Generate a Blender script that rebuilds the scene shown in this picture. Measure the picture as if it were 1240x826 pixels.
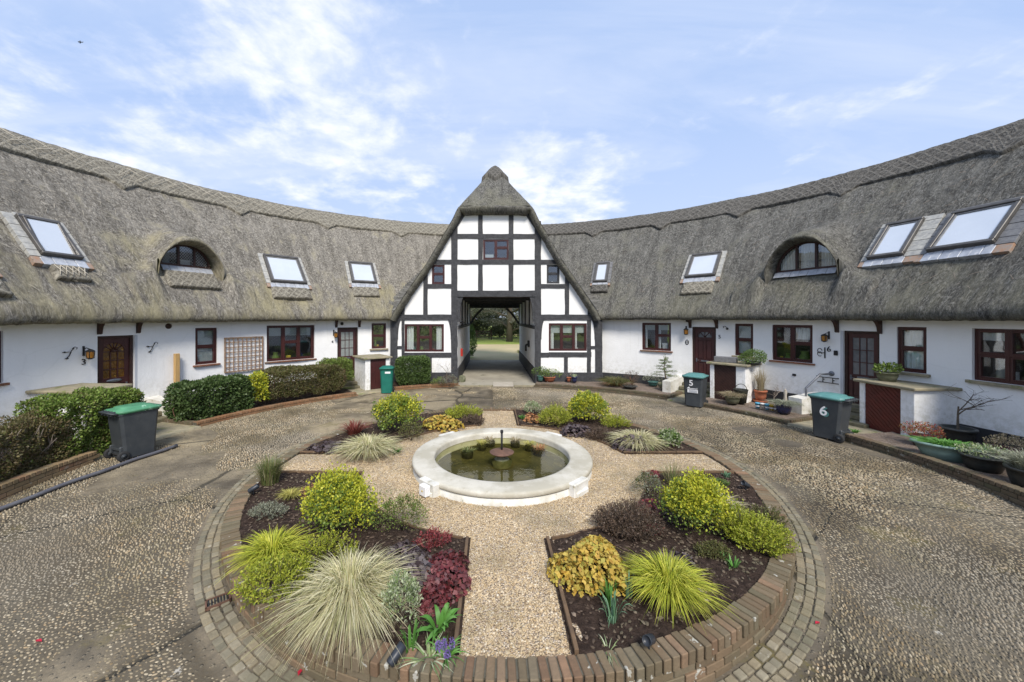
import bpy, math, random
import numpy as np
from mathutils import Vector, Matrix, noise
R_ = math.radians
for o in list(bpy.data.objects): bpy.data.objects.remove(o)
scene = bpy.context.scene
COL = scene.collection

# ------------------------------------------------------------------ camera
F, HX, HY, H = 455.0, 595.0, 386.0, 2.8      # focal length, vanishing point (photo pixels), eye height (m)
cam_d = bpy.data.cameras.new('camera'); cam = bpy.data.objects.new('camera', cam_d); COL.objects.link(cam)
cam.location = (0, 0, H); cam.rotation_euler = (R_(90), 0, 0)
cam_d.sensor_width = 36; cam_d.lens = F/1240*36
cam_d.shift_x = (620-HX)/1240; cam_d.shift_y = -(413-HY)/1240
cam_d.clip_start = 0.05; cam_d.clip_end = 3000
scene.camera = cam

# ------------------------------------------------------------------ light and exposure
scene.view_settings.view_transform = 'Standard'; scene.view_settings.look = 'None'
scene.view_settings.exposure = 0.88; scene.view_settings.gamma = 1.0
scene.view_settings.use_curve_mapping = False
SUN_DIR = Vector((0.16, -0.80, 0.86)).normalized()     # towards the sun
sun_d = bpy.data.lights.new('sun', 'SUN'); sun = bpy.data.objects.new('sun', sun_d); COL.objects.link(sun)
sun_d.energy = 2.5; sun_d.angle = R_(18); sun_d.color = (1.0, 0.94, 0.85)
sun.rotation_euler = SUN_DIR.to_track_quat('Z', 'Y').to_euler(); sun.location = (0, 0, 30)
world = bpy.data.worlds.new('World'); scene.world = world; world.use_nodes = True

class NT:
    def __init__(s, nt): s.nt = nt; s.n = nt.nodes; s.l = nt.links
    def __call__(s, typ, ins=None, **kw):
        nd = s.n.new('ShaderNode'+typ)
        for k, v in kw.items(): setattr(nd, k, v)
        if ins:
            for k, v in ins.items():
                sock = nd.inputs[k]
                if isinstance(v, bpy.types.NodeSocket): s.l.new(v, sock)
                elif isinstance(v, bpy.types.Node): s.l.new(v.outputs[0], sock)
                else:
                    if isinstance(v, (tuple, list)) and len(v) == 3 and sock.type == 'RGBA': v = (*v, 1)
                    sock.default_value = v
        return nd
    def ramp(s, fac, stops, interp='LINEAR'):
        r = s('ValToRGB', {'Fac': fac}); cr = r.color_ramp; cr.interpolation = interp
        while len(cr.elements) > 1: cr.elements.remove(cr.elements[-1])
        for i, (p, c) in enumerate(stops):
            e = cr.elements[0] if i == 0 else cr.elements.new(p)
            e.position = p
            if not isinstance(c, (tuple, list)): c = (c, c, c)
            e.color = (*c[:3], 1)
        return r
    def mix(s, f, a, b, typ='MIX'):
        m = s('Mix', data_type='RGBA', blend_type=typ, clamp_factor=True)
        for idx, v in ((0, f), (6, a), (7, b)):
            sock = m.inputs[idx]
            if isinstance(v, bpy.types.NodeSocket): s.l.new(v, sock)
            elif isinstance(v, bpy.types.Node): s.l.new(v.outputs[0], sock)
            else: sock.default_value = (*v, 1) if isinstance(v, (tuple, list)) and len(v) == 3 else v
        return m.outputs[2]
    def math(s, op, a, b=0.0, c=0.0, clamp=False):
        m = s('Math', operation=op, use_clamp=clamp)
        for i, v in enumerate((a, b, c)):
            if isinstance(v, bpy.types.Node): v = v.outputs[0]
            if isinstance(v, bpy.types.NodeSocket): s.l.new(v, m.inputs[i])
            else: m.inputs[i].default_value = v
        return m.outputs[0]
    def noise(s, vec, scale, detail=4, rough=.55, dist=0.0):
        return s('TexNoise', {'Vector': vec, 'Scale': scale, 'Detail': detail, 'Roughness': rough, 'Distortion': dist}).outputs['Fac']

def build_world():
    N = NT(world.node_tree); N.n.clear()
    sky = N('TexSky', sky_type='NISHITA', sun_disc=False)
    sky.sun_elevation = math.asin(SUN_DIR.z); sky.sun_rotation = math.atan2(SUN_DIR.x, SUN_DIR.y)
    sky.air_density = 1.0; sky.dust_density = 1.2; sky.ozone_density = 2.0
    tc = N('TexCoord'); d = tc.outputs['Generated']
    sep = N('SeparateXYZ', {0: d}); x, y, z = sep.outputs
    zz = N.math('ADD', N.math('MAXIMUM', z, 0.0), 0.18)
    cx = N.math('DIVIDE', x, zz); cy = N.math('DIVIDE', y, zz)
    p = N('CombineXYZ', {0: cx, 1: cy, 2: 0.0}).outputs[0]
    # small broken cumulus
    n1 = N.noise(p, 4.6, 8, .60, .15)
    n2 = N.noise(N('VectorMath', {0: p, 1: (5.3, 2.1, 0)}, operation='ADD').outputs[0], .95, 3, .5, .3)
    def blob(dx, dy, dz, w0, w1):
        v = Vector((dx, dy, dz)).normalized()
        dot = N('VectorMath', {0: d, 1: tuple(v)}, operation='DOT_PRODUCT').outputs['Value']
        return N('MapRange', {'Value': dot, 'From Min': w1, 'From Max': w0, 'To Min': 0, 'To Max': 1}, interpolation_type='SMOOTHSTEP').outputs[0]
    def dirpx(px, py): return ((px-HX)/F, 1.0, -(py-HY)/F)
    bank = blob(*dirpx(680, 235), .999, .975)
    lump = blob(*dirpx(170, 150), .975, .84)
    lump2 = blob(*dirpx(420, 110), .995, .93)
    bias = N.math('ADD', N.math('MULTIPLY', bank, .24), N.math('ADD', N.math('MULTIPLY', lump, .09), N.math('MULTIPLY', lump2, .08)))
    dens = N.math('ADD', N.math('ADD', N.math('MULTIPLY', n1, .72), N.math('MULTIPLY', n2, .38)), bias)
    cum = N('MapRange', {'Value': dens, 'From Min': .58, 'From Max': .90, 'To Min': 0, 'To Max': 1}, interpolation_type='SMOOTHSTEP').outputs[0]
    # thin streaky veil
    st = N('Mapping', {'Vector': p, 'Rotation': (0, 0, R_(-32)), 'Scale': (.55, 1.9, 1)}).outputs[0]
    n3 = N.noise(st, 1.15, 6, .6, .7)
    veil = N('MapRange', {'Value': n3, 'From Min': .40, 'From Max': .80, 'To Min': 0.0, 'To Max': .75}).outputs[0]
    low = N('MapRange', {'Value': z, 'From Min': 0.0, 'From Max': .42, 'To Min': .55, 'To Max': 0.0}).outputs[0]
    veil = N.math('MAXIMUM', veil, low)
    skyc = N.mix(1.0, sky.outputs[0], (1.02, .93, 1.10), 'MULTIPLY')
    skyc = N.mix(.82, skyc, (4.0, 5.3, 7.9))
    c1 = N.mix(veil, skyc, (6.2, 6.75, 8.0))
    c2 = N.mix(cum, c1, (8.3, 8.4, 8.6))
    bg = N('Background', {'Color': c2, 'Strength': .074})
    out = N('OutputWorld', {'Surface': bg.outputs[0]})
build_world()

# ------------------------------------------------------------------ geometry of the place
CX, CY, RW = .20, 7.2, 10.4                   # centre of the round court, radius of the cottage fronts
def zg(y):                                     # the court falls gently towards the viewer
    t = (6.4-y)*1.6
    sp = t if t > 20 else math.log1p(math.exp(t))
    return -min(.082*sp/1.6, .95)
def ray(px, py, Y): return Vector(((px-HX)/F*Y, Y, H-(py-HY)/F*Y))
def gpt(px, py, z=None, dz=0.0):
    zz = 0.0 if z is None else z
    for _ in range(12):
        Y = F*(H-zz)/(py-HY)
        if z is None: zz = zg(Y)+dz
    return Vector(((px-HX)/F*Y, Y, zz))
def pol(r, phi, z=0.0): return Vector((CX+r*math.sin(phi), CY+r*math.cos(phi), z))
def wall_hit(px, R=RW):
    k = (px-HX)/F
    a = k*k+1; b = -2*k*CX-2*CY; c = CX*CX+CY*CY-R*R
    Y = (-b+math.sqrt(b*b-4*a*c))/(2*a)
    return math.atan2(k*Y-CX, Y-CY), Y
def zat(py, Y): return H-(py-HY)/F*Y
RE, ZE, RR, ZR = 9.98, 3.08, 14.4, 8.15        # thatch: eave edge and ridge
SL = (ZR-ZE)/(RR-RE); NRM = math.hypot(1, SL)
def roof_z(r):
    t = (r-RE)/(RR-RE)
    return ZE+(ZR-ZE)*t + .10*math.sin(math.pi*max(0, min(1, t)))
def roof_hit(px, py):
    lo, hi = 6.0, 24.0
    def f(Y):
        P = ray(px, py, Y); r = math.hypot(P.x-CX, P.y-CY)
        return P.z-roof_z(r)
    Y = lo; prev = None; step = .05
    # march outwards until we go under the roof surface
    while Y < hi:
        P = ray(px, py, Y); r = math.hypot(P.x-CX, P.y-CY)
        if r > RE-.1 and f(Y) < 0: break
        Y += step
    a, b = Y-step, Y
    for _ in range(30):
        m = (a+b)/2
        if f(m) < 0: b = m
        else: a = m
    P = ray(px, py, b)
    return P, math.atan2(P.x-CX, P.y-CY), math.hypot(P.x-CX, P.y-CY)

# ------------------------------------------------------------------ object helpers
WM = {}
def tag(o, label=None, cat=None, group=None, kind=None):
    if label: o['label'] = label
    if cat: o['category'] = cat
    if group: o['group'] = group
    if kind: o['kind'] = kind
    return o
def thing(name, label, cat, loc=(0, 0, 0), rotz=0.0, group=None):
    o = bpy.data.objects.new(name, None); COL.objects.link(o); o.empty_display_size = .2
    o.location = loc; o.rotation_euler = (0, 0, rotz)
    WM[o] = Matrix.Translation(Vector(loc)) @ Matrix.Rotation(rotz, 4, 'Z')
    return tag(o, label, cat, group)
def link_mesh(name, me, mats, parent=None, loc=None):
    for m in (mats if isinstance(mats, (list, tuple)) else [mats]): me.materials.append(m)
    o = bpy.data.objects.new(name, me); COL.objects.link(o)
    if parent is not None:
        o.parent = parent; me.transform(WM[parent].inverted()); WM[o] = WM[parent]
    elif loc is not None:
        me.transform(Matrix.Translation(-Vector(loc))); o.location = loc; WM[o] = Matrix.Translation(Vector(loc))
    else: WM[o] = Matrix.Identity(4)
    return o
def np_mesh(name, V, Fc, smooth=False):
    V = np.asarray(V, dtype=np.float32).reshape(-1, 3); Fc = np.asarray(Fc, dtype=np.int32)
    k = Fc.shape[1]; n = len(Fc)
    me = bpy.data.meshes.new(name)
    me.vertices.add(len(V)); me.vertices.foreach_set('co', V.ravel())
    me.loops.add(n*k); me.loops.foreach_set('vertex_index', Fc.ravel())
    me.polygons.add(n); me.polygons.foreach_set('loop_start', np.arange(0, n*k, k, dtype=np.int32))
    me.update(calc_edges=True)
    if smooth: me.polygons.foreach_set('use_smooth', np.ones(n, dtype=bool))
    return me
class MB:
    """collects simple shapes in world space (through the current matrix M) into one mesh"""
    def __init__(s, M=None): s.v = []; s.f = []; s.m = []; s.M = M or Matrix.Identity(4); s.mi = 0; s.sm = []
    def add(s, vs, fs, smooth=False):
        b = len(s.v); s.v += [tuple(s.M @ Vector(v)) for v in vs]
        for f in fs: s.f.append(tuple(b+i for i in f)); s.m.append(s.mi); s.sm.append(smooth)
    def box(s, x0, x1, y0, y1, z0, z1, bev=0.0):
        if x1 < x0: x0, x1 = x1, x0
        if y1 < y0: y0, y1 = y1, y0
        if z1 < z0: z0, z1 = z1, z0
        if bev <= 0:
            s.add([(x0, y0, z0), (x1, y0, z0), (x1, y1, z0), (x0, y1, z0), (x0, y0, z1), (x1, y0, z1), (x1, y1, z1), (x0, y1, z1)],
                  [(0, 3, 2, 1), (4, 5, 6, 7), (0, 1, 5, 4), (1, 2, 6, 5), (2, 3, 7, 6), (3, 0, 4, 7)]); return
        b = min(bev, (x1-x0)*.45, (y1-y0)*.45, (z1-z0)*.45); vs = []
        idx = {}
        for ix, X, sx in ((0, x0, 1), (1, x1, -1)):
            for iy, Y, sy in ((0, y0, 1), (1, y1, -1)):
                for iz, Z, sz in ((0, z0, 1), (1, z1, -1)):
                    for ax, c in enumerate(((X, Y+sy*b, Z+sz*b), (X+sx*b, Y, Z+sz*b), (X+sx*b, Y+sy*b, Z))):
                        idx[(ix, iy, iz, ax)] = len(vs); vs.append(c)
        fs = []; g = lambda *k: idx[k]
        for i in (0, 1):
            q = [g(i, 0, 0, 0), g(i, 1, 0, 0), g(i, 1, 1, 0), g(i, 0, 1, 0)]; fs.append(q if i else q[::-1])
            q = [g(0, i, 0, 1), g(1, i, 0, 1), g(1, i, 1, 1), g(0, i, 1, 1)]; fs.append(q[::-1] if i else q)
            q = [g(0, 0, i, 2), g(1, 0, i, 2), g(1, 1, i, 2), g(0, 1, i, 2)]; fs.append(q if i else q[::-1])
        for a in (0, 1):
            for c in (0, 1):
                fs.append([g(0, a, c, 1), g(1, a, c, 1), g(1, a, c, 2), g(0, a, c, 2)])
                fs.append([g(a, 0, c, 0), g(a, 1, c, 0), g(a, 1, c, 2), g(a, 0, c, 2)])
                fs.append([g(a, c, 0, 0), g(a, c, 1, 0), g(a, c, 1, 1), g(a, c, 0, 1)])
                for d in (0, 1): fs.append([g(a, c, d, 0), g(a, c, d, 1), g(a, c, d, 2)])
        s.add(vs, fs)
    def tube(s, pts, rad, n=8, caps=True, smooth=True):
        pts = [Vector(p) for p in pts]
        if not isinstance(rad, (list, tuple)): rad = [rad]*len(pts)
        vs = []; up = Vector((0, 0, 1)); prev = None
        for i, p in enumerate(pts):
            t = (pts[min(i+1, len(pts)-1)]-pts[max(i-1, 0)])
            if t.length < 1e-9: t = up.copy()
            t.normalize()
            if prev is None:
                a = t.cross(up)
                if a.length < .05: a = t.cross(Vector((1, 0, 0)))
            else: a = prev-t*prev.dot(t)
            a.normalize(); prev = a; b = t.cross(a)
            for k in range(n):
                w = 2*math.pi*k/n; vs.append(p+(a*math.cos(w)+b*math.sin(w))*rad[i])
        fs = []
        for i in range(len(pts)-1):
            for k in range(n): fs.append((i*n+k, i*n+(k+1) % n, (i+1)*n+(k+1) % n, (i+1)*n+k))
        if caps: fs.append(tuple(range(n))[::-1]); fs.append(tuple((len(pts)-1)*n+k for k in range(n)))
        s.add(vs, fs, smooth)
    def lathe(s, prof, n=24, c=(0, 0, 0), smooth=True, sx=1.0, sy=1.0):
        vs = [(c[0]+r*sx*math.cos(2*math.pi*k/n), c[1]+r*sy*math.sin(2*math.pi*k/n), c[2]+z) for r, z in prof for k in range(n)]
        fs = [(i*n+k, i*n+(k+1) % n, (i+1)*n+(k+1) % n, (i+1)*n+k) for i in range(len(prof)-1) for k in range(n)]
        s.add(vs, fs, smooth)
    def prism(s, poly, y0, y1):                 # polygon in x,z extruded along y
        n = len(poly)
        vs = [(x, y0, z) for x, z in poly]+[(x, y1, z) for x, z in poly]
        s.add(vs, [tuple(range(n)), tuple(range(2*n-1, n-1, -1))]+[(i, i+n, (i+1) % n+n, (i+1) % n) for i in range(n)])
    def quad(s, *p): s.add(p, [tuple(range(len(p)))])
    def sphere(s, c, r, nu=10, nv=6, sz=1.0):
        prof = [(r*math.sin(math.pi*i/nv)+1e-5, -r*sz*math.cos(math.pi*i/nv)) for i in range(nv+1)]
        s.lathe(prof, nu, c)
    def build(s, name, mats, parent=None, loc=None):
        me = bpy.data.meshes.new(name); me.from_pydata(s.v, [], s.f)
        me.polygons.foreach_set('material_index', s.m); me.polygons.foreach_set('use_smooth', s.sm)
        import bmesh
        bm = bmesh.new(); bm.from_mesh(me); bmesh.ops.recalc_face_normals(bm, faces=bm.faces); bm.to_mesh(me); bm.free()
        me.update()
        return link_mesh(name, me, mats, parent, loc)
def grid_mesh(name, P, UV=None, keep=None, smooth=True):
    n, m = P.shape[:2]
    idx = np.arange(n*m).reshape(n, m)
    Q = np.stack([idx[:-1, :-1], idx[1:, :-1], idx[1:, 1:], idx[:-1, 1:]], -1)
    if keep is not None: Q = Q[keep]
    Q = Q.reshape(-1, 4)
    me = np_mesh(name, P.reshape(-1, 3), Q, smooth)
    if UV is not None:
        uvl = me.uv_layers.new(name='UVMap'); uv = UV.reshape(-1, 2)[Q.ravel()]
        uvl.data.foreach_set('uv', uv.astype(np.float32).ravel())
    return me
def frame(phi, r, z): return Matrix.Translation(pol(r, phi, z)) @ Matrix.Rotation(-phi, 4, 'Z')

# ------------------------------------------------------------------ materials
MT = {}
def newmat(name):
    m = bpy.data.materials.new(name); m.use_nodes = True; N = NT(m.node_tree); N.n.clear(); MT[name] = m
    return m, N
def finish(N, col, rough=.8, h=None, hs=.5, hd=.02, metal=0.0, spec=.5, **extra):
    ins = {'Base Color': col, 'Roughness': rough, 'Metallic': metal, 'Specular IOR Level': spec}
    if h is not None: ins['Normal'] = N('Bump', {'Height': h, 'Strength': hs, 'Distance': hd}).outputs[0]
    ins.update(extra)
    b = N('BsdfPrincipled', ins); N('OutputMaterial', {'Surface': b.outputs[0]}); return b
def simple(name, c1, c2=None, scale=6, rough=.7, hs=.25, hscale=60, hd=.01, metal=0.0, spec=.4, stretch=None, spots=None):
    m, N = newmat(name); tc = N('TexCoord').outputs['Object']
    v = N('Mapping', {'Vector': tc, 'Scale': stretch}).outputs[0] if stretch else tc
    c2 = c2 or tuple(x*.8 for x in c1)
    f = N.noise(v, scale, 6, .6); col = N.mix(N.ramp(f, [(.35, 0.0), (.65, 1.0)]), c1, c2)
    if spots:
        sp = N.noise(tc, spots[1], 5, .65); col = N.mix(N.ramp(sp, [(spots[2], 0.0), (spots[2]+.08, 1.0)]), col, spots[0])
    h = N.noise(v, hscale, 5, .6)
    finish(N, col, rough, h, hs, hd, metal, spec); return m

def thatch_mat(name, dark, mid, light, moss, mossamt, seed):
    m, N = newmat(name); uv = N('TexCoord').outputs['UV']
    v0 = N('Mapping', {'Vector': uv, 'Location': (seed, seed*1.7, 0)}).outputs[0]
    fine = N.noise(N('Mapping', {'Vector': v0, 'Scale': (15, 9, 1)}).outputs[0], 1.0, 8, .78, .6)
    fib = N.noise(N('Mapping', {'Vector': v0, 'Scale': (34, 10, 1), 'Rotation': (0, 0, .12)}).outputs[0], 1.0, 4, .7, 1.3)
    fib2 = N.noise(N('Mapping', {'Vector': v0, 'Scale': (28, 12, 1), 'Rotation': (0, 0, -.5)}).outputs[0], 1.0, 4, .7, 1.3)
    med = N.noise(N('Mapping', {'Vector': v0, 'Scale': (2.6, 1.1, 1)}).outputs[0], 1.0, 6, .62, .4)
    big = N.noise(N('Mapping', {'Vector': v0, 'Scale': (.55, .5, 1)}).outputs[0], 1.0, 3, .5)
    hh = N.math('ADD', N.math('MULTIPLY', fine, .5), N.math('ADD', N.math('MULTIPLY', fib, .35), N.math('MULTIPLY', fib2, .15)))
    col = N.ramp(hh, [(.38, dark), (.48, mid), (.60, light)]).outputs[0]
    streak = N.noise(N('Mapping', {'Vector': v0, 'Scale': (5, .35, 1)}).outputs[0], 1.0, 4, .6, .2)
    col = N.mix(N.ramp(streak, [(.45, 0.0), (.62, .45)]), col, tuple(x*.55 for x in mid))
    col = N.mix(N.ramp(med, [(.44, 0.0), (.68, .34)]), col, tuple(x*.92 for x in light))
    mo = N.math('ADD', N.math('MULTIPLY', med, .55), N.math('MULTIPLY', big, .55))
    vsep = N('SeparateXYZ', {0: uv}).outputs[1]
    lowm = N('MapRange', {'Value': vsep, 'From Min': 0.0, 'From Max': 4.5, 'To Min': .09, 'To Max': -.06}).outputs[0]
    mo = N.math('ADD', mo, lowm)
    mo = N('MapRange', {'Value': mo, 'From Min': .54, 'From Max': .72, 'To Min': 0, 'To Max': mossamt}).outputs[0]
    col = N.mix(N.math('MULTIPLY', mo, N.math('ADD', N.math('MULTIPLY', fine, 1.1), .3)), col, moss)
    lich = N.noise(v0, 26, 3, .6); col = N.mix(N.ramp(lich, [(.68, 0.0), (.74, .6)]), col, tuple(min(1, x*1.5) for x in light))
    hb = N.math('ADD', hh, N.math('MULTIPLY', med, .5))
    finish(N, col, .95, hb, 1.0, .07, spec=.15); return m
thatch_mat('thatch_weathered', (.030, .026, .021), (.150, .137, .115), (.43, .40, .345), (.34, .30, .15), .6, 3.1)
thatch_mat('thatch_grey', (.018, .0175, .016), (.083, .080, .072), (.28, .272, .245), (.16, .152, .09), .4, 11.4)
def ridge_mat(name, dark, light, sc=1.0):
    m, N = newmat(name); uv = N('TexCoord').outputs['UV']
    r1 = N('Mapping', {'Vector': uv, 'Rotation': (0, 0, R_(38)), 'Scale': (sc, sc, 1)}).outputs[0]
    r2 = N('Mapping', {'Vector': uv, 'Rotation': (0, 0, R_(-38)), 'Scale': (sc, sc, 1)}).outputs[0]
    w1 = N('TexWave', {'Vector': r1, 'Scale': 1.5, 'Distortion': 1.3, 'Detail': 2, 'Detail Scale': 3}, bands_direction='X').outputs['Fac']
    w2 = N('TexWave', {'Vector': r2, 'Scale': 1.5, 'Distortion': 1.3, 'Detail': 2, 'Detail Scale': 3}, bands_direction='X').outputs['Fac']
    ln = N.math('MAXIMUM', N.ramp(w1, [(.78, 0.0), (.95, 1.0)]), N.ramp(w2, [(.78, 0.0), (.95, 1.0)]))
    fib = N.noise(N('Mapping', {'Vector': uv, 'Scale': (45, 14, 1)}).outputs[0], 1.0, 5, .7, 1.0)
    cell = N('TexVoronoi', {'Vector': N('Mapping', {'Vector': uv, 'Scale': (1.0, 1.6, 1)}).outputs[0], 'Scale': 8.5}).outputs['Distance']
    col = N.ramp(fib, [(.35, dark), (.65, light)]).outputs[0]
    col = N.mix(N.ramp(cell, [(.34, 0.0), (.70, .45)]), col, tuple(x*.7 for x in dark))
    col = N.mix(N.math('MULTIPLY', ln, .30), col, tuple(min(1, x*1.25) for x in light))
    h = N.math('ADD', N.math('MULTIPLY', fib, .5), N.math('ADD', N.math('MULTIPLY', ln, .22), N.math('MULTIPLY', N.math('SUBTRACT', 1.0, cell), .55)))
    finish(N, col, .95, h, 1.0, .045, spec=.15); return m
ridge_mat('ridge_weathered', (.085, .075, .058), (.35, .325, .265))
ridge_mat('ridge_grey', (.035, .032, .029), (.19, .18, .16))

def render_wall():
    m, N = newmat('white_render'); tc = N('TexCoord').outputs['Object']
    n = N.noise(tc, 1.3, 6, .6); n2 = N.noise(tc, 9, 5, .65)
    col = N.mix(N.ramp(n, [(.4, 0.0), (.72, .5)]), (.82, .82, .81), (.74, .735, .71))
    z = N('SeparateXYZ', {0: tc}).outputs[2]
    low = N('MapRange', {'Value': z, 'From Min': .2, 'From Max': 1.2, 'To Min': .6, 'To Max': 0}).outputs[0]
    col = N.mix(N.math('MULTIPLY', low, N.ramp(n2, [(.42, 0.0), (.6, 1.0)]).outputs[0]), col, (.45, .44, .36))
    drip = N.noise(N('Mapping', {'Vector': tc, 'Scale': (7, 7, .6)}).outputs[0], 1.0, 4, .6)
    col = N.mix(N.ramp(drip, [(.62, 0.0), (.76, .22)]), col, (.5, .5, .46))
    h = N.math('ADD', N.math('MULTIPLY', N.noise(tc, 22, 4, .6), 1.0), N.math('MULTIPLY', N.noise(tc, 2.2, 3, .5), 2.0))
    hair = N('TexVoronoi', {'Vector': N('Mix', {0: .15, 4: tc, 5: N('TexNoise', {'Vector': tc, 'Scale': 2.2, 'Detail': 5}).outputs['Color']}, data_type='VECTOR').outputs[1], 'Scale': .55}, feature='DISTANCE_TO_EDGE').outputs['Distance']
    col = N.mix(N.math('MULTIPLY', N.ramp(hair, [(.002, 1.0), (.007, 0.0)]).outputs[0], .07), col, (.35, .34, .31))
    finish(N, col, .85, h, .45, .015, spec=.25)
render_wall()
simple('grubby_white_paint', (.74, .73, .69), (.52, .50, .43), 3.5, .7, .35, 30, .01, spots=((.30, .27, .18), 7, .63))
simple('black_timber', (.028, .029, .032), (.056, .057, .062), 9, .68, .9, 26, .02, spots=((.13, .125, .12), 16, .66))
simple('tar_black', (.022, .023, .026), (.045, .045, .047), 3, .6, .3, 30)
simple('mahogany_paint', (.062, .017, .015), (.042, .012, .012), 5, .38, .15, 40, spec=.5)
simple('door_maroon', (.060, .017, .016), (.042, .013, .013), 4, .42, .15, 40, spec=.5)
simple('dark_brown_wood', (.05, .022, .016), (.03, .014, .011), 8, .55, .3, 30)
simple('red_brown_boards', (.115, .020, .014), (.075, .016, .012), 5, .5, .25, 40, spots=((.30, .20, .15), 9, .72))
simple('grey_pvc', (.52, .54, .58), (.45, .47, .5), 4, .5, .05)
simple('stone_slab', (.34, .29, .19), (.22, .20, .14), 6, .9, .6, 30, .015, spots=((.17, .18, .07), 4, .56))
simple('old_step', (.20, .175, .115), (.12, .11, .07), 6, .95, .6, 30, .015, spots=((.11, .13, .04), 5, .55))
simple('lead_sheet', (.50, .52, .55), (.34, .36, .40), 7, .45, .4, 14, .02, metal=.25, spots=((.60, .60, .6), 6, .6))
simple('rusty_flashing', (.32, .19, .12), (.26, .23, .2), 14, .8, .4, 30)
simple('slate_flashing', (.42, .41, .37), (.26, .26, .25), 10, .75, .4, 30)
simple('slate_dark', (.19, .19, .19), (.12, .12, .125), 10, .7, .4, 30)
simple('skylight_metal', (.115, .108, .10), (.08, .075, .07), 6, .45, .1, metal=.3)
simple('terracotta', (.40, .13, .06), (.28, .10, .055), 8, .85, .3, 40)
simple('glazed_blue', (.015, .03, .10), (.02, .02, .06), 8, .25, .1, 40, spec=.6)
simple('glazed_teal', (.05, .16, .14), (.08, .2, .17), 8, .3, .1, 40, spec=.6)
simple('glazed_maroon', (.09, .015, .015), (.05, .012, .012), 8, .3, .1, 40, spec=.6)
simple('glazed_dark', (.025, .03, .028), (.04, .04, .035), 8, .35, .15, 40)
simple('moss_stone', (.17, .165, .11), (.10, .11, .06), 9, .9, .5, 40)
simple('sage_plastic', (.22, .32, .28), (.18, .27, .24), 5, .55, .1, 30)
simple('bin_grey', (.036, .042, .048), (.052, .058, .062), 5, .5, .12, 90, spots=((.10, .10, .095), 11, .66))
simple('lid_teal', (.10, .25, .235), (.07, .19, .18), 4, .5, .15, 60, spots=((.30, .42, .40), 6, .6))
simple('lid_green', (.055, .19, .10), (.09, .28, .15), 4, .5, .15, 60, spots=((.3, .5, .36), 6, .6))
simple('bin_green', (.010, .15, .11), (.008, .12, .09), 5, .5, .1, 60)
simple('rubber', (.02, .02, .021), (.03, .03, .03), 8, .8)
simple('white_sticker', (.8, .8, .8), (.74, .74, .75), 5, .5)
simple('print_grey', (.25, .27, .29), None, 5, .5)
simple('black_iron', (.014, .014, .016), (.03, .028, .026), 12, .5, .3, 60)
simple('galvanised', (.20, .21, .23), (.14, .15, .17), 10, .4, .1, metal=.5)
simple('pipe_grey', (.075, .075, .09), (.11, .11, .12), 6, .5, .1)
simple('rusty_iron', (.16, .085, .055), (.09, .05, .035), 10, .75, .5, 40)
simple('pale_pine', (.52, .33, .13), (.40, .25, .10), 4, .7, .3, 30, stretch=(8, 8, .6))
simple('trellis_wood', (.30, .19, .12), (.20, .13, .085), 6, .8, .3, 40)
simple('edging_timber', (.16, .10, .055), (.10, .066, .04), 6, .9, .6, 30, .01, spots=((.28, .22, .15), 14, .62))
simple('bark', (.15, .12, .09), (.09, .075, .055), 12, .95, .8, 30, .02)
simple('pale_twig', (.30, .25, .20), (.2, .16, .13), 12, .9, .3)
simple('red_twig', (.12, .05, .035), (.16, .09, .06), 12, .9, .3)
simple('straw_stick', (.50, .46, .38), (.38, .34, .27), 12, .9, .3)
simple('room_dark', (.11, .095, .08), (.07, .06, .055), 2, .9)
simple('curtain_white', (.72, .72, .70), (.60, .61, .60), 3, .9, .2, stretch=(14, 14, .5))
simple('blind_grey', (.42, .45, .44), (.36, .39, .38), 2, .8)
simple('ornament_red', (.45, .03, .02), None, 5, .5)
simple('ornament_yellow', (.6, .42, .05), None, 5, .5)
simple('ornament_blue', (.10, .38, .55), None, 5, .4)
simple('paper_white', (.72, .72, .70), None, 5, .6)
simple('spot_black', (.02, .024, .03), (.035, .04, .05), 9, .4, .1)
simple('basket_black', (.02, .02, .018), (.05, .05, .03), 12, .8)
simple('algae_floor', (.135, .115, .050), (.040, .040, .018), 2.6, .9, .3, 10, spots=((.17, .145, .065), 5, .58))
simple('lawn_far', (.24, .29, .06), (.22, .29, .055), .35, .95, .8, 60, .03, spots=((.30, .25, .13), .12, .54))
simple('gravel_drive', (.46, .37, .22), (.38, .34, .18), .5, .95, .5, 90, .02)
simple('asphalt', (.38, .35, .28), (.28, .255, .205), .9, .92, .6, 120, .01, spots=((.13, .125, .085), 1.7, .6))
simple('pale_slab', (.46, .42, .35), (.38, .34, .28), 4, .9, .4, 60)
simple('bird_dark', (.03, .03, .035))

def glass(name, tint, rough=.02, tr=.72):
    m, N = newmat(name)
    bf = N('NewGeometry').outputs['Backfacing']; lw = N('Fresnel', {'IOR': N.math('SUBTRACT', 1.5, N.math('MULTIPLY', bf, .8333))}).outputs[0]
    nb = N('Bump', {'Height': N.noise(N('TexCoord').outputs['Object'], 1.4, 2, .5), 'Strength': .06, 'Distance': .05}).outputs[0]
    fac = N.math('ADD', N.math('MULTIPLY', lw, 1.3), 1-tr, clamp=True)
    g = N('BsdfGlossy', {'Color': (.9, .93, .96), 'Roughness': rough, 'Normal': nb})
    t = N('BsdfTransparent', {'Color': tint})
    mx = N('MixShader', {0: fac, 1: t.outputs[0], 2: g.outputs[0]}); N('OutputMaterial', {'Surface': mx.outputs[0]})
glass('window_glass', (.92, .94, .94), .02, .955)
simple('skylight_pane', (.68, .71, .74), (.62, .65, .68), 1, .06, .05, 1.5, metal=.35, spec=1.0)
simple('obscured_glass', (.20, .22, .21), (.26, .28, .27), 12, .25, .3, 60, spec=.7)
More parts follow.
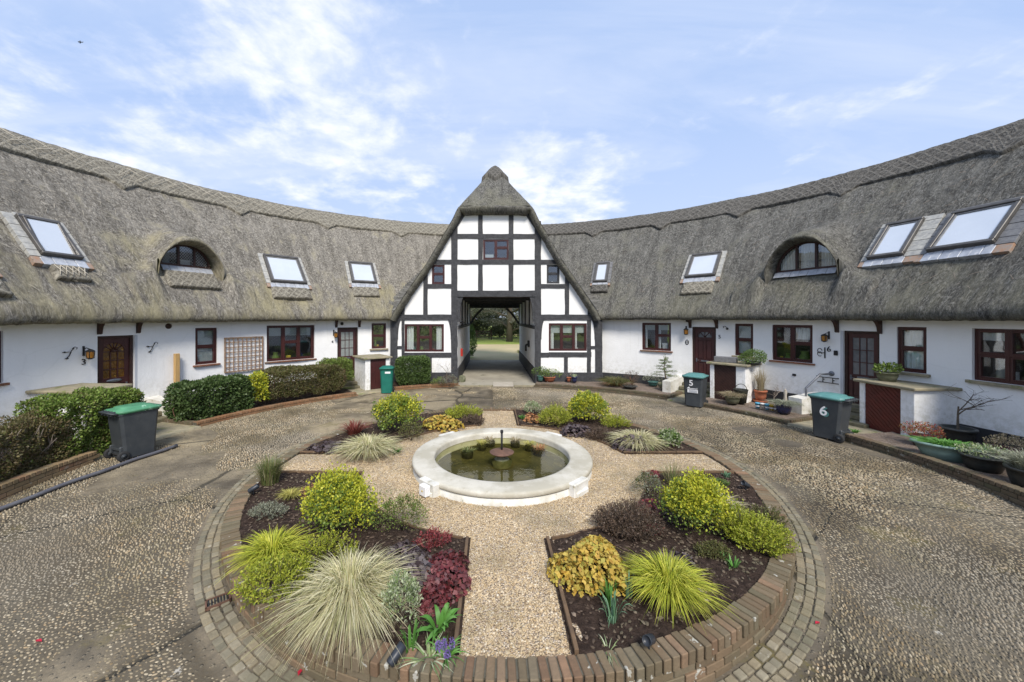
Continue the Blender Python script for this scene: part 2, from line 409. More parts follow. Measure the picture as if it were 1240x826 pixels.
simple('dark_glazing', (.12, .125, .13), (.17, .17, .175), 6, .12, .1, 20, spec=.7)
simple('amber_glass', (.17, .075, .010), (.08, .035, .007), 9, .15, .6, 14, .02, spec=.8, spots=((.50, .28, .05), 8, .60))
simple('lantern_glass', (.34, .15, .02), (.22, .09, .012), 9, .2, .3, 20, spec=.7)

def brickmat(name, stops, lich=.0, rough=.92):
    m, N = newmat(name); rnd = N('NewGeometry').outputs['Random Per Island']; tc = N('TexCoord').outputs['Object']
    col = N.ramp(rnd, stops).outputs[0]
    n = N.noise(tc, 14, 6, .65); col = N.mix(N.ramp(n, [(.35, 0.0), (.7, .6)]), col, N.mix(.5, col, (.06, .05, .035)))
    big = N.noise(tc, 1.1, 4, .6); col = N.mix(N.ramp(big, [(.45, 0.0), (.65, .5)]), col, (.12, .115, .07))
    if lich: l = N.noise(tc, 9, 3, .55); col = N.mix(N.ramp(l, [(.655, 0.0), (.675, lich)]), col, (.40, .385, .33))
    if name == 'pebble': st_ = N.noise(tc, .75, 5, .65, .5); col = N.mix(N.ramp(st_, [(.47, 0.0), (.60, .6)]), col, (.11, .082, .042)); g_ = N.noise(tc, .4, 3, .5); col = N.mix(N.ramp(g_, [(.5, 0.0), (.62, .45)]), col, (.26, .24, .205))
    finish(N, col, rough, N.noise(tc, 45, 6, .7), .7, .012, spec=.25); return m
brickmat('brick_old', [(0, (.19, .112, .068)), (.3, (.145, .112, .070)), (.6, (.21, .145, .088)), (.85, (.18, .15, .10)), (1, (.27, .165, .10))], 1.0)
brickmat('brick_yellow', [(0, (.30, .20, .11)), (.4, (.24, .17, .09)), (.7, (.33, .23, .13)), (1, (.26, .13, .075))], .3)
brickmat('brick_orange', [(0, (.28, .14, .07)), (.5, (.22, .12, .06)), (1, (.32, .18, .10))], .2)
brickmat('brick_mossy', [(0, (.125, .098, .062)), (.4, (.15, .105, .07)), (.7, (.10, .088, .052)), (1, (.18, .13, .09))], .5)
brickmat('sett', [(0, (.22, .19, .13)), (.3, (.28, .235, .155)), (.6, (.17, .155, .11)), (1, (.30, .265, .19))], .4)
brickmat('sill_tile', [(0, (.24, .10, .06)), (.5, (.19, .085, .055)), (1, (.30, .15, .09))], .0)
brickmat('pebble', [(0, (.40, .33, .21)), (.2, (.21, .17, .11)), (.45, (.33, .27, .18)), (.7, (.50, .42, .29)), (.9, (.34, .24, .13)), (1, (.62, .55, .41))], .0, .75)
brickmat('gravel_stone', [(0, (.57, .45, .28)), (.25, (.43, .31, .17)), (.5, (.64, .52, .35)), (.8, (.50, .37, .21)), (1, (.74, .65, .50))], .0, .85)
brickmat('mulch_chip', [(0, (.060, .040, .030)), (.5, (.095, .066, .048)), (.9, (.14, .10, .075)), (1, (.26, .20, .15))], .0)
simple('mortar', (.12, .11, .085), (.08, .075, .055), 12, .95, .5, 50, .01)

def court_mat():
    m, N = newmat('court_concrete'); tc = N('TexCoord').outputs['Object']
    sep = N('SeparateXYZ', {0: tc}); X, Y = sep.outputs[0], sep.outputs[1]
    big = N.noise(tc, .42, 5, .6, .5); mid = N.noise(tc, 1.9, 5, .62, .3); fine = N.noise(tc, 34, 5, .7)
    col = N.ramp(mid, [(.34, (.065, .052, .036)), (.47, (.125, .104, .074)), (.60, (.21, .172, .118)), (.74, (.34, .28, .185))]).outputs[0]
    col = N.mix(N.ramp(big, [(.44, 0.0), (.60, .75)]), col, (.33, .27, .175))
    dk = N.noise(tc, .9, 5, .65, .8); col = N.mix(N.ramp(dk, [(.55, 0.0), (.70, .5)]), col, (.085, .072, .055))
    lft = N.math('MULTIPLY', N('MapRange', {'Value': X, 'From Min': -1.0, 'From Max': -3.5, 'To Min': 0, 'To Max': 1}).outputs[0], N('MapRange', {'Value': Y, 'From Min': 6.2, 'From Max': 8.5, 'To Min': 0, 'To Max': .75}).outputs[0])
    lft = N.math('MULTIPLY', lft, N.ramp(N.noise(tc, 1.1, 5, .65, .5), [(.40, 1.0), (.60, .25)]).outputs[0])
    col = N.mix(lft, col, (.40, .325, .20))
    bz = N.noise(tc, .55, 6, .68, .6); col = N.mix(N.ramp(bz, [(.50, 0.0), (.62, .75)]), col, (.062, .045, .024))
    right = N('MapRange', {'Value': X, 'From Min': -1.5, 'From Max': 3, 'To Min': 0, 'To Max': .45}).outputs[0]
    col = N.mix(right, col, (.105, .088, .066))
    bed = N('Attribute', attribute_name='bedding').outputs['Fac']; col = N.mix(N.math('MULTIPLY', bed, .9), col, N.mix(N.ramp(big, [(.42, 0.0), (.6, 1.0)]), N.mix(N('MapRange', {'Value': X, 'From Min': -1.0, 'From Max': 2.0, 'To Min': 0, 'To Max': 1}).outputs[0], (.085, .068, .044), (.034, .025, .014)), (.11, .094, .068)))
    ms = N.noise(tc, 1.3, 6, .7, .4); col = N.mix(N.ramp(ms, [(.58, 0.0), (.68, .7)]), col, (.14, .115, .035))
    wob = N('Mix', {0: .12, 4: tc, 5: N('TexNoise', {'Vector': tc, 'Scale': 1.6, 'Detail': 5}).outputs['Color']}, data_type='VECTOR').outputs[1]
    ck = N('TexVoronoi', {'Vector': wob, 'Scale': .34}, feature='DISTANCE_TO_EDGE').outputs['Distance']
    crack = N.ramp(ck, [(.004, 1.0), (.011, 0.0)]).outputs[0]
    col = N.mix(N.math('MULTIPLY', crack, .85), col, (.035, .03, .02))
    sp = N('TexVoronoi', {'Vector': tc, 'Scale': 19.0}).outputs['Distance']
    peb = N.ramp(sp, [(.18, 1.0), (.34, 0.0)]).outputs[0]
    col = N.mix(N.math('MULTIPLY', peb, .30), col, (.30, .26, .19))
    col = N.mix(N.ramp(fine, [(.4, 0.0), (.62, .4)]), col, (.10, .09, .07))
    wh = N.noise(tc, 2.4, 7, .72); col = N.mix(N.ramp(wh, [(.68, 0.0), (.71, .7)]), col, (.50, .47, .40))
    h = N.math('ADD', N.math('MULTIPLY', fine, .5), N.math('SUBTRACT', N.math('MULTIPLY', peb, .7), N.math('MULTIPLY', crack, 2.0)))
    finish(N, col, .9, h, .9, .018, spec=.3)
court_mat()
def soil_mat():
    m, N = newmat('soil'); tc = N('TexCoord').outputs['Object']
    n = N.noise(tc, 16, 7, .75); col = N.ramp(n, [(.35, (.020, .013, .010)), (.55, (.060, .040, .030)), (.72, (.12, .085, .065))]).outputs[0]
    finish(N, col, .97, n, 1.0, .05, spec=.15)
soil_mat()
def gravel_mat():
    m, N = newmat('gravel_base'); tc = N('TexCoord').outputs['Object']
    v = N('TexVoronoi', {'Vector': tc, 'Scale': 62.0}); c = N('SeparateColor', {0: v.outputs['Color']}).outputs[0]
    col = N.ramp(c, [(0, (.36, .26, .16)), (.4, (.54, .42, .28)), (.7, (.66, .54, .40)), (1, (.76, .67, .54))]).outputs[0]
    d = v.outputs['Distance']; col = N.mix(N.ramp(d, [(.35, 0.0), (.75, .8)]), col, (.17, .12, .075))
    big = N.noise(tc, .9, 5, .6); col = N.mix(N.ramp(big, [(.46, 0.0), (.66, .4)]), col, (.34, .23, .13))
    finish(N, col, .9, N.math('SUBTRACT', 1.0, d), 1.0, .02, spec=.25)
gravel_mat()
def water_mat():
    m, N = newmat('pond_water'); tc = N('TexCoord').outputs['Object']
    nb = N('Bump', {'Height': N.noise(tc, 7, 3, .5, .4), 'Strength': .05, 'Distance': .03}).outputs[0]
    fr = N('Fresnel', {'IOR': 1.33, 'Normal': nb}).outputs[0]
    g = N('BsdfGlossy', {'Color': (1, 1, 1), 'Roughness': .02, 'Normal': nb}); t = N('BsdfTransparent', {'Color': (.80, .80, .55)})
    mx = N('MixShader', {0: N.math('MULTIPLY', fr, .95, clamp=True), 1: t.outputs[0], 2: g.outputs[0]}); N('OutputMaterial', {'Surface': mx.outputs[0]})
water_mat()
def leafmat(name, stops, transl=.25, rough=.5):
    m, N = newmat(name); rnd = N('NewGeometry').outputs['Random Per Island']
    col = N.ramp(rnd, stops).outputs[0]
    n = N.noise(N('TexCoord').outputs['Object'], 3.5, 3, .6); col = N.mix(N.ramp(n, [(.4, 0.0), (.62, .4)]), col, N.mix(.45, col, (.02, .03, .01)))
    p = N('BsdfPrincipled', {'Base Color': col, 'Roughness': rough, 'Specular IOR Level': .35})
    t = N('BsdfTranslucent', {'Color': col}); mx = N('MixShader', {0: transl, 1: p.outputs[0], 2: t.outputs[0]})
    N('OutputMaterial', {'Surface': mx.outputs[0]})
def L(name, *cols, **k): leafmat(name, [(i/(len(cols)-1), c) for i, c in enumerate(cols)], **k)
L('leaf_laurel', (.045, .085, .022), (.075, .125, .035), (.11, .17, .055), (.05, .08, .022), (.16, .22, .09))
L('leaf_privet', (.12, .19, .03), (.17, .26, .045), (.24, .33, .07), (.09, .14, .025), (.30, .36, .10))
L('leaf_bronze', (.11, .13, .04), (.16, .17, .05), (.09, .10, .035), (.15, .12, .05), (.22, .22, .08))
L('leaf_brown_shrub', (.13, .09, .045), (.19, .14, .07), (.10, .10, .035), (.16, .12, .07), (.22, .19, .08))
L('leaf_blue', (.22, .33, .27), (.30, .42, .35), (.18, .27, .2))
L('leaf_euonymus', (.26, .33, .03), (.48, .49, .04), (.60, .57, .05), (.34, .40, .03), (.66, .61, .07), (.42, .46, .04))
L('leaf_euonymus_dim', (.10, .18, .03), (.16, .25, .045), (.26, .33, .06), (.12, .20, .03), (.34, .38, .08), (.08, .14, .02))
L('leaf_green_mid', (.08, .15, .03), (.13, .21, .05), (.18, .26, .07), (.10, .17, .04))
L('leaf_grass_pale', (.58, .53, .30), (.72, .66, .40), (.42, .42, .19), (.50, .44, .24), (.80, .74, .52), (.30, .33, .11))
L('leaf_grass_lime', (.36, .42, .035), (.50, .52, .05), (.62, .58, .09), (.28, .34, .03), (.42, .45, .05))
L('leaf_grass_gold', (.40, .38, .08), (.55, .50, .15), (.30, .30, .06), (.50, .42, .16))
L('leaf_rush', (.11, .15, .05), (.16, .20, .06), (.24, .23, .09), (.08, .11, .03))
L('leaf_dry', (.40, .32, .20), (.50, .42, .29), (.30, .24, .14), (.26, .24, .12))
L('leaf_heath_lime', (.30, .36, .03), (.44, .46, .05), (.22, .29, .03), (.52, .50, .08))
L('leaf_heath_brown', (.13, .085, .06), (.19, .13, .09), (.09, .065, .045), (.15, .11, .09))
L('leaf_heuchera_red', (.20, .03, .035), (.30, .06, .06), (.12, .02, .03), (.38, .10, .10), (.22, .05, .07))
L('leaf_heuchera_dark', (.07, .05, .055), (.12, .09, .095), (.05, .035, .04), (.18, .15, .15), (.14, .09, .09))
L('leaf_heuchera_gold', (.56, .36, .06), (.68, .48, .09), (.46, .27, .05), (.60, .48, .10), (.42, .40, .08), (.74, .54, .14), transl=.35)
L('leaf_orange', (.45, .20, .08), (.55, .28, .12), (.36, .15, .07), (.5, .32, .16))
L('leaf_red_spiky', (.20, .045, .035), (.28, .08, .055), (.14, .03, .03))
L('leaf_bulb', (.07, .20, .03), (.11, .28, .05), (.16, .34, .08))
L('leaf_blue_bulb', (.10, .20, .10), (.15, .28, .15), (.20, .32, .20))
L('leaf_variegated', (.40, .46, .28), (.55, .58, .40), (.16, .24, .08), (.30, .36, .16))
L('leaf_pot_red', (.42, .06, .05), (.30, .05, .05), (.20, .22, .05), (.48, .14, .10), (.14, .16, .04))
L('leaf_bonsai', (.09, .15, .04), (.15, .21, .06), (.21, .27, .09))
L('leaf_silver', (.26, .28, .20), (.34, .35, .27), (.20, .22, .14))
L('flower_purple', (.20, .13, .40), (.27, .19, .48), (.15, .10, .30))
L('leaf_tree_grey', (.085, .095, .06), (.13, .14, .095), (.06, .07, .04), (.22, .225, .18), (.30, .30, .25), transl=.2)
L('leaf_tree_dark', (.035, .05, .024), (.06, .075, .035), (.09, .10, .05))
L('red_petal', (.6, .03, .06), (.5, .02, .05))

L('leaf_heuchera_dark_red', (.13, .022, .028), (.20, .04, .045), (.08, .03, .035), (.27, .07, .075), (.10, .05, .055), (.16, .03, .04))
L('leaf_litter', (.16, .10, .05), (.24, .16, .08), (.10, .07, .035), (.30, .24, .14))
# ================================================================== GROUND
def structure(o): o['kind'] = 'structure'; return o
def ground_sheet():
    xs = np.concatenate([-np.geomspace(600, 14, 14), np.linspace(-13, 13, 27), np.geomspace(14, 600, 14)])
    ys = np.concatenate([-np.geomspace(600, 14, 12), np.linspace(-13, 60, 50), np.geomspace(64, 900, 12)])
    P = np.array([[(x, y, zg(y)-.03+ (0 if y < 24.7 else .03)) for y in ys] for x in xs])
    structure(link_mesh('lawn', grid_mesh('lawn', P), MT['lawn_far']))
ground_sheet()
def peb_v(x, y): return noise.noise((x*.42+7, y*.42, 2.2))+.5*noise.noise((x*1.3, y*1.3, 6))
def peb_lim(x, y): return -.50+(.0 if x > 0 else (.14 if y < 5.6 else (.30 if y < 6.6 else .60)))-(.30 if y < 6 else 0)
def court():
    rs = np.concatenate([np.linspace(4.1, 10.7, 60), np.geomspace(11, 40, 10)]); ph = np.linspace(-math.pi, math.pi, 241)
    P = np.zeros((len(rs), len(ph), 3))
    for i, r in enumerate(rs):
        for j, p in enumerate(ph):
            x, y, _ = pol(r, p)
            P[i, j] = (x, y, zg(y)+(.012*noise.noise((x*.9, y*.9, 0)) if r > 4.8 else 0))
    keep = np.ones((len(rs)-1, len(ph)-1), bool)
    keep[59:, np.abs(ph[:-1]) < R_(116)] = False
    me = grid_mesh('courtyard', P, keep=keep); at = me.attributes.new('bedding', 'FLOAT', 'POINT')
    at.data.foreach_set('value', np.array([max(0, min(1, (peb_v(x, y)-peb_lim(x, y))*6+.2)) if 4.75 < math.hypot(x-CX, y-CY) < 8.2 else 0 for x, y, z in P.reshape(-1, 3)], dtype=np.float32))
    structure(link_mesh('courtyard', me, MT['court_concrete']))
court()
def flat_sheet(name, x0, x1, y0, y1, z, m, nx=12, ny=16, jag=0):
    P = np.zeros((nx+1, ny+1, 3))
    for i in range(nx+1):
        for j in range(ny+1):
            x = x0+(x1-x0)*i/nx; y = y0+(y1-y0)*j/ny
            if jag and (i in (0, nx)): x += jag*noise.noise((y*.6, i, 3))
            P[i, j] = (x, y, z)
    return structure(link_mesh(name, grid_mesh(name, P), MT[m]))
flat_sheet('passage_floor', -1.48, 1.88, 15.75, 25.3, .022, 'asphalt')
flat_sheet('gravel_drive', -1.9, 6.5, 25.3, 41, .006, 'gravel_drive', jag=1.6)
def gravel_disc():
    rs = np.array([1.60, 1.7, 2.4, 3.2, 4.16]); ph = np.linspace(-math.pi, math.pi, 73)
    P = np.array([[tuple(pol(r, p, .03)) for p in ph] for r in rs])
    structure(link_mesh('gravel', grid_mesh('gravel', P), MT['gravel_base']))
gravel_disc()
PW = .50; GR = 2.55; RI = 4.17; RO = 4.37
def in_bed(x, y, grow=0.0):
    dx, dy = x-CX, y-CY; r = math.hypot(dx, dy)
    return abs(dx) > PW-grow and abs(dy) > PW-grow and r > GR-grow and r < RI+grow
def soil_beds():
    n = 150; s = 8.6/n
    for name, sx, sy in (('soil', -1, -1), ('soil', 1, -1), ('soil', -1, 1), ('soil', 1, 1)):
        m = 75; st = 4.3/m
        P = np.zeros((m+1, m+1, 3)); keep = np.zeros((m, m), bool)
        for i in range(m+1):
            for j in range(m+1):
                x = CX+sx*i*st; y = CY+sy*j*st; dx, dy = x-CX, y-CY; r = math.hypot(dx, dy)
                # snap border vertices to the edging lines
                z = .055+.03*noise.noise((x*2.2, y*2.2, 1))+.030*noise.noise((x*11, y*11, 5))
                if .35 < r < GR+.03 and r > GR-.07: k = GR/r; x, y = CX+dx*k, CY+dy*k
                if r > RI-.02 and r < RI+.08: k = (RI+.01)/r; x, y = CX+dx*k, CY+dy*k
                P[i, j] = (x, y, z)
        for i in range(m):
            for j in range(m):
                x = CX+sx*(i+.5)*st; y = CY+sy*(j+.5)*st
                keep[i, j] = in_bed(x, y, .02)
        structure(link_mesh(name, grid_mesh(name, P, keep=keep), MT['soil']))
soil_beds()

# ------------------------------------------------------------------ brick ring, setts, pebbles, gravel stones
def ring_bricks():
    root = thing('raised_brick_ring', 'circular brick ring wall raised at the front around the fountain garden', 'garden wall', (CX, CY, 0))
    rng = random.Random(5)
    top = MB(); n = int(2*math.pi*4.24/.082)
    for k in range(n):
        a = 2*math.pi*(k+.5)/n; w = .034+rng.uniform(-.002, .0025)
        top.M = Matrix.Translation(pol((RI+RO)/2, a, 0)) @ Matrix.Rotation(-a+rng.gauss(0, .012), 4, 'Z') @ Matrix.Rotation(rng.gauss(0, .012), 4, 'X')
        top.box(-w, w, -.100+rng.uniform(-.007, .007), .102+rng.uniform(-.006, .008), -.04, .075+rng.uniform(-.005, .006), .007)
    top.build('coping_bricks', MT['brick_old'], root)
    fc = MB(); r = RO-.02
    for c in range(6):
        z1 = -.045-c*.078; z0 = z1-.068; n = int(2*math.pi*r/.225)
        for k in range(n):
            a = 2*math.pi*(k+.5*(c % 2)+.25)/n; y = CY+r*math.cos(a)
            if z1 < zg(y)-.06: continue
            fc.M = Matrix.Translation(pol(r, a, 0)) @ Matrix.Rotation(-a, 4, 'Z')
            fc.box(-.107, .107, -.10, rng.uniform(.0, .008), z0, z1, .006)
    fc.build('face_bricks', MT['brick_old'], root)
    mo = MB(); N = 120
    vs = []; fs = []
    for k in range(N):
        a = 2*math.pi*k/N
        for (rr, z) in ((RI-.0, -.1), (RI+.004, .060), (RO-.030, .060), (RO-.030, -.75)): vs.append(pol(rr, a, z))
    for k in range(N):
        for j in range(3): fs.append((k*4+j, ((k+1) % N)*4+j, ((k+1) % N)*4+j+1, k*4+j+1))
    mo.add(vs, fs); mo.build('mortar', MT['mortar'], root)
ring_bricks()
def setts():
    mb = MB(); rng = random.Random(9)
    for row in range(3):
        r = RO+.052+row*.088; n = int(2*math.pi*r/.108)
        for k in range(n):
            a = 2*math.pi*(k+rng.uniform(-.16, .16)+.5*(row % 2))/n
            p = pol(r, a); 
            if p.y > 9.6: continue
            slope = math.atan(.082*1/(1+math.exp(-(6.4-p.y)*1.6)))
            mb.M = Matrix.Translation((p.x, p.y, zg(p.y))) @ Matrix.Rotation(slope, 4, 'X') @ Matrix.Rotation(-a+rng.gauss(0, .03), 4, 'Z') @ Matrix.Rotation(rng.gauss(0, .02), 4, 'X')
            w = .047+rng.uniform(-.005, .004)
            mb.box(-w, w, -.039+rng.uniform(-.003, .003), .039+rng.uniform(-.003, .003), -.05, .016+rng.uniform(-.006, .006), .009)
    o = structure(mb.build('sett_paving', MT['sett']))
setts()
PEB_V = None
def pebbles(name, pts, a, b, c, rot, mat, label=None, kind='stuff', tilt=None, n=7, rough=.12, seed=1):
    """flattened low stones: pts (N,3), half sizes a,b,c (N), rotation (N)"""
    rng = np.random.default_rng(seed); N = len(pts)
    ring = [(math.cos(2*math.pi*k/n), math.sin(2*math.pi*k/n)) for k in range(n)]
    base = [(x, y, 0.0) for x, y in ring]+[(x*.72, y*.72, .72) for x, y in ring]+[(0, 0, 1.0)]
    B = np.array(base); V = np.repeat(B[None], N, 0)*(1+rng.normal(0, rough, (N, len(base), 1))*np.array([1, 1, .6]))
    V = V*np.stack([a, b, c], -1)[:, None, :]
    cs, sn = np.cos(rot)[:, None], np.sin(rot)[:, None]
    X = V[..., 0]*cs-V[..., 1]*sn; Y = V[..., 0]*sn+V[..., 1]*cs
    W = np.stack([X, Y, V[..., 2]], -1)+pts[:, None, :]
    fq = [(k, (k+1) % n, n+(k+1) % n, n+k) for k in range(n)]; ft = [(n+k, n+(k+1) % n, 2*n, 2*n) for k in range(n)]
    # build as triangles only
    tri = []
    for q in fq: tri += [(q[0], q[1], q[2]), (q[0], q[2], q[3])]
    for t in ft: tri.append(t[:3])
    T = np.array(tri)[None]+(np.arange(N)*len(base))[:, None, None]
    me = np_mesh(name, W.reshape(-1, 3), T.reshape(-1, 3), True)
    o = link_mesh(name, me, MT[mat])
    if kind: o['kind'] = kind
    return o
def court_pebbles():
    rng = np.random.default_rng(3); pts = []; A = []; Bv = []; C = []; Rt = []
    r = 4.70
    while r < 8.12:
        a = -math.pi
        while a < math.pi:
            y = CY+r*math.cos(a); x = CX+r*math.sin(a)
            dcam = math.hypot(x, y)
            if y < 1.9 and True:
                a += .05/r*1.0; continue
            st = .043 if dcam < 7.5 else .054
            a += st/r*rng.uniform(.75, 1.25)
            side = 1 if x > 0 else 0
            lim = .10*side-.02 + (.25 if y < 7 else -.10)
            v = peb_v(x, y)
            if v < peb_lim(x, y): continue
            if rng.random() < .08: continue
            rr = r+rng.normal(0, .008)
            xx = CX+rr*math.sin(a)+.25*0; yy = CY+rr*math.cos(a)
            sc = rng.uniform(.7, 1.15)*(1.0 if dcam < 8 else 1.15)
            proud = max(.003, min(.017, .010+.03*v))
            pts.append((xx, yy, zg(yy)-.002+.012*noise.noise((xx*.9, yy*.9, 0)))); A.append(.0185*sc*rng.uniform(.8, 1.3)); Bv.append(.0110*sc); C.append((proud+.003)*rng.uniform(.7, 1.2)); Rt.append(-a+rng.normal(0, .35)+.5)
        r += .033
    pebbles('pebbles', np.array(pts), np.array(A), np.array(Bv), np.array(C), np.array(Rt), 'pebble', n=6)
    return len(pts)
print('pebbles', court_pebbles())
def gravel_stones():
    rng = np.random.default_rng(8); P = []
    while len(P) < 34000:
        x = rng.uniform(-4.2, 4.2); y = rng.uniform(-4.2, 4.2); r = math.hypot(x, y)
        if r > RI-.03 or r < 1.66: continue
        if in_bed(CX+x, CY+y, .03): continue
        if y > 0 and rng.random() < .5: continue
        P.append((CX+x, CY+y, .028+rng.uniform(0, .008)))
    P = np.array(P); n = len(P); s = rng.uniform(.006, .0125, n)
    o = pebbles('gravel_chippings', P, s*rng.uniform(.9, 1.5, n), s, s*rng.uniform(.5, 1.1, n), rng.uniform(0, 6.28, n), 'gravel_stone', n=5, rough=.2, seed=4)
gravel_stones()
def mulch():
    rng = np.random.default_rng(12); P = []
    while len(P) < 5200:
        x = rng.uniform(-4.2, 4.2); y = rng.uniform(-4.2, 4.2)
        if y > 0 and rng.random() < .6: continue
        if not in_bed(CX+x, CY+y, -.05): continue
        P.append((CX+x, CY+y, .05+.03*noise.noise(((CX+x)*2.2, (CY+y)*2.2, 1))+rng.uniform(0, .02)))
    P = np.array(P); n = len(P); s = rng.uniform(.006, .017, n)
    pebbles('bark_mulch', P, s*rng.uniform(1.0, 2.4, n), s, s*rng.uniform(.4, 1.0, n), rng.uniform(0, 6.28, n), 'mulch_chip', n=5, rough=.25, seed=6)
mulch()
def edging():
    names = {(-1, -1): 'front left', (1, -1): 'front right', (-1, 1): 'back left', (1, 1): 'back right'}
    for (sx, sy), nm in names.items():
        t = thing('timber_bed_edging', 'weathered timber edging boards around the %s planting bed' % nm, 'edging', (CX+sx*1.9, CY+sy*1.9, .03), group='timber edgings of the planting beds')
        y0 = math.sqrt(GR**2-PW**2); y1 = math.sqrt(RI**2-PW**2)-.01
        w = .018
        for ax in (0, 1):
            m = MB(); seg = 3
            for k in range(seg):
                a = y0+(y1-y0)*k/seg; b = y0+(y1-y0)*(k+1)/seg-.008
                if ax == 0: m.box(CX+sx*(PW-w), CX+sx*(PW+w), CY+sy*a, CY+sy*b, 0, .085+.004*k, .004)
                else: m.box(CX+sx*a, CX+sx*b, CY+sy*(PW-w), CY+sy*(PW+w), 0, .083+.004*k, .004)
            m.build('board', MT['edging_timber'], t)
        m = MB(); a0 = math.asin(PW/GR)+.02; a1 = math.pi/2-a0; nn = 9
        for k in range(nn):
            a = a0+(a1-a0)*(k+.5)/nn; L_ = GR*(a1-a0)/nn/2-.006
            m.M = Matrix.Translation((CX+sx*GR*math.sin(a), CY+sy*GR*math.cos(a), 0)) @ Matrix.Rotation(-a*sx*sy, 4, 'Z')
            m.box(-L_, L_, -.012, .012, 0, .07, .003)
        m.build('curved_board', MT['edging_timber'], t)
        if sy > 0:
            pass
    m = MB(); m.box(CX-PW, CX+PW, CY+RI-.09, CY+RI-.05, 0, .07, .004)
    tag(m.build('timber_path_edging', MT['edging_timber'], loc=(CX, CY+RI-.07, .03)), 'timber board across the far end of the gravel path', 'edging')
edging()

# ================================================================== COTTAGE WINGS
def wall_cells(phis, zs, openings, R, depth=.11):
    mb = MB()
    for i in range(len(phis)-1):
        p0, p1 = phis[i], phis[i+1]; pm = (p0+p1)/2
        for j in range(len(zs)-1):
            zm = (zs[j]+zs[j+1])/2
            if any(o[0] < pm < o[1] and o[2] < zm < o[3] for o in openings): continue
            mb.quad(pol(R, p0, zs[j]), pol(R, p1, zs[j]), pol(R, p1, zs[j+1]), pol(R, p0, zs[j+1]))
    for o in openings:
        seg = [p for p in phis if o[0]-1e-6 <= p <= o[1]+1e-6]
        for a, b in zip(seg[:-1], seg[1:]):
            for z in (o[2], o[3]): mb.quad(pol(R, a, z), pol(R, b, z), pol(R+depth, b, z), pol(R+depth, a, z))
        for p in (o[0], o[1]): mb.quad(pol(R, p, o[2]), pol(R, p, o[3]), pol(R+depth, p, o[3]), pol(R+depth, p, o[2]))
    return mb
def uniq(vals, eps=1e-5):
    out = []
    for v in sorted(vals):
        if not out or v-out[-1] > eps: out.append(v)
    return out
class Op: pass
def opening(px0, px1, py0, py1, kind, **kw):
    o = Op(); o.p0, Y0 = wall_hit(px0); o.p1, Y1 = wall_hit(px1); o.phi = (o.p0+o.p1)/2
    _, Yc = wall_hit((px0+px1)/2); o.z1 = zat(py0, Yc); o.z0 = zat(py1, Yc)
    if kind == 'door': o.z0 = .42
    o.w = 2*RW*math.sin((o.p1-o.p0)/2); o.h = o.z1-o.z0; o.kind = kind; o.kw = kw; return o

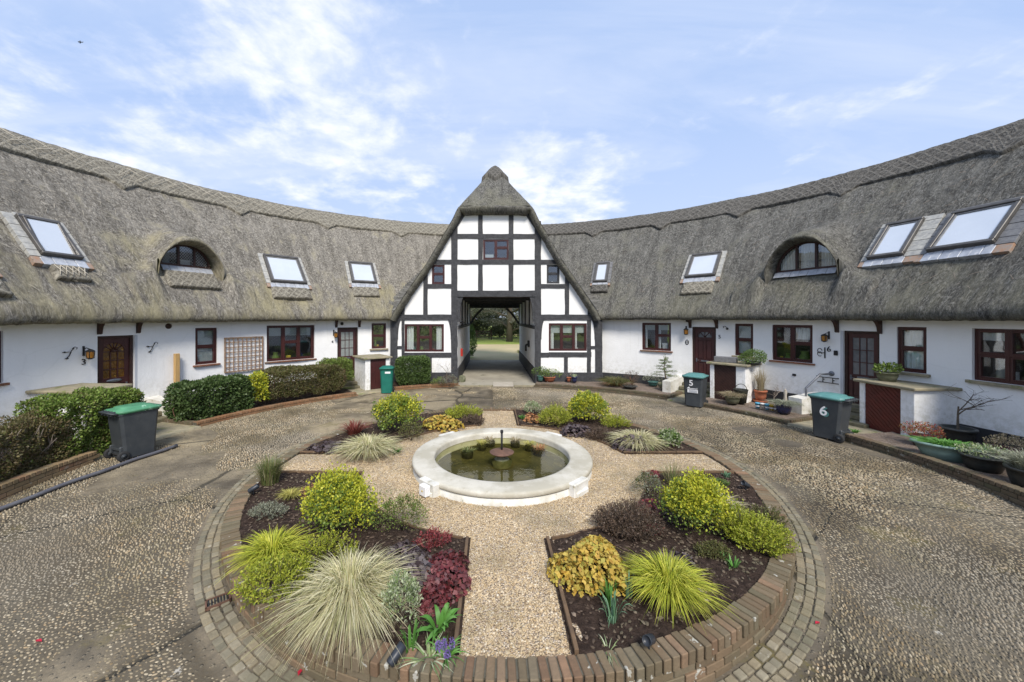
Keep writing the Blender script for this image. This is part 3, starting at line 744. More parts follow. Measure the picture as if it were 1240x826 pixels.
def cased_panes(mf, mp, x0, x1, z0, z1, y, fr=.045, layout=None):
    """sash frame bars into mf, glass into mp"""
    mf.box(x0, x0+fr, y-.03, y+.04, z0, z1, .006); mf.box(x1-fr, x1, y-.03, y+.04, z0, z1, .006)
    mf.box(x0+fr, x1-fr, y-.028, y+.04, z0, z0+fr, .006); mf.box(x0+fr, x1-fr, y-.028, y+.04, z1-fr, z1, .006)
    mp.box(x0+fr, x1-fr, y+.012, y+.018, z0+fr, z1-fr)
def make_window(parent, o, sill='tile', lights=1, split=None, curtains=None, top_split=None, depth=.075, frame_mat='mahogany_paint', R=None, M=None, items=None, interior=True):
    """lights: number of casements; split: fraction of the height where a transom crosses (per light or None)"""
    M = M or frame(o.phi, RW, 0.0)
    w, z0, z1 = o.w, o.z0, o.z1; mf = MB(M); mp = MB(M); y = depth
    mf.box(-w/2, -w/2+.045, y-.04, y+.06, z0, z1); mf.box(w/2-.045, w/2, y-.04, y+.06, z0, z1)
    mf.box(-w/2+.045, w/2-.045, y-.038, y+.06, z0, z0+.05); mf.box(-w/2+.045, w/2-.045, y-.038, y+.06, z1-.045, z1)
    xi = [-w/2+.045+(w-.09)*k/lights for k in range(lights+1)]
    for k in range(lights):
        a, b = xi[k]+(0 if k == 0 else .018), xi[k+1]-(0 if k == lights-1 else .018)
        if k: mf.box(xi[k]-.018, xi[k]+.018, y-.036, y+.06, z0+.05, z1-.045)
        sp = split[k] if isinstance(split, (list, tuple)) else split
        zb, zt = z0+.05, z1-.045
        if sp:
            zm = zb+(zt-zb)*sp; mf.box(a, b, y-.034, y+.055, zm-.018, zm+.018)
            cased_panes(mf, mp, a, b, zb, zm-.018, y, .04); cased_panes(mf, mp, a, b, zm+.018, zt, y-.008, .04)
        else: cased_panes(mf, mp, a, b, zb, zt, y, .045)
    wn = mf.build('window', MT[frame_mat], parent)
    WM[wn] = WM[parent]
    mp.build('pane', MT['window_glass'], wn)
    if sill == 'tile':
        ms = MB(M); rng = random.Random(int(o.phi*1000)); n = max(3, int((w+.14)/.11)); s = (w+.14)/n
        for k in range(n): ms.box(-w/2-.07+k*s+.002, -w/2-.07+(k+1)*s-.002, -.075+rng.uniform(-.004, .004), depth-.04, z0-.055, z0-.004, .004)
        ms.build('sill', MT['sill_tile'], wn)
    elif sill == 'stone':
        ms = MB(M); ms.box(-w/2-.08, w/2+.08, -.09, depth-.04, z0-.07, z0-.004, .008); ms.build('sill', MT['stone_slab'], wn)
    if interior:
        mi = MB(M); D = .95; e = .12
        a, b, c, d = -w/2-e, w/2+e, z0-e*2, z1+e
        y0 = .16
        mi.quad((a, D, c), (b, D, c), (b, D, d), (a, D, d)); mi.quad((a, y0, c), (a, D, c), (a, D, d), (a, y0, d)); mi.quad((b, y0, c), (b, D, c), (b, D, d), (b, y0, d))
        mi.quad((a, y0, c), (b, y0, c), (b, D, c), (a, D, c)); mi.quad((a, y0, d), (b, y0, d), (b, D, d), (a, D, d))
        mi.box(-w/2, w/2, .155, .34, z0-.05, z0+.0)     # inner window board
        mi.build('interior', MT['room_dark'], wn)
    if curtains:
        for cu in curtains:
            kind, u0, u1, v0, v1 = cu[:5]
            mc = MB(M); xa = -w/2+.05+(w-.1)*u0; xb = -w/2+.05+(w-.1)*u1; za = z0+.05+(z1-z0-.1)*v0; zb = z0+.05+(z1-z0-.1)*v1
            n = max(6, int((xb-xa)/.02)); amp = .022 if kind == 'curtain' else 0.0
            vs = []; fs = []
            for k in range(n+1):
                x = xa+(xb-xa)*k/n; yy = .135+amp*math.sin(k*1.25)+(.01*math.sin(k*.4) if amp else 0)
                vs += [(x, yy, za), (x, yy-.004, zb)]
            for k in range(n): fs.append((2*k, 2*k+2, 2*k+3, 2*k+1))
            mc.add(vs, fs); mc.build('curtain' if kind == 'curtain' else 'blind', MT['curtain_white' if kind == 'curtain' else 'blind_grey'], wn)
    for it in (items or []):
        mat, u, wd, ht, shp = it; x = -w/2+.06+(w-.12)*u; z = z0+.001; mm = MB(M)
        if shp == 'box': mm.box(x-wd/2, x+wd/2, .19, .27, z, z+ht, .01)
        elif shp == 'vase': mm.lathe([(.001, 0), (wd*.35, 0), (wd*.5, ht*.4), (wd*.3, ht*.8), (wd*.4, ht)], 10, (x, .23, z))
        mm.build('ornament', MT[mat], wn)
    return wn

def make_door(parent, o, style, label=None, mat='door_maroon', M=None):
    M = M or frame(o.phi, RW, 0.0); w, z0, z1 = o.w, o.z0, o.z1; y = .10
    fr = MB(M); f = .07
    fr.box(-w/2, -w/2+f, y-.05, y+.06, z0, z1, .005); fr.box(w/2-f, w/2, y-.05, y+.06, z0, z1, .005); fr.box(-w/2+f, w/2-f, y-.048, y+.06, z1-f, z1, .005)
    d = fr.build('door', MT['dark_brown_wood'], parent); WM[d] = WM[parent]
    if label: d['label'] = label
    a, b, c, e = -w/2+f, w/2-f, z0+.01, z1-f; W = b-a; Hh = e-c
    mb = MB(M); gl = MB(M)
    def rail(x0, x1, zz0, zz1, dy=0): mb.box(x0, x1, y-.012-dy, y+.03, zz0, zz1, .005)
    st = .12 if W > .75 else .10
    rail(a, a+st, c, e); rail(b-st, b, c, e); rail(a+st, b-st, e-.12, e); rail(a+st, b-st, c, c+.20)
    gb = 0
    if style == 'arched_amber':
        zb = c+Hh*.44; zt = e-.12; rail(a+st, b-st, zb-.16, zb)
        R0 = (W-2*st)/2; xc = (a+b)/2; zc = zt-R0
        gl.box(a+st, b-st, y+.008, y+.014, zb, zt)
        # spandrels around the arch
        n = 12
        for sgn in (-1, 1):
            for k in range(n):
                t0 = math.pi/2*k/n; t1 = math.pi/2*(k+1)/n
                x0, zz0 = xc+sgn*R0*math.cos(t0), zc+R0*math.sin(t0); x1, zz1 = xc+sgn*R0*math.cos(t1), zc+R0*math.sin(t1)
                mb.prism([(x0, zz0), (x1, zz1), (x1, zt+.001), (x0, zt+.001)] if abs(x0-x1) > 1e-6 else [(x0, zz0), (x1+1e-4, zz1), (x1, zt)], y-.010, y+.028)
        for k in (1, 2): xx = a+st+(W-2*st)*k/3; mb.box(xx-.012, xx+.012, y-.008, y+.02, zb, zc)
        for k in range(1, 4): zz = zb+(zc-zb)*k/3; mb.box(a+st, b-st, y-.006, y+.02, zz-.012, zz+.012)
        for ang in (40, 68, 90, 112, 140):
            t = R_(ang); mb.tube([(xc+.06*math.cos(t), y+.0, zc+.06*math.sin(t)), (xc+R0*math.cos(t), y+.0, zc+R0*math.sin(t))], .013, 5)
        mb.lathe([(.001, 0), (.09, 0), (.09, .02), (.001, .02)], 12, (xc, y, zc+.01))
        rail(a+st, b-st, zb-.5, zb-.42); 
        for (p, q) in ((a+st+.03, (a+b)/2-.03), ((a+b)/2+.03, b-st-.03)): mb.box(p, q, y-.004, y+.02, c+.24, zb-.52, .012)
        mb.box((a+b)/2-.03, (a+b)/2+.03, y-.010, y+.03, c+.2, zb-.5); g = 'amber_glass'; mb.box(a+st, b-st, y+.012, y+.03, c+.2, zb-.16)
        hz = zb-.22
    elif style in ('nine_light',):
        zb = c+Hh*.42; zt = e-.12; rail(a+st, b-st, zb-.14, zb); gl.box(a+st, b-st, y+.008, y+.014, zb, zt)
        for k in (1, 2): xx = a+st+(W-2*st)*k/3; mb.box(xx-.011, xx+.011, y-.006, y+.02, zb, zt)
        for k in (1, 2): zz = zb+(zt-zb)*k/3; mb.box(a+st, b-st, y-.005, y+.02, zz-.011, zz+.011)
        mb.box(a+st, b-st, y+.012, y+.03, c+.2, zb-.14)
        for (p, q) in ((a+st+.03, (a+b)/2-.03), ((a+b)/2+.03, b-st-.03)): mb.box(p, q, y-.004, y+.02, c+.24, zb-.2, .012)
        g = 'dark_glazing' if 'dark' in (label or '') else 'obscured_glass'; hz = zb-.1
    else:                                        # four panels under a fan light
        zb = c+Hh*.80; zt = e-.10; R0 = (W-2*st)/2-.02; xc = (a+b)/2
        zc = zt-R0; gl.box(a+st, b-st, y+.010, y+.014, zc-.02, zt)
        n = 12
        for sgn in (-1, 1):
            for k in range(n):
                t0 = math.pi/2*k/n; t1 = math.pi/2*(k+1)/n
                x0, zz0 = xc+sgn*R0*math.cos(t0), zc+R0*math.sin(t0); x1, zz1 = xc+sgn*R0*math.cos(t1), zc+R0*math.sin(t1)
                mb.prism([(x0, zz0), (x1, zz1), (x1, zt+.001), (x0, zt+.001)] if abs(x0-x1) > 1e-6 else [(x0, zz0), (x1+1e-4, zz1), (x1, zt)], y-.010, y+.028)
        for ang in (50, 90, 130): t = R_(ang); mb.tube([(xc, y, zc), (xc+R0*math.cos(t), y, zc+R0*math.sin(t))], .014, 5)
        rail(a+st, b-st, zc-.10, zc-.0); mb.box(xc-.04, xc+.04, y-.012, y+.03, c+.2, zc-.1)
        zz = c+Hh*.40; rail(a+st, b-st, zz-.08, zz+.03); mb.box(a+st, b-st, y+.012, y+.03, c+.2, zc-.1)
        for (p, q) in ((a+st+.02, xc-.06), (xc+.06, b-st-.02)):
            mb.box(p, q, y-.002, y+.02, c+.23, zz-.11, .014); mb.box(p, q, y-.002, y+.02, zz+.06, zc-.13, .014)
        g = 'dark_glazing'; hz = zz
    lf = mb.build('door_leaf', MT[mat], d); gl.build('glazing', MT[g], d)
    hd = MB(M); hx = a+.06 if style != 'arched_amber' else b-.06
    hd.box(hx-.02, hx+.02, y-.022, y-.01, hz-.07, hz+.07, .004); hd.tube([(hx, y-.05, hz), (hx+(.10 if hx < 0 else -.10), y-.05, hz)], .009, 6); hd.tube([(hx, y-.02, hz), (hx, y-.052, hz)], .009, 6)
    hd.build('handle', MT['galvanised'], d)
    lp = MB(M); zz = hz+.02 if style != 'panelled' else hz-.02
    if style == 'arched_amber':
        lp.lathe([(.001, -.006), (.16, -.006), (.15, .006), (.001, .006)], 20, (0, 0, 0), sx=1)
        for i in range(len(lp.v)): pass
        lp = MB(M @ Matrix.Translation((0, y-.018, zb-.07)) @ Matrix.Rotation(R_(90), 4, 'X')); lp.lathe([(.001, -.006), (.17, -.006), (.16, .008), (.001, .008)], 20, sy=.25)
    else: lp.box(-.13, .13, y-.022, y-.008, zz-.025, zz+.025, .004)
    lp.build('letterbox', MT['galvanised'], d)
    th = MB(M); th.box(-w/2, w/2, -.02, y+.06, z0-.05, z0+.012, .006); th.build('threshold', MT['stone_slab'], d)
    bk = MB(M); bk.quad((-w/2, .2, z0), (w/2, .2, z0), (w/2, .2, z1), (-w/2, .2, z1)); bk.build('backing', MT['room_dark'], d)
    return d

def bracket(parent, phi, z1, drop=.42, out=.30):
    mb = MB(frame(phi, RW, 0)); pr = [(0.0, z1), (0.0, z1-drop)]
    vs = []; n = 8; w = .045
    prof = [(0, z1), (0, z1-drop)]
    for k in range(n+1):
        t = k/n*math.pi/2; prof.append((-(.05+(out-.05)*(1-math.cos(t))), z1-drop+.02+(drop-.06)*math.sin(t)))
    prof.append((-out, z1))
    m = len(prof)
    vs = [(-w, y, z) for y, z in prof]+[(w, y, z) for y, z in prof]
    mb.add(vs, [tuple(range(m)), tuple(range(2*m-1, m-1, -1))]+[(i, i+m, (i+1) % m+m, (i+1) % m) for i in range(m)])
    mb.build('eave_bracket', MT['dark_brown_wood'], parent)

# eyebrow dormers (hit on the thatch surface)
def eyebrow_def(px0, px1, pys, top):
    P, phi, r = roof_hit((px0+px1)/2, pys)
    P0, ph0, r0 = roof_hit(px0, pys); P1, ph1, r1 = roof_hit(px1, pys)
    e = Op(); e.phi = phi; e.r = r; e.a = r*abs(ph1-ph0)/2; e.z = roof_z(r); e.zw = e.z; e.rw = r; e.r = r-.34; e.z = roof_z(e.r)
    Yt = P.y; e.h = zat(top, Yt)-e.zw
    print('eyebrow', math.degrees(phi), r, e.a, e.z, e.h); return e
EBL = eyebrow_def(199, 251, 323, 296); EBR = eyebrow_def(944, 1008, 327, 292)
for e_ in (EBL, EBR): e_.ao = e_.a*(1.42 if e_ is EBL else 1.30); e_.H1 = e_.zw+e_.h-e_.z; e_.A = e_.H1+.24; e_.w = e_.ao*1.06

def smax(a, b, k): h = max(k-abs(a-b), 0)/k; return max(a, b)+h*h*k/4
def thatch_wing(parent, side, mats, eb):
    phis = np.linspace(0, R_(116), 560)*side
    prof = [(10.44, 2.90), (10.2, 2.79), (10.05, 2.755), (9.96, 2.79), (9.92, 2.87), (9.925, 2.97)]
    rs = list(np.linspace(RE, RR-.1, 96)); k = int(np.argmin([abs(r-eb.r) for r in rs])); rs[k] = eb.r; rs.insert(k+1, eb.r+1e-4)
    ki = len(prof)+k
    rows = [(r, z, 0) for r, z in prof]+[(r, roof_z(r), 1) for r in rs]
    rows += [(RR+.0, ZR+.02, 1), (RR+.12, ZR-.02, 2)]+[(RR+.1+d, ZR-.08-d*1.15, 2) for d in (.4, 1.2, 2.4, 3.4, 4.4)]
    P = np.zeros((len(phis), len(rows), 3)); UV = np.zeros((len(phis), len(rows), 2))
    slen = [0]
    for (a, b) in zip(rows[:-1], rows[1:]): slen.append(slen[-1]+math.hypot(b[0]-a[0], b[1]-a[1]))
    keep = np.ones((len(phis)-1, len(rows)-1), bool)
    for i, ph in enumerate(phis):
        s_, c_ = math.sin(ph), math.cos(ph)
        t = eb.r*(ph-eb.phi)
        A = eb.A*math.exp(-abs(t/eb.w)**2.6)
        for j, (r, z, q) in enumerate(rows):
            u = ph*12.2; v = slen[j]
            n = .045*noise.noise((u*.55, v*.5, 3*side))+.022*noise.noise((u*2.2, v*1.2, 8))+.020*noise.noise((u*7, v*3.2, 1))+.012*noise.noise((u*17, v*7, 4))
            if q == 0:
                n2 = .016*noise.noise((u*1.1, 0, 2*side))+.012*noise.noise((u*6, v*3, 1)); rr = r+n2; zz = z-(.075*abs(ph)/1.5 if side < 0 else 0)+n2*1.3+.008*noise.noise((u*20, v*9, 1))
            else:
                zz = z
                if q == 1 and A > .004 and j >= ki+1:
                    zt = eb.z+A+(r-eb.r)*(.30)
                    zz = smax(z, zt, .22) if A > .1 else max(z, zt*A/.1+z*(1-A/.1)) if zt > z else z
                    if r-eb.r < .12: zz -= .05*(1-(r-eb.r)/.12)**2
                if q == 1 and j <= ki and A > .01:
                    side_w = min(1, max(0, (abs(t)-eb.ao*.98)/(eb.ao*.25)))
                    if side_w > 0:
                        zt = smax(z, eb.z+A+(r-eb.r)*.30, .22) if A > .1 else max(z, eb.z+A+(r-eb.r)*.3); k_ = max(0, min(1, 1-(eb.r-r)/.75)); zz += (zt-zz)*side_w*k_*k_*(3-2*k_)
                k2 = SL/NRM; rr = r-n*k2; zz = zz+n/NRM
            P[i, j] = (CX+rr*s_, CY+rr*c_, zz); UV[i, j] = (u, v)
    # openings: eyebrow fronts, the part swallowed by the gatehouse
    for i in range(len(phis)-1):
        t = eb.r*((phis[i]+phis[i+1])/2-eb.phi)
        if abs(t) < eb.ao*1.0+.02: keep[i, ki] = False
    Xc = (P[:-1, :-1, 0]+P[1:, 1:, 0])/2; Zc = (P[:-1, :-1, 2]+P[1:, 1:, 2])/2; Yc = (P[:-1, :-1, 1]+P[1:, 1:, 1])/2
    keep &= ~((np.abs(Xc-GX) < 2.2) & (Zc < 4.6))
    keep &= ~((np.abs(Xc-GX) < 4.25) & (Yc < 17.6) & (Zc < 4.2))
    me = grid_mesh('thatched_roof', P, UV, keep)
    rf = link_mesh('thatched_roof', me, MT[mats[0]], parent)
    # ridge cap with pointed scallops
    return rf
GX = .18                                        # axis of the gatehouse
def ridge_cap(roof, side, mat, notch_px, lattice=False):
    notch = []
    for px, py in notch_px:
        P, ph, r = roof_hit(px, py); notch.append(ph)
    last = notch[-1]; stp = R_(15)*side
    while abs(last) < R_(112): last += stp; notch.append(last)
    nph = 620; phis = np.linspace(R_(3), R_(116), nph)*side
    mrows = 16; W0 = 1.16
    P = np.zeros((nph, mrows+4, 3)); UV = np.zeros((nph, mrows+4, 2)); edge = []
    for i, ph in enumerate(phis):
        w = W0
        for nn in notch:
            d = abs(ph-nn)*13.3
            if d < .42: w = W0+.40*(1-d/.42) if d < .30 else W0+.40*(1-.30/.42)*(1-(d-.30)/.12)
        w += .02*noise.noise((ph*30, 0, 4))
        s_, c_ = math.sin(ph), math.cos(ph)
        for j in range(mrows+4):
            if j == 0: d, off = w+.0, -.05
            elif j == 1: d, off = w, .09
            else: d = w*(1-(j-1)/(mrows)); off = .10
            if j >= mrows+2: r = RR+.18*(j-mrows-1); z = ZR+.16-.22*(j-mrows-1)**1.3
            else:
                r = RR-d/NRM; z = roof_z(r); r -= off*SL/NRM; z += off/NRM
                if j >= mrows-1: z -= .03*(j-mrows+2)
            n = .016*noise.noise((ph*90, j*.9, 2))+.03*noise.noise((ph*6, j*.1, 2))+.012*noise.noise((ph*220, j*1.7, 6))
            P[i, j] = (CX+r*s_, CY+r*c_, z+n); UV[i, j] = (ph*13.5, w-d if j < mrows+2 else w+.2*(j-mrows-1))
        r = RR-w/NRM; z = roof_z(r); edge.append(Vector((CX+(r-.13*SL/NRM)*s_, CY+(r-.13*SL/NRM)*c_, z+.13/NRM)))
    rc = link_mesh('ridge_cap', grid_mesh('ridge_cap', P, UV), MT[mat], roof); WM[rc] = WM[roof]
    return rc, notch
def on_roof(phi, d, off=.0):                     # d metres below the ridge, measured down the slope
    r = RR-d/NRM; z = roof_z(r); return Vector((CX+(r-off*SL/NRM)*math.sin(phi), CY+(r-off*SL/NRM)*math.cos(phi), z+off/NRM))

def skylight(parent, corners, name_lbl=None, open_=0.0, apron=None, slate='slate_flashing', tint='skylight_pane', apron_mat='ridge_weathered', sticks=False, fl=(.17, .17, .20, .14)):
    """corners: photo pixels of the frame TL, TR, BR, BL"""
    hs = [roof_hit(*c) for c in corners]
    C = sum((h[0] for h in hs), Vector())/4; phi = math.atan2(C.x-CX, C.y-CY); r = math.hypot(C.x-CX, C.y-CY)
    C = pol(r, phi, roof_z(r))
    u = Vector((math.cos(phi), -math.sin(phi), 0)); n_in = Vector((-math.sin(phi), -math.cos(phi), 0))
    v = Vector((math.sin(phi)/NRM, math.cos(phi)/NRM, SL/NRM)); n = u.cross(v)
    if n.z < 0: n = -n
    us = [(h[0]-C).dot(u) for h in hs]; vs = [(h[0]-C).dot(v) for h in hs]
    uc = sum(us)/4; w = (us[1]-us[0]+us[2]-us[3])/2; h = (vs[0]+vs[1]-vs[2]-vs[3])/2
    w = abs(w); h = abs(h)
    # columns: x=u, y=v, z=n
    M = Matrix(((u.x, v.x, n.x, C.x+u.x*uc), (u.y, v.y, n.y, C.y+u.y*uc), (u.z, v.z, n.z, C.z), (0, 0, 0, 1)))
    print('skylight w %.2f h %.2f' % (w, h))
    o0 = .03; f = .075
    fr = MB(M); fr.box(-w/2, w/2, -h/2, -h/2+f, o0, o0+.15, .01); fr.box(-w/2, w/2, h/2-f*1.3, h/2, o0, o0+.16, .01)
    fr.box(-w/2-.002, -w/2+f, -h/2+f, h/2-f*1.3, o0, o0+.148, .01); fr.box(w/2-f, w/2+.002, -h/2+f, h/2-f*1.3, o0, o0+.148, .01)
    s = fr.build('skylight', MT['skylight_metal'], parent); WM[s] = WM[parent]
    fb = MB(M)
    def patch(mb, x0, x1, y0, y1, z0, z1, nseg, axis):
        for k in range(nseg):
            if axis == 'y': a = y0+(y1-y0)*k/nseg; mb.box(x0, x1, a+.004, y0+(y1-y0)*(k+1)/nseg-.004, z0, z1+.006*(k % 2), .004)
            else: a = x0+(x1-x0)*k/nseg; mb.box(a+.004, x0+(x1-x0)*(k+1)/nseg-.004, y0, y1, z0, z1+.006*(k % 2), .004)
    n_ = max(4, int(h/.17))
    patch(fb, -w/2-fl[0], -w/2-.005, -h/2-.05, h/2+.08, -.06, o0+.06, n_, 'y'); fb.build('side_flashing', MT[slate], s); fb = MB(M); patch(fb, w/2+.005, w/2+fl[1], -h/2-.05, h/2+.08, -.06, o0+.06, n_, 'y')
    fb.box(-w/2, w/2, h/2+.002, h/2+fl[3], -.06, o0+.07, .006)
    fb.build('side_flashing', MT[slate], s)
    if fl[2] > 0:
        ld = MB(M); patch(ld, -w/2-.04, w/2+.04, -h/2-fl[2], -h/2-.004, -.05, o0+.045, max(3, int(w/.16)), 'x'); ld.build('lead_apron', MT['lead_sheet'], s)
        rs = MB(M); rs.box(-w/2-fl[0], -w/2-.045, -h/2-fl[2], -h/2-.055, -.05, o0+.05, .004); rs.build('corner_flashing', MT['rusty_flashing'], s); rs = MB(M); rs.box(w/2+.045, w/2+fl[1], -h/2-fl[2], -h/2-.055, -.05, o0+.05, .004); rs.build('corner_flashing', MT['rusty_flashing'], s)
    if open_:
        A = M @ Matrix.Translation((0, .0, o0+.09)) @ Matrix.Rotation(open_, 4, 'X')
        sh = MB(A); a, b, c, d = -w/2+.05, w/2-.05, -h/2+.05, h/2-.09
        g = .055
        sh.box(a, b, c, c+g, -.02, .05, .008); sh.box(a, b, d-g, d, -.02, .05, .008); sh.box(a, a+g, c+g, d-g, -.02, .048, .008); sh.box(b-g, b, c+g, d-g, -.02, .048, .008)
        sh.build('sash', MT['skylight_metal'], s)
        pn = MB(A); pn.box(a+g, b-g, c+g, d-g, .01, .02); pn.build('pane', MT[tint], s)
        dk = MB(M); dk.box(-w/2+f, w/2-f, -h/2+f, h/2-f*1.3, -.02, .035); dk.build('opening', MT['room_dark'], s)
    else:
        g = .04; sh = MB(M); a, b, c, d = -w/2+f+.004, w/2-f-.004, -h/2+f+.004, h/2-f*1.3-.004
        sh.box(a, b, c, c+g, o0, o0+.125, .006); sh.box(a, b, d-g, d, o0, o0+.125, .006); sh.box(a, a+g, c+g, d-g, o0, o0+.123, .006); sh.box(b-g, b, c+g, d-g, o0, o0+.123, .006)
        sh.build('sash', MT['slate_dark'], s)
        pn = MB(M); pn.box(a+g, b-g, c+g, d-g, o0+.06, o0+.10); pn.build('pane', MT[tint], s)
    if apron:
        ah, thick, aw = apron; n1, n2 = 20, 12
        P = np.zeros((n1, n2, 3)); UV = np.zeros((n1, n2, 2)); y1 = -h/2-max(fl[2], .01)+.02; y0 = y1-ah
        for i in range(n1):
            for j in range(n2):
                x = -aw*w/2+aw*w*i/(n1-1); fy = max(0, j-2)/(n2-3); y = y0+(y1-y0)*fy
                zz = thick
                if j == 0: zz = -.10
                if j == 1: zz = thick*.5; y = y0-.012
                if i in (0, n1-1): zz = -.10
                elif i in (1, n1-2): zz *= .75
                zz += .012*noise.noise((x*14, y*14, phi*9))
                P[i, j] = tuple(M @ Vector((x, y, zz))); UV[i, j] = (x+phi*9, y*1.0)
        ap = link_mesh('thatch_apron', grid_mesh('thatch_apron', P, UV), MT[apron_mat], s); WM[ap] = WM[parent]
        if sticks:
            st = MB(M); aw2 = aw*w/2-.06
            for k in range(5):
                x = -aw2+aw2*2*k/5; x2 = x+aw2*2/5
                st.tube([(x, y0+.06, thick+.02), (x2, y1-.05, thick+.02)], .009, 5); st.tube([(x, y1-.05, thick+.028), (x2, y0+.06, thick+.028)], .009, 5)
            st.build('apron_lattice', MT['straw_stick'], s)
    return s

def eyebrow_window(parent, e, side, lattice, mats, apron_on):
    """arched window standing under the lifted thatch, local frame: x tangent, y radial outwards, z up"""
    M = frame(e.phi, e.r, 0.0); a, h, z0 = e.a, e.h, e.zw; z1 = e.z; yw = e.rw-e.r
    # thatch lip: rounded arch band that joins the lifted surface to the soffit
    n = 48; rows = 9; P = np.zeros((n+1, rows, 3)); UV = np.zeros((n+1, rows, 2))
    ao = e.ao
    for i in range(n+1):
        t = math.pi*i/n; x = -ao*math.cos(t); zi = z1+(e.H1+.02)*math.sin(t)**.80-.03; zb_ = z0+(h+.02)*math.sin(t)**.9-.06
        xo = x*1.0; A = e.A*math.exp(-abs(xo*side*1.0/e.w)**2.6); zo = max(z1+A-.045, zi+.015)
        prof = [(.03, zo+.03), (-.06, zo), (-.13, zo-.06), (-.16, (zo+zi)/2+.02), (-.14, (zo+zi)/2-.04), (-.06, zi+.02), (.05, zi), (.22, (zi+zb_)/2), (yw+.08, zb_)]
        for j, (y, z) in enumerate(prof):
            nn = .015*noise.noise((x*6, j*.8, e.phi*5))
            P[i, j] = tuple(M @ Vector((x*(1-.10*max(0, y)/(yw+.08)), y+nn, z+nn))); UV[i, j] = (x+e.phi*12, j*.08)
    lip = link_mesh('eyebrow_thatch', grid_mesh('eyebrow_thatch', P, UV), MT[mats[0]], parent)
    yb = yw; fr = MB(M)
    n1, n2 = 24, 7; P = np.zeros((n1, n2, 3)); UV = np.zeros((n1, n2, 2))
    for i in range(n1):
        for j in range(n2):
            x = (-1+2*i/(n1-1))*ao*1.04; y = -.12+(yw+.2)*j/(n2-1); P[i, j] = tuple(M @ Vector((x, y, z1+y*SL-.01+.012*noise.noise((x*9, y*9, 1))))); UV[i, j] = (x+e.phi*12, y*1.5)
    link_mesh('recess_thatch', grid_mesh('recess_thatch', P, UV), MT[mats[0]], parent)
    def arch(mb, r0x, r0z, r1x, r1z, y0, y1, nn=26):
        vs = []
        for i in range(nn+1):
            t = math.pi*i/nn; c, s = -math.cos(t), math.sin(t)
            vs += [(r0x*c, y0, z0+r0z*s), (r1x*c, y0, z0+r1z*s), (r1x*c, y1, z0+r1z*s), (r0x*c, y1, z0+r0z*s)]
        fs = []
        for i in range(nn):
            for j in range(4): fs.append((i*4+j, (i+1)*4+j, (i+1)*4+(j+1) % 4, i*4+(j+1) % 4))
        mb.add(vs, fs)
    w = a*1.12; hh = h*.98
    arch(fr, w, hh, w-.06, hh-.06, yb-.03, yb+.05); fr.box(-w, w, yb-.05, yb+.05, z0-.03, z0+.055, .006)
    for x in (-w*.30, w*.33): zz = z0+hh*math.sqrt(1-(x/w)**2)-.03; fr.box(x-.03, x+.03, yb-.034, yb+.05, z0+.04, zz)
    win = fr.build('eyebrow_window', MT['dark_brown_wood'], parent); WM[win] = WM[parent]
    gl = MB(M); pts = [(-(w-.05)*math.cos(math.pi*i/26), z0+(hh-.05)*math.sin(math.pi*i/26)) for i in range(27)]
    gl.prism(pts, yb+.012, yb+.018); gl.build('pane', MT['window_glass'], win)
    bk = MB(M); b2 = [(-(w+.0)*math.cos(math.pi*i/26), z0+hh*math.sin(math.pi*i/26)) for i in range(27)]
    bk.add([(x, .95, z) for x, z in b2], [tuple(range(27))])
    bk.add([(x, yb+.06, z) for x, z in b2]+[(x, .95, z) for x, z in b2], [(i, i+1, i+28, i+27) for i in range(26)])
    bk.quad((-w, yb+.06, z0), (w, yb+.06, z0), (w, .95, z0), (-w, .95, z0)); bk.build('interior', MT['room_dark'], win)
    if lattice:
        lt = MB(M)
        for k in range(-22, 23):
            for sg in (-1, 1):
                for q in range(1): pass
        for k in range(-14, 15):
            for sg in (-1, 1):
                x0 = k*.075; seg = []
                for q in range(30):
                    z = q/29*hh; x = x0+sg*z*.8
                    if abs(x) < w-.06 and z < hh*math.sqrt(max(0, 1-(x/w)**2))-.05: seg.append((x, yb+.006, z0+z+.01))
                if len(seg) > 3: lt.tube([seg[0], seg[-1]], .004, 4)
        lt.build('leaded_lattice', MT['lead_sheet'], win)
        pp = MB(M); pp.box(-.10, .16, yb+.09, yb+.11, z0+.05, z0+.22); pp.build('paper', MT['paper_white'], win)
    cu = MB(M)
    spans = ((-w*.92, -w*.40), (-w*.22, w*.22), (w*.42, w*.92)) if not lattice else ((-w*.92, -w*.55),)
    for xa, xb in spans:
        vs = []; m = 22
        for i in range(m+1):
            x = xa+(xb-xa)*i/m; zt = z0+hh*math.sqrt(max(.0, 1-(x/w)**2))-.05; y = yb+.13+.02*math.sin(i*1.7)
            vs += [(x, y, z0+.03), (x, y, max(zt, z0+.05))]
        cu.add(vs, [(2*i, 2*i+2, 2*i+3, 2*i+1) for i in range(m)])
    cu.build('curtain', MT['curtain_white' if not lattice else 'blind_grey'], win)
    # sloping lead sill and apron laid on the thatch below
    k = SL
    ld = MB(M); aw = a*1.12
    def onsl(x, y, off): return (x, yb+y-off*SL/NRM, z0+y*SL+off/NRM)
    segs = 7
    for q in range(segs):
        x0 = -aw+2*aw*q/segs+.004; x1 = -aw+2*aw*(q+1)/segs-.004; o = .05+.008*(q % 2)
        vs = [(x0, yb-.04, z0-.005), (x1, yb-.04, z0-.005), (x1, yb-.10, z0-.03), (x0, yb-.10, z0-.03), onsl(x0, -.20, o), onsl(x1, -.20, o)]
        ld.add(vs, [(0, 1, 2, 3), (3, 2, 5, 4)])
    ld.build('lead_apron', MT['lead_sheet'], win)
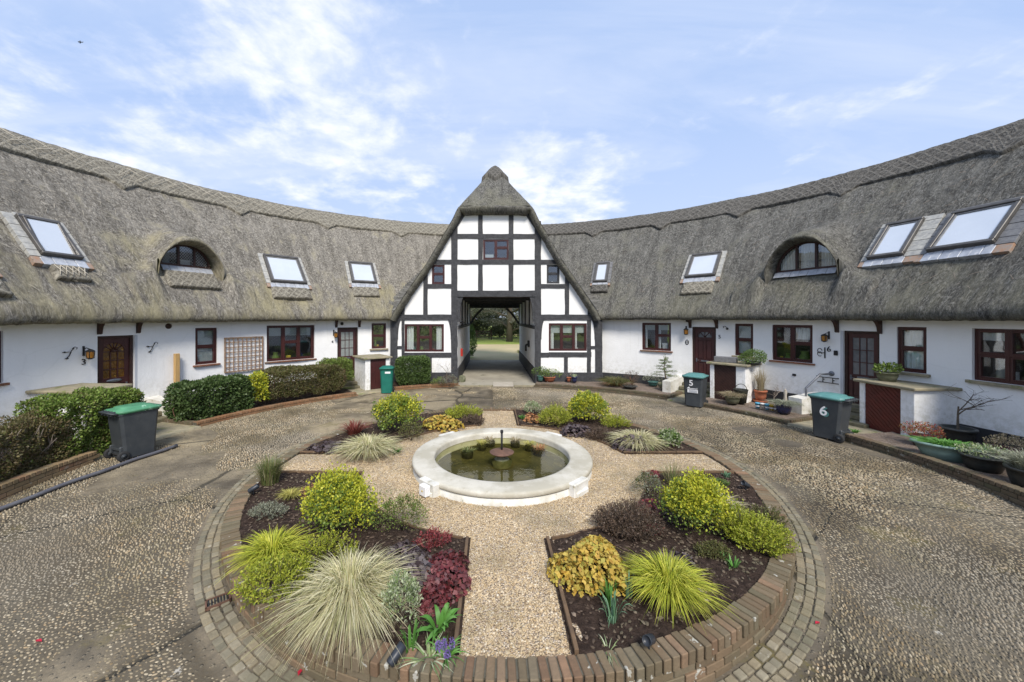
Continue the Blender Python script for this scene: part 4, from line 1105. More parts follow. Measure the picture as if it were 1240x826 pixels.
    if apron_on:
        rs = MB(M); vs = [onsl(-aw*.95, -.19, .04), onsl(aw*.95, -.19, .04), onsl(aw*.98, -.26, .07), onsl(-aw*.98, -.26, .07)]; rs.add(vs, [(0, 1, 2, 3)]); rs.build('rusty_flashing_strip', MT['rusty_flashing'], win)
        n1, n2 = 26, 12; P = np.zeros((n1, n2, 3)); UV = np.zeros((n1, n2, 2))
        for i in range(n1):
            for j in range(n2):
                x = (-1+2*i/(n1-1))*aw*1.05; y = -.22-.42*(1-max(0, j-2)/(n2-3)); off = .10
                if j == 0: off = -.10
                if j == 1: off = .05
                if i in (0, n1-1): off = -.1
                off += .01*noise.noise((x*14, y*14, 5))
                P[i, j] = tuple(M @ Vector(onsl(x, y, off))); UV[i, j] = (x*1.3, y*2.0)
        link_mesh('thatch_apron', grid_mesh('thatch_apron', P, UV), MT[mats[1]], win)
    return win

# ---- openings measured on the round wall
LW = [opening(-95, 4, 402, 470, 'window', lights=3, split=None, sill='tile'),
      opening(118, 163, 406.5, 492, 'door'),
      opening(236.5, 263, 397, 441, 'window', lights=1, split=.48, sill='tile', curtains=[('blind', 0, 1, 0, 1)]),
      opening(323, 381, 394, 436, 'window', lights=3, split=[None, .52, None], sill='tile', curtains=[('blind', .05, .97, .72, 1.0)], items=[('ornament_yellow', .48, .16, .16, 'box'), ('leaf_green_mid', .2, .25, .3, 'vase'), ('glazed_blue', .8, .12, .2, 'vase')]),
      opening(408.5, 433.5, 396.5, 455, 'door'),
      opening(450, 467.5, 391.5, 422, 'window', lights=1, split=.5, sill='stone', items=[('ornament_yellow', .5, .14, .16, 'vase'), ('leaf_green_mid', .3, .12, .34, 'vase')])]
RWo = [opening(777.5, 812.5, 391, 424.5, 'window', lights=2, split=[None, .55], sill='tile', curtains=[('curtain', .0, .12, 0, 1), ('curtain', .52, .64, 0, 1), ('blind', .0, 1, .76, 1.0)], items=[('paper_white', .78, .2, .3, 'box')]),
       opening(838, 867, 396, 456, 'door'),
       opening(890, 912, 392, 431, 'window', lights=1, split=.5, sill='stone', curtains=[('blind', 0, 1, 0, 1)]),
       opening(935, 984, 393.5, 438, 'window', lights=2, split=[None, .5], sill='tile', curtains=[('curtain', .55, .98, .62, 1)], items=[('ornament_yellow', .1, .12, .13, 'vase'), ('ornament_blue', .62, .16, .1, 'vase'), ('leaf_green_mid', .75, .3, .34, 'vase'), ('leaf_green_mid', .3, .2, .24, 'vase')]),
       opening(1021, 1065, 401, 488, 'door'),
       opening(1086, 1122, 396, 451, 'window', lights=1, split=.52, sill='stone', curtains=[('curtain', .0, 1, 0, 1)]),
       opening(1177, 1312, 399, 468, 'window', lights=3, split=.5, sill='stone', curtains=[('curtain', .0, .34, .80, 1)], items=[('paper_white', .26, .22, .24, 'box'), ('obscured_glass', .2, .25, .45, 'vase'), ('ornament_red', .6, .2, .2, 'vase')])]
P_END = R_(26.2)
def build_wing(side, ops, label, mats, eb, notch_px, lattice):
    base = pol(RW, side*R_(60), 0)
    root = thing('cottage_terrace', label, 'terrace', tuple(base), group='curved wings of thatched cottages')
    ops_t = []
    for o in ops:
        ops_t.append((min(o.p0, o.p1), max(o.p0, o.p1), o.z0, o.z1))
    ph = [side*P_END, side*R_(116)]+[x for o in ops_t for x in o[:2]]+[side*R_(k) for k in range(28, 116, 2)]
    zs = [-1.2, 2.95]+[x for o in ops_t for x in o[2:]]
    wb = wall_cells(uniq(ph), uniq(zs), ops_t, RW)
    wb.build('wall', MT['white_render'], root)
    # tarred plinth, broken at the doors
    doors = sorted([t for t, o in zip(ops_t, ops) if o.kind == 'door'])
    pl = MB(); lo, hi = sorted((side*P_END, side*R_(116))); cuts = [lo]
    for d in doors: cuts += [d[0]-.005, d[1]+.005]
    cuts.append(hi)
    for a, b in zip(cuts[::2], cuts[1::2]):
        pl = MB(); n = max(1, int((b-a)/R_(2)))
        for k in range(n):
            p0, p1 = a+(b-a)*k/n, a+(b-a)*(k+1)/n
            pl.quad(pol(RW-.02, p0, -1.2), pol(RW-.02, p1, -1.2), pol(RW-.02, p1, .44), pol(RW-.02, p0, .44)); pl.quad(pol(RW-.02, p0, .44), pol(RW-.02, p1, .44), pol(RW+.01, p1, .45), pol(RW+.01, p0, .45))
        pl.build('plinth', MT['tar_black'], root)
    rf = thatch_wing(root, side, mats, eb); WM[rf] = WM[root]
    ridge_cap(rf, side, mats[1], notch_px)
    for o in ops:
        if o.kind == 'window': make_window(root, o, **o.kw)
    return root, rf
left, left_roof = build_wing(-1, LW, 'left curved wing of white cottages under mossy straw-grey thatch', ('thatch_weathered', 'ridge_weathered'), EBL,
    [(486, 288), (397, 277), (290, 257), (150, 230)], True)
right, right_roof = build_wing(1, RWo, 'right curved wing of white cottages under darker grey thatch', ('thatch_grey', 'ridge_grey'), EBR,
    [(718.7, 284), (800, 277), (894, 263), (1021, 234), (1217, 185)], False)
make_door(left, LW[1], 'arched_amber', 'dark brown door with arched amber glazing'); make_door(left, LW[4], 'nine_light', 'maroon door with nine obscured lights')
make_door(right, RWo[1], 'panelled', 'maroon panelled door with a small fanlight'); make_door(right, RWo[4], 'nine_light', 'maroon door with nine dark lights')
# pale door jambs that show beside doors three and six
for par, o, sd in ((left, LW[1], 1), (right, RWo[4], -1)):
    m = MB(frame(o.phi, RW, 0)); x = sd*(o.w/2+.035); m.box(x-.033, x+.033, -.012, .02, o.z0, o.z1, .004); m.build('door_jamb', MT['grey_pvc'], par)
for par, px, py in ((left, 120, 392), (left, 167, 391), (left, 407, 387), (left, 435, 387), (right, 836, 384), (right, 868, 384), (right, 1014, 385), (right, 1066, 385)):
    ph, Y = wall_hit(px); bracket(par, ph, 2.80, .40 if abs(ph) > R_(60) else .36)
for px in ((204, 395),):
    ph, Y = wall_hit(px[0]); m = MB(frame(ph, RW, zat(px[1], Y)) @ Matrix.Rotation(R_(90), 4, 'X')); m.lathe([(.001, .02), (.075, .02), (.085, -.0), (.085, -.02)], 14); m.build('wall_vent', MT['dark_brown_wood'], left)
eyebrow_window(left, EBL, -1, True, ('thatch_weathered', 'ridge_weathered'), True)
eyebrow_window(right, EBR, 1, False, ('thatch_grey', 'ridge_grey'), False)
skylight(left, [(19, 265), (71, 273), (92, 316), (44, 313)], open_=R_(7), apron=(.42, .09, .9), sticks=True, fl=(.2, .14, .28, .12))
skylight(left, [(319, 311), (361, 314), (369, 346), (326, 343)], apron=(.52, .09, 1.15), fl=(.16, .14, .24, .10))
skylight(left, [(421, 319), (451, 321), (455.5, 345), (426, 344)], apron=(.5, .09, 1.1), fl=(.14, .14, .26, .08))
skylight(right, [(721, 321), (737.5, 320), (736.5, 343), (720, 344)], apron=(.40, .12, 1.25), slate='slate_dark', apron_mat='ridge_grey', fl=(.12, .14, .20, .12))
skylight(right, [(838, 310), (873.5, 308.5), (868, 336), (832, 338)], apron=(.6, .08, 1.1), slate='slate_flashing', apron_mat='ridge_weathered', fl=(.15, .16, .26, .10))
skylight(right, [(1072, 274), (1117, 270), (1101, 311), (1058, 317)], slate='slate_flashing', fl=(.14, .34, .26, .10))
skylight(right, [(1153, 260), (1238, 247), (1212, 297), (1132, 307)], slate='slate_dark', fl=(.16, .30, .30, .14))
# extra block of thatch at the left edge, below a skylight out of frame
skylight(left, [(-105, 268), (-58, 268), (-34, 322), (-84, 325)], apron=(.5, .09, 1.35), fl=(.16, .14, .24, .10))
# pale hazel rods on the left ridge
def ridge_rods():
    m = MB(); rng = random.Random(4); ph = R_(-42)
    while ph > R_(-96):
        for sg in (-1, 1):
            if rng.random() < .8:
                a = on_roof(ph+rng.uniform(-.004, .004), .98+rng.uniform(-.12, .08), .19); b = on_roof(ph-.030*sg*1.3, .30+rng.uniform(0, .2), .19)
                m.tube([a, b], .010, 4)
        ph -= .042+rng.uniform(-.008, .008)
    m.build('hazel_rods', MT['straw_stick'], left_roof)['kind'] = 'stuff'
    m = MB()
    for _ in range(7): pass
ridge_rods()
def loose_straw(roof, side, n, seed, mat):
    rng = random.Random(seed); m = MB()
    for _ in range(n):
        ph = side*R_(rng.uniform(22, 100)); d = rng.uniform(1.4, 6.2); L_ = rng.uniform(.06, .26); a = rng.uniform(-1.2, 1.2)
        p = on_roof(ph, d, .03); q = on_roof(ph+L_*math.sin(a)/12, d+L_*math.cos(a), .03+rng.uniform(0, .10))
        m.tube([p, (p+q)/2+Vector((0, 0, .01)), q], .0045, 3, caps=False)
    m.build('loose_straws', MT[mat], roof)['kind'] = 'stuff'
loose_straw(left_roof, -1, 900, 2, 'straw_stick'); loose_straw(right_roof, 1, 420, 3, 'pale_twig')

# ================================================================== GATEHOUSE
GY = 16.2
SC = GY/F
def gx(px): return (px-HX)*SC
def gz(py): return H-(py-HY)*SC
def build_gatehouse():
    g = thing('gatehouse', 'half-timbered gatehouse with steep thatched gable and open archway', 'gatehouse', (GX, GY, 0))
    xl, xr = gx(473), gx(729)
    line = [(gx(473), gz(384)), (gx(518), gz(317)), (gx(554.5), gz(264)), (gx(561), gz(254)), (gx(639), gz(254)), (gx(645.5), gz(264)), (gx(682), gz(317)), (gx(729), gz(384))]
    def top(x):
        for (x0, z0), (x1, z1) in zip(line[:-1], line[1:]):
            if x0 <= x <= x1+1e-9: return z0+(z1-z0)*(x-x0)/(x1-x0)
        return line[0][1]
    px0, px1, pz = gx(554), gx(648), gz(357.5)
    def W(a, b, c, d): o = Op(); o.x0, o.x1, o.z1, o.z0 = gx(a), gx(b), gz(c), gz(d); return o
    wins = [W(490, 537.5, 392.5, 426), W(664.5, 710.5, 391.5, 425), W(523, 538.5, 320.5, 344), W(662, 677.5, 320.5, 343.5), W(585, 616, 289.8, 314.5)]
    ops = [(px0, px1, -1, pz)]+[(o.x0, o.x1, o.z0, o.z1) for o in wins]
    xs = uniq([xl, xr]+[p[0] for p in line]+[x for o in ops for x in o[:2]])
    m = MB()
    for a, b in zip(xs[:-1], xs[1:]):
        xm = (a+b)/2; iv = sorted([(o[2], o[3]) for o in ops if o[0] < xm < o[1]]); z = -.3
        for (c, d) in iv:
            if c > z: m.quad((a, GY, z), (b, GY, z), (b, GY, c), (a, GY, c))
            z = max(z, d)
        m.quad((a, GY, z), (b, GY, z), (b, GY, top(b)), (a, GY, top(a)))
    for o in ops[1:]:
        a, b, c, d = o; D = .12
        m.quad((a, GY, c), (a, GY+D, c), (a, GY+D, d), (a, GY, d)); m.quad((b, GY, c), (b, GY+D, c), (b, GY+D, d), (b, GY, d))
        m.quad((a, GY, c), (b, GY, c), (b, GY+D, c), (a, GY+D, c)); m.quad((a, GY, d), (b, GY, d), (b, GY+D, d), (a, GY+D, d))
    m.build('gable_wall', MT['white_render'], g)
    # passage
    YB = 25.2; m = MB()
    for x in (px0, px1): m = MB(); m.box(x-(.12 if x == px0 else 0), x+(.12 if x == px1 else 0), GY+.02, YB, .62, pz-.02); m.build('passage_wall', MT['white_render'], g)
    m = MB(); m.box(xl+.2, px0-.12, YB-.15, YB, 0, 3.0); m.box(px1+.12, xr-.2, YB-.15, YB, 0, 3.0)
    m.build('rear_wall', MT['white_render'], g)
    for x, s in ((px0, 1), (px1, -1)): m = MB(); m.box(x-(.14 if s > 0 else .035), x+(.035 if s > 0 else .14), GY+.02, YB+.02, -.1, .66, .01); m.build('passage_plinth', MT['black_timber'], g)
    m = MB(); m.box(px0-.1, px1+.1, GY+.02, YB, pz+.0, pz+.1)
    m.build('passage_ceiling', MT['dark_brown_wood'], g)
    m = MB()
    for k in range(1, 4): y = GY+k*2.2; m.box(px0, px1, y-.06, y+.06, pz-.12, pz+.002, .01)
    m.box(px0, px1, YB-.15, YB+.05, pz-.30, pz, .01)
    for s, x in ((1, px0), (-1, px1)):
        for y in (GY+2.2, GY+4.4, GY+6.6, YB-.1): m.box(x, x+s*.06, y-.07, y+.07, 2.5, pz-.02, .008)
        m.box(x+s*.002, x+s*.055, GY+.1, YB, 2.35, 2.50, .008)
    m.build('passage_beams', MT['black_timber'], g)
    def brace(mb, x, s, y0, y1, z1, w=.85, h=1.05, th=.14):
        n = 8; pts = []
        for k in range(n+1):
            t = k/n; bx = s*(w*t**1.0); bz = z1-h*(1-t)**1.0; bow = .10*math.sin(math.pi*t)
            pts.append((x+bx-s*bow*.5, bz+bow*.6))
        out = pts+[(x+s*(w-.0)+s*th*1.2*0, z1+.0)]
        a = [(p[0], p[1]) for p in pts]; b = [(p[0]+s*th*.8, p[1]-th*.55) for p in pts]
        vs = [(p[0], y0, p[1]) for p in a]+[(p[0], y0, p[1]) for p in b]+[(p[0], y1, p[1]) for p in a]+[(p[0], y1, p[1]) for p in b]; N = n+1; fs = []
        for k in range(n): fs += [(k, k+1, N+k+1, N+k), (2*N+k, 2*N+k+1, 3*N+k+1, 3*N+k), (k, k+1, 2*N+k+1, 2*N+k), (N+k, N+k+1, 3*N+k+1, 3*N+k)]
        fs += [(0, N, 3*N, 2*N), (n, N+n, 3*N+n, 2*N+n)]
        mb.add(vs, fs)
    m = MB()
    brace(m, px0, 1, YB-.12, YB+.02, pz-.28); m.build('rear_brace', MT['black_timber'], g); m = MB(); brace(m, px1, -1, YB-.12, YB+.02, pz-.28)
    m.build('rear_brace', MT['black_timber'], g)
    for s, x in ((1, px0), (-1, px1)):
        m = MB(); n = 8; poly = [(x, pz), (x, pz-1.15)]
        for k in range(n+1):
            t = math.pi/2*k/n; poly.append((x+s*(.10+.22*(1-math.cos(t))), pz-1.15+1.15*math.sin(t)))
        m.prism(poly, GY-.02, GY+.13); m.build('arch_brace', MT['black_timber'], g)
    # timber frame, proud of the plaster; (x0,x1,y0,y1) in photo pixels
    T = [(546.5, 554, 268, 455, .045), (647.5, 655, 268, 455, .045), (579, 584.7, 254, 352, .034), (616, 621.7, 254, 352, .034),
         (554, 647.5, 283.5, 289, .040), (523, 679, 314.6, 320, .0375), (546.5, 655, 352, 359.5, .055), (516, 546.5, 344, 349, .040), (655, 685, 344, 349, .040),
         (474, 546.5, 381, 387.5, .048), (655, 728, 381, 387.5, .048), (512.6, 518, 327, 381, .034), (684, 689, 327, 381, .034), (485.5, 490, 370, 381, .034), (711.5, 715.8, 370, 381, .034),
         (473, 481.5, 387.5, 455, .045), (720.5, 729, 387.5, 455, .045), (486.5, 490, 387.5, 431, .030), (710.8, 715.5, 387.5, 451, .030), (655, 664.5, 427, 432.5, .036), (664.5, 716, 426.5, 432, .038), (522, 546.5, 427, 432.5, .038), (490, 522, 427, 432.5, .036),
         (683, 687.5, 432.5, 451, .032), (715.5, 720.5, 419, 422.5, .032), (486.5, 490, 431, 451, .031), (520, 523, 432.5, 451, .031), (481.5, 486.5, 419, 422.5, .032), (560, 640, 250.5, 254.5, .030)]
    mt = MB(); rng = random.Random(3)
    for (a, b, c, d, p) in T[:-1]:
        hz = (b-a) > (d-c); x0, x1, z1, z0 = gx(a), gx(b), gz(c), gz(d)
        # slightly wavy hand-hewn edges
        n = max(2, int((x1-x0 if hz else z1-z0)/.35)); vs = []
        for k in range(n+1):
            t = k/n; e1, e2 = (rng.uniform(-.009, .009), rng.uniform(-.009, .009)) if 0 < k < n else (0, 0)
            if hz: x = x0+(x1-x0)*t; q = [(x, GY-p, z0+e1), (x, GY-p, z1+e2), (x, GY+.03, z1+e2), (x, GY+.03, z0+e1)]
            else: z = z0+(z1-z0)*t; q = [(x0+e1, GY-p, z), (x1+e2, GY-p, z), (x1+e2, GY+.03, z), (x0+e1, GY+.03, z)]
            vs += q
        fs = [(0, 1, 2, 3), (n*4, n*4+1, n*4+2, n*4+3)]
        for k in range(n):
            for j in range(4): fs.append((k*4+j, (k+1)*4+j, (k+1)*4+(j+1) % 4, k*4+(j+1) % 4))
        mt.add(vs, fs)
    # raking timbers under the verge
    def rake(a, b, w, p):
        (x0, z0), (x1, z1) = a, b; dx, dz = x1-x0, z1-z0; L_ = math.hypot(dx, dz); nx, nz = dz/L_*w, -dx/L_*w
        if nz > 0: nx, nz = -nx, -nz
        mt.prism([(x0, z0), (x1, z1), (x1+nx, z1+nz), (x0+nx, z0+nz)], GY-p, GY+.02)
    for (A, B) in zip(line[:3], line[1:4]): rake(A, B, .20, .043)
    for (A, B) in zip(line[4:7], line[5:8]): rake(A, B, .20, .043)
    # curved braces beside the ground floor windows
    for x, s in ((gx(481.5), 1), (gx(546.5), -1), (gx(655), 1), (gx(720.5), -1)):
        poly = [(x, gz(387)), (x, gz(411))]
        for k in range(9):
            t = math.pi/2*k/8; poly.append((x+s*(.02+.16*(1-math.cos(t))+0.0), gz(411)+(gz(387)-gz(411))*math.sin(t)))
        mt.prism(poly, GY-.037, GY+.02)
    mt.build('timber_frame', MT['black_timber'], g)
    m = MB(); m.box(gx(562), gx(638), GY-.06, GY-.0, gz(254), gz(251), .004); m.build('eaves_board', MT['grubby_white_paint'], g)
    m = MB()
    m.box(xl-.02, px0+.01, GY-.075, GY, -.2, gz(451), .01); m.build('plinth', MT['black_timber'], g); m = MB(); m.box(px1-.01, xr+.02, GY-.075, GY, -.2, gz(451), .01)
    m.build('plinth', MT['black_timber'], g)
    cur = [[('curtain', .02, .20, 0, 1), ('curtain', .82, .98, 0, 1)], [('blind', .03, .97, .66, 1), ('curtain', .02, .12, 0, .66), ('curtain', .70, .78, 0, .66)], None, None, [('blind', .0, .4, .0, .25)]]
    spl = [[None, .52, None], [None, .52, None], .52, .52, [None, .6]]; lt = [3, 3, 1, 1, 2]
    its = [[('glazed_teal', .2, .12, .2, 'vase'), ('ornament_red', .72, .14, .10, 'vase'), ('leaf_green_mid', .4, .2, .22, 'vase'), ('paper_white', .86, .1, .2, 'vase')], [('ornament_blue', .35, .1, .1, 'vase'), ('paper_white', .8, .1, .12, 'vase')], None, [('paper_white', .5, .1, .12, 'vase')], None]
    for k, o in enumerate(wins):
        o.w = o.x1-o.x0; o.phi = k*.1
        M = Matrix.Translation(((o.x0+o.x1)/2, GY, 0))
        make_window(g, o, sill=None, lights=lt[k], split=spl[k], curtains=cur[k], depth=.055, M=M, items=its[k], frame_mat='black_timber' if k == 3 else 'mahogany_paint')
    # thatch: outer profile (half width, z) at the front verge
    YF = 15.86; s2 = YF/F; A0 = (600-HX)*s2
    prof = [(4.46, 2.78), (4.30, 3.10), (3.70, 4.02), (2.86, 5.22), (2.30, 6.18), (1.83, 6.98), (1.57, 7.54), (1.2, 8.16), (.6, 9.15), (.0, 10.2)]
    def gzf(x):
        x = abs(x)
        if x > 4.46: return 2.78-(x-4.46)*1.2
        for (a, za), (b, zb) in zip(prof[:-1], prof[1:]):
            if b <= x <= a: return za+(zb-za)*(a-x)/(a-b)
        return prof[-1][1]
    def hipz(y): return 7.56+(y-YF)*1.17
    def hz(x, y):
        a = gzf(x); a = -smax(-a, -(10.02-.6*abs(x)), .15)
        if y < 18.6: a = -smax(-a, -hipz(y), .28)
        return a
    xs = np.linspace(-6.4, 6.4, 190); ys = np.concatenate([np.linspace(YF, 18.4, 46), np.linspace(18.5, 26.2, 40)])
    P = np.zeros((len(xs), len(ys), 3)); UV = np.zeros((len(xs), len(ys), 2)); own = np.zeros((len(xs), len(ys)), bool)
    for i, x in enumerate(xs):
        for j, y in enumerate(ys):
            z = hz(x, y); X = A0+x; r = math.hypot(X-CX, y-CY)
            rz = -9
            if r > RE-.05: rz = (roof_z(r) if r < RR else ZR-(r-RR)*1.15)
            zz = smax(z, rz+.02, .9) if rz > 0 else z
            own[i, j] = (z > rz-(.42 if y > 18.5 else 1.1)) and (abs(x) < 4.46 or rz > 0)
            if abs(x) > 4.47 and y < 16.35: own[i, j] = False
            v = math.hypot(abs(x)*1.9, 0); n = .03*noise.noise((x*.9, y*.9, 4))+.016*noise.noise((x*5, y*4, 6))+.009*noise.noise((x*15, y*12, 6))
            hipw = y < 17.95 and z > 7.4 and hipz(y) < gzf(x)+.1
            P[i, j] = (X, y, zz+n); UV[i, j] = (x, (y-YF)*1.55) if hipw else (y, (10-zz)*1.15)
    keep = own[:-1, :-1] & own[1:, :-1] & own[1:, 1:] & own[:-1, 1:]
    rf = link_mesh('thatched_roof', grid_mesh('thatched_roof', P, UV, keep), MT['thatch_grey'], g); WM[rf] = WM[g]
    # thick front verge: outer edge -> rounded nose -> underside -> back to the wall
    out = []
    for (x, z) in [(-a, b) for a, b in prof if a >= 1.57]: out.append((x, z))
    out += [(-1.0, 7.58), (0, 7.60), (1.0, 7.58)]+[(a, b) for a, b in reversed(prof) if a >= 1.57]
    # resample
    pts = []
    for (a, b) in zip(out[:-1], out[1:]):
        n = max(1, int(math.hypot(b[0]-a[0], b[1]-a[1])/.12))
        for k in range(n): pts.append((a[0]+(b[0]-a[0])*k/n, a[1]+(b[1]-a[1])*k/n))
    pts.append(out[-1]); N = len(pts); rows = 8
    P = np.zeros((N, rows, 3)); UV = np.zeros((N, rows, 2)); sl = 0
    for i, (x, z) in enumerate(pts):
        a = pts[max(i-2, 0)]; b = pts[min(i+2, N-1)]; tx, tz = b[0]-a[0], b[1]-a[1]; L_ = math.hypot(tx, tz); nx, nz = tz/L_, -tx/L_
        if nz > 0 and abs(x) < 1.4: nx, nz = -nx, -nz
        if x < 0 and nx < 0: nx, nz = -nx, -nz
        if x > 0 and nx > 0 and abs(x) > 1.4: nx, nz = -nx, -nz
        if i: sl += math.hypot(x-pts[i-1][0], z-pts[i-1][1])
        th = .30 if abs(x) < 1.5 else .20
        for j, (d, y) in enumerate(((-.015, .10), (.0, -.02), (.04, -.09), (.09, -.11), (.15, -.08), (th, -.0), (th+.03, .16), (th+.03, .40))):
            nn = .018*noise.noise((sl*5, j*.7, 2))+.016*noise.noise((sl*17, j*1.7, 2)); hy = 0
            zt = z+nz*d; 
            P[i, j] = (A0+x+nx*d+nn*nx, YF+.06+y+nn, zt+nn*nz if True else 0); UV[i, j] = (sl, j*.09)
    vg = link_mesh('thatch_verge', grid_mesh('thatch_verge', P, UV), MT['thatch_grey'], rf)
    # cap of ridge thatch on the apex, pointed in front
    n1, n2 = 30, 44; P = np.zeros((n1, n2, 3)); UV = np.zeros((n1, n2, 2)); K = np.ones((n1-1, n2-1), bool)
    for i in range(n1):
        t = -1+2*i/(n1-1); x = .62*t
        y0 = YF+1.40+ .30*abs(math.sin(t*math.pi*1.0))*(1 if abs(t) > 0 else 0)*(.9)
        if abs(t) < .5: y0 = YF+1.28+.55*abs(t)
        else: y0 = YF+1.55-.10*(abs(t)-.5)
        for j in range(n2):
            y = y0+(25.9-y0)*(max(0, j-1)/(n2-2))**1.6; off = .13 if j else -.04
            if i in (0, n1-1): off = -.03
            z = hz(x, y)+off*1.25; P[i, j] = (A0+x*1.04, y-(off*.3 if y < 18.2 else 0), z+.012*noise.noise((x*16, y*16, 2))+.02*noise.noise((x*40, y*33, 2))); UV[i, j] = (x*1.4, (y-YF)*1.4)
    link_mesh('ridge_cap', grid_mesh('ridge_cap', P, UV), MT['ridge_grey'], rf)
    # hidden rear gable closes the building
    m = MB(); m.add([(A0-4.3, YB+.3, 2.9), (px0-.1, YB+.3, 2.9), (px0-.1, YB+.3, pz), (px1+.1, YB+.3, pz), (px1+.1, YB+.3, 2.9), (A0+4.3, YB+.3, 2.9), (A0+2.7, YB+.3, 5.1), (A0+1.5, YB+.3, 7.3), (A0, YB+.3, 9.6), (A0-1.5, YB+.3, 7.3), (A0-2.7, YB+.3, 5.1)], [tuple(range(11))])
    m.build('rear_gable', MT['white_render'], g)
    m = MB()
    for s, x in ((-1, gx(529.5)), (1, gx(665.5))):
        m = MB(); z = gz(300 if s < 0 else 299); m.tube([(x, GY-.01, z), (x, GY-.12, z-.02), (x, GY-.14, z-.10)], .022, 8); m.sphere((x, GY-.14, z-.14), .05, 8, 5)
        m.build('eave_lamp', MT['grubby_white_paint'], g)
    return g, px0, px1
gate, PX0, PX1 = build_gatehouse()
# ================================================================== PLANTERS, STEPS, STORES
def arc_wall(name, label, side, ph0, ph1, r0, r1, z0, z1, mat, cat='low wall', header=True, group=None, ends=(False, False), fill=None):
    """low brick wall following the court; ph in degrees (positive numbers), r0..r1 thickness"""
    pm = side*R_((ph0+ph1)/2)
    t = thing(name, label, cat, tuple(pol((r0+r1)/2, pm, 0)), group=group)
    rng = random.Random(int(ph0*10)+side); mb = MB(); mo = MB()
    a, b = side*R_(ph0), side*R_(ph1); rm = (r0+r1)/2; L_ = abs(b-a)*rm
    bw = .075 if header else .215; n = max(2, int(L_/(bw+.01)))
    for k in range(n):
        p = a+(b-a)*(k+.5)/n; w = L_/n/2-.005
        mb.M = Matrix.Translation(pol(rm, p, 0)) @ Matrix.Rotation(-p+rng.gauss(0, .006), 4, 'Z')
        mb.box(-w, w, -(r1-r0)/2-.012+rng.uniform(-.004, .004), (r1-r0)/2+rng.uniform(-.003, .008), z1-.068, z1+rng.uniform(-.004, .004), .006)
    top = mb.build('coping_bricks', MT[mat], t)
    mb = MB(); c = 0; z = z1-.078
    while z > z0:
        n = max(2, int(L_/.225))
        for k in range(n):
            p = a+(b-a)*(k+.5*(c % 2)+.25)/n; w = L_/n/2-.005
            y = CY+rm*math.cos(p)
            if z < zg(y)-.03: continue
            mb.M = Matrix.Translation(pol(r0, p, 0)) @ Matrix.Rotation(-p, 4, 'Z'); mb.box(-w, w, -rng.uniform(0, .006), .09, z-.066, z, .005)
        z -= .076; c += 1
    if mb.v: mb.build('face_bricks', MT[mat], t)
    m = max(2, int(L_/.3)); vs = []; fs = []
    for k in range(m+1):
        p = a+(b-a)*k/m
        for rr, zz in ((r0+.012, z0-.3), (r0+.012, z1-.012), (r1-.012, z1-.012), (r1-.012, z0-.3)): vs.append(pol(rr, p, zz))
    for k in range(m):
        for j in range(4): fs.append((k*4+j, (k+1)*4+j, (k+1)*4+(j+1) % 4, k*4+(j+1) % 4))
    fs += [(0, 1, 2, 3), (m*4, m*4+1, m*4+2, m*4+3)]
    mo.add(vs, fs); mo.build('mortar', MT['mortar'], t)
    if fill:
        nr, npn = 16, max(4, int(abs(b-a)*9/.12)); P = np.zeros((npn+1, nr+1, 3))
        for i in range(npn+1):
            p = a+(b-a)*i/npn
            for j in range(nr+1):
                r = r1-.01+(RW-r1+.01)*j/nr; q = pol(r, p); P[i, j] = (q.x, q.y, z1-.05+.02*noise.noise((q.x*3, q.y*3, 2))+.012*noise.noise((q.x*14, q.y*14, 2)))
        structure(link_mesh('planting_soil' if fill == 'soil' else 'planter_gravel', grid_mesh('fill', P), MT[fill if fill == 'soil' else 'mulch_gravel']))
    return t
simple('mulch_gravel', (.24, .18, .14), (.14, .11, .085), 7, .95, 1.0, 60, .03, spots=((.36, .31, .26), 22, .58))
def deg(px, R=RW): return abs(math.degrees(wall_hit(px, R)[0]))
def phr(px, py, z=.1):
    P = gpt(px, py, z); return math.degrees(math.atan2(P.x-CX, P.y-CY)), math.hypot(P.x-CX, P.y-CY), P
for q in ((215, 518), (430, 475), (125, 545), (0, 600), (650, 462), (830, 477), (985, 520), (840, 492), (1040, 527), (1240, 603), (475, 470), (555, 463)):
    print('kerb', q, phr(*q)[:2])
KR0, KR1 = 8.12, 8.26
G_ = 'low planter walls in front of the cottages'
arc_wall('brick_planter_wall', 'low brick wall with soldier coping under the hedge at the left edge', -1, 88.5, 112, 7.98, 8.14, -.3, .20, 'brick_yellow', fill='soil', group=G_)
arc_wall('brick_planter_wall', 'low orange brick wall under the long laurel hedge beside the trellis', -1, 38.5, 72.5, 8.14, 8.30, -.2, .14, 'brick_orange', fill='soil', group=G_)
arc_wall('brick_planter_wall', 'short brick wall in front of the clipped hedge left of the archway', -1, 10.6, 28.4, 8.42, 8.56, -.1, .14, 'brick_orange', fill='soil', group=G_)
arc_wall('brick_planter_wall', 'long low mossy brick wall between archway and the steps with the number five bin', 1, 11.0, 46.0, 8.30, 8.44, -.1, .15, 'brick_mossy', fill='gravel', group=G_)
arc_wall('brick_planter_wall', 'low mossy brick wall between the number five bin and the number six bin', 1, 51.5, 70.5, 8.02, 8.16, -.2, .13, 'brick_mossy', fill='gravel', group=G_)
arc_wall('brick_planter_wall', 'low mossy brick wall under the potted plants at the right edge', 1, 79.5, 112, 8.02, 8.18, -.3, .17, 'brick_mossy', fill='gravel', group=G_)
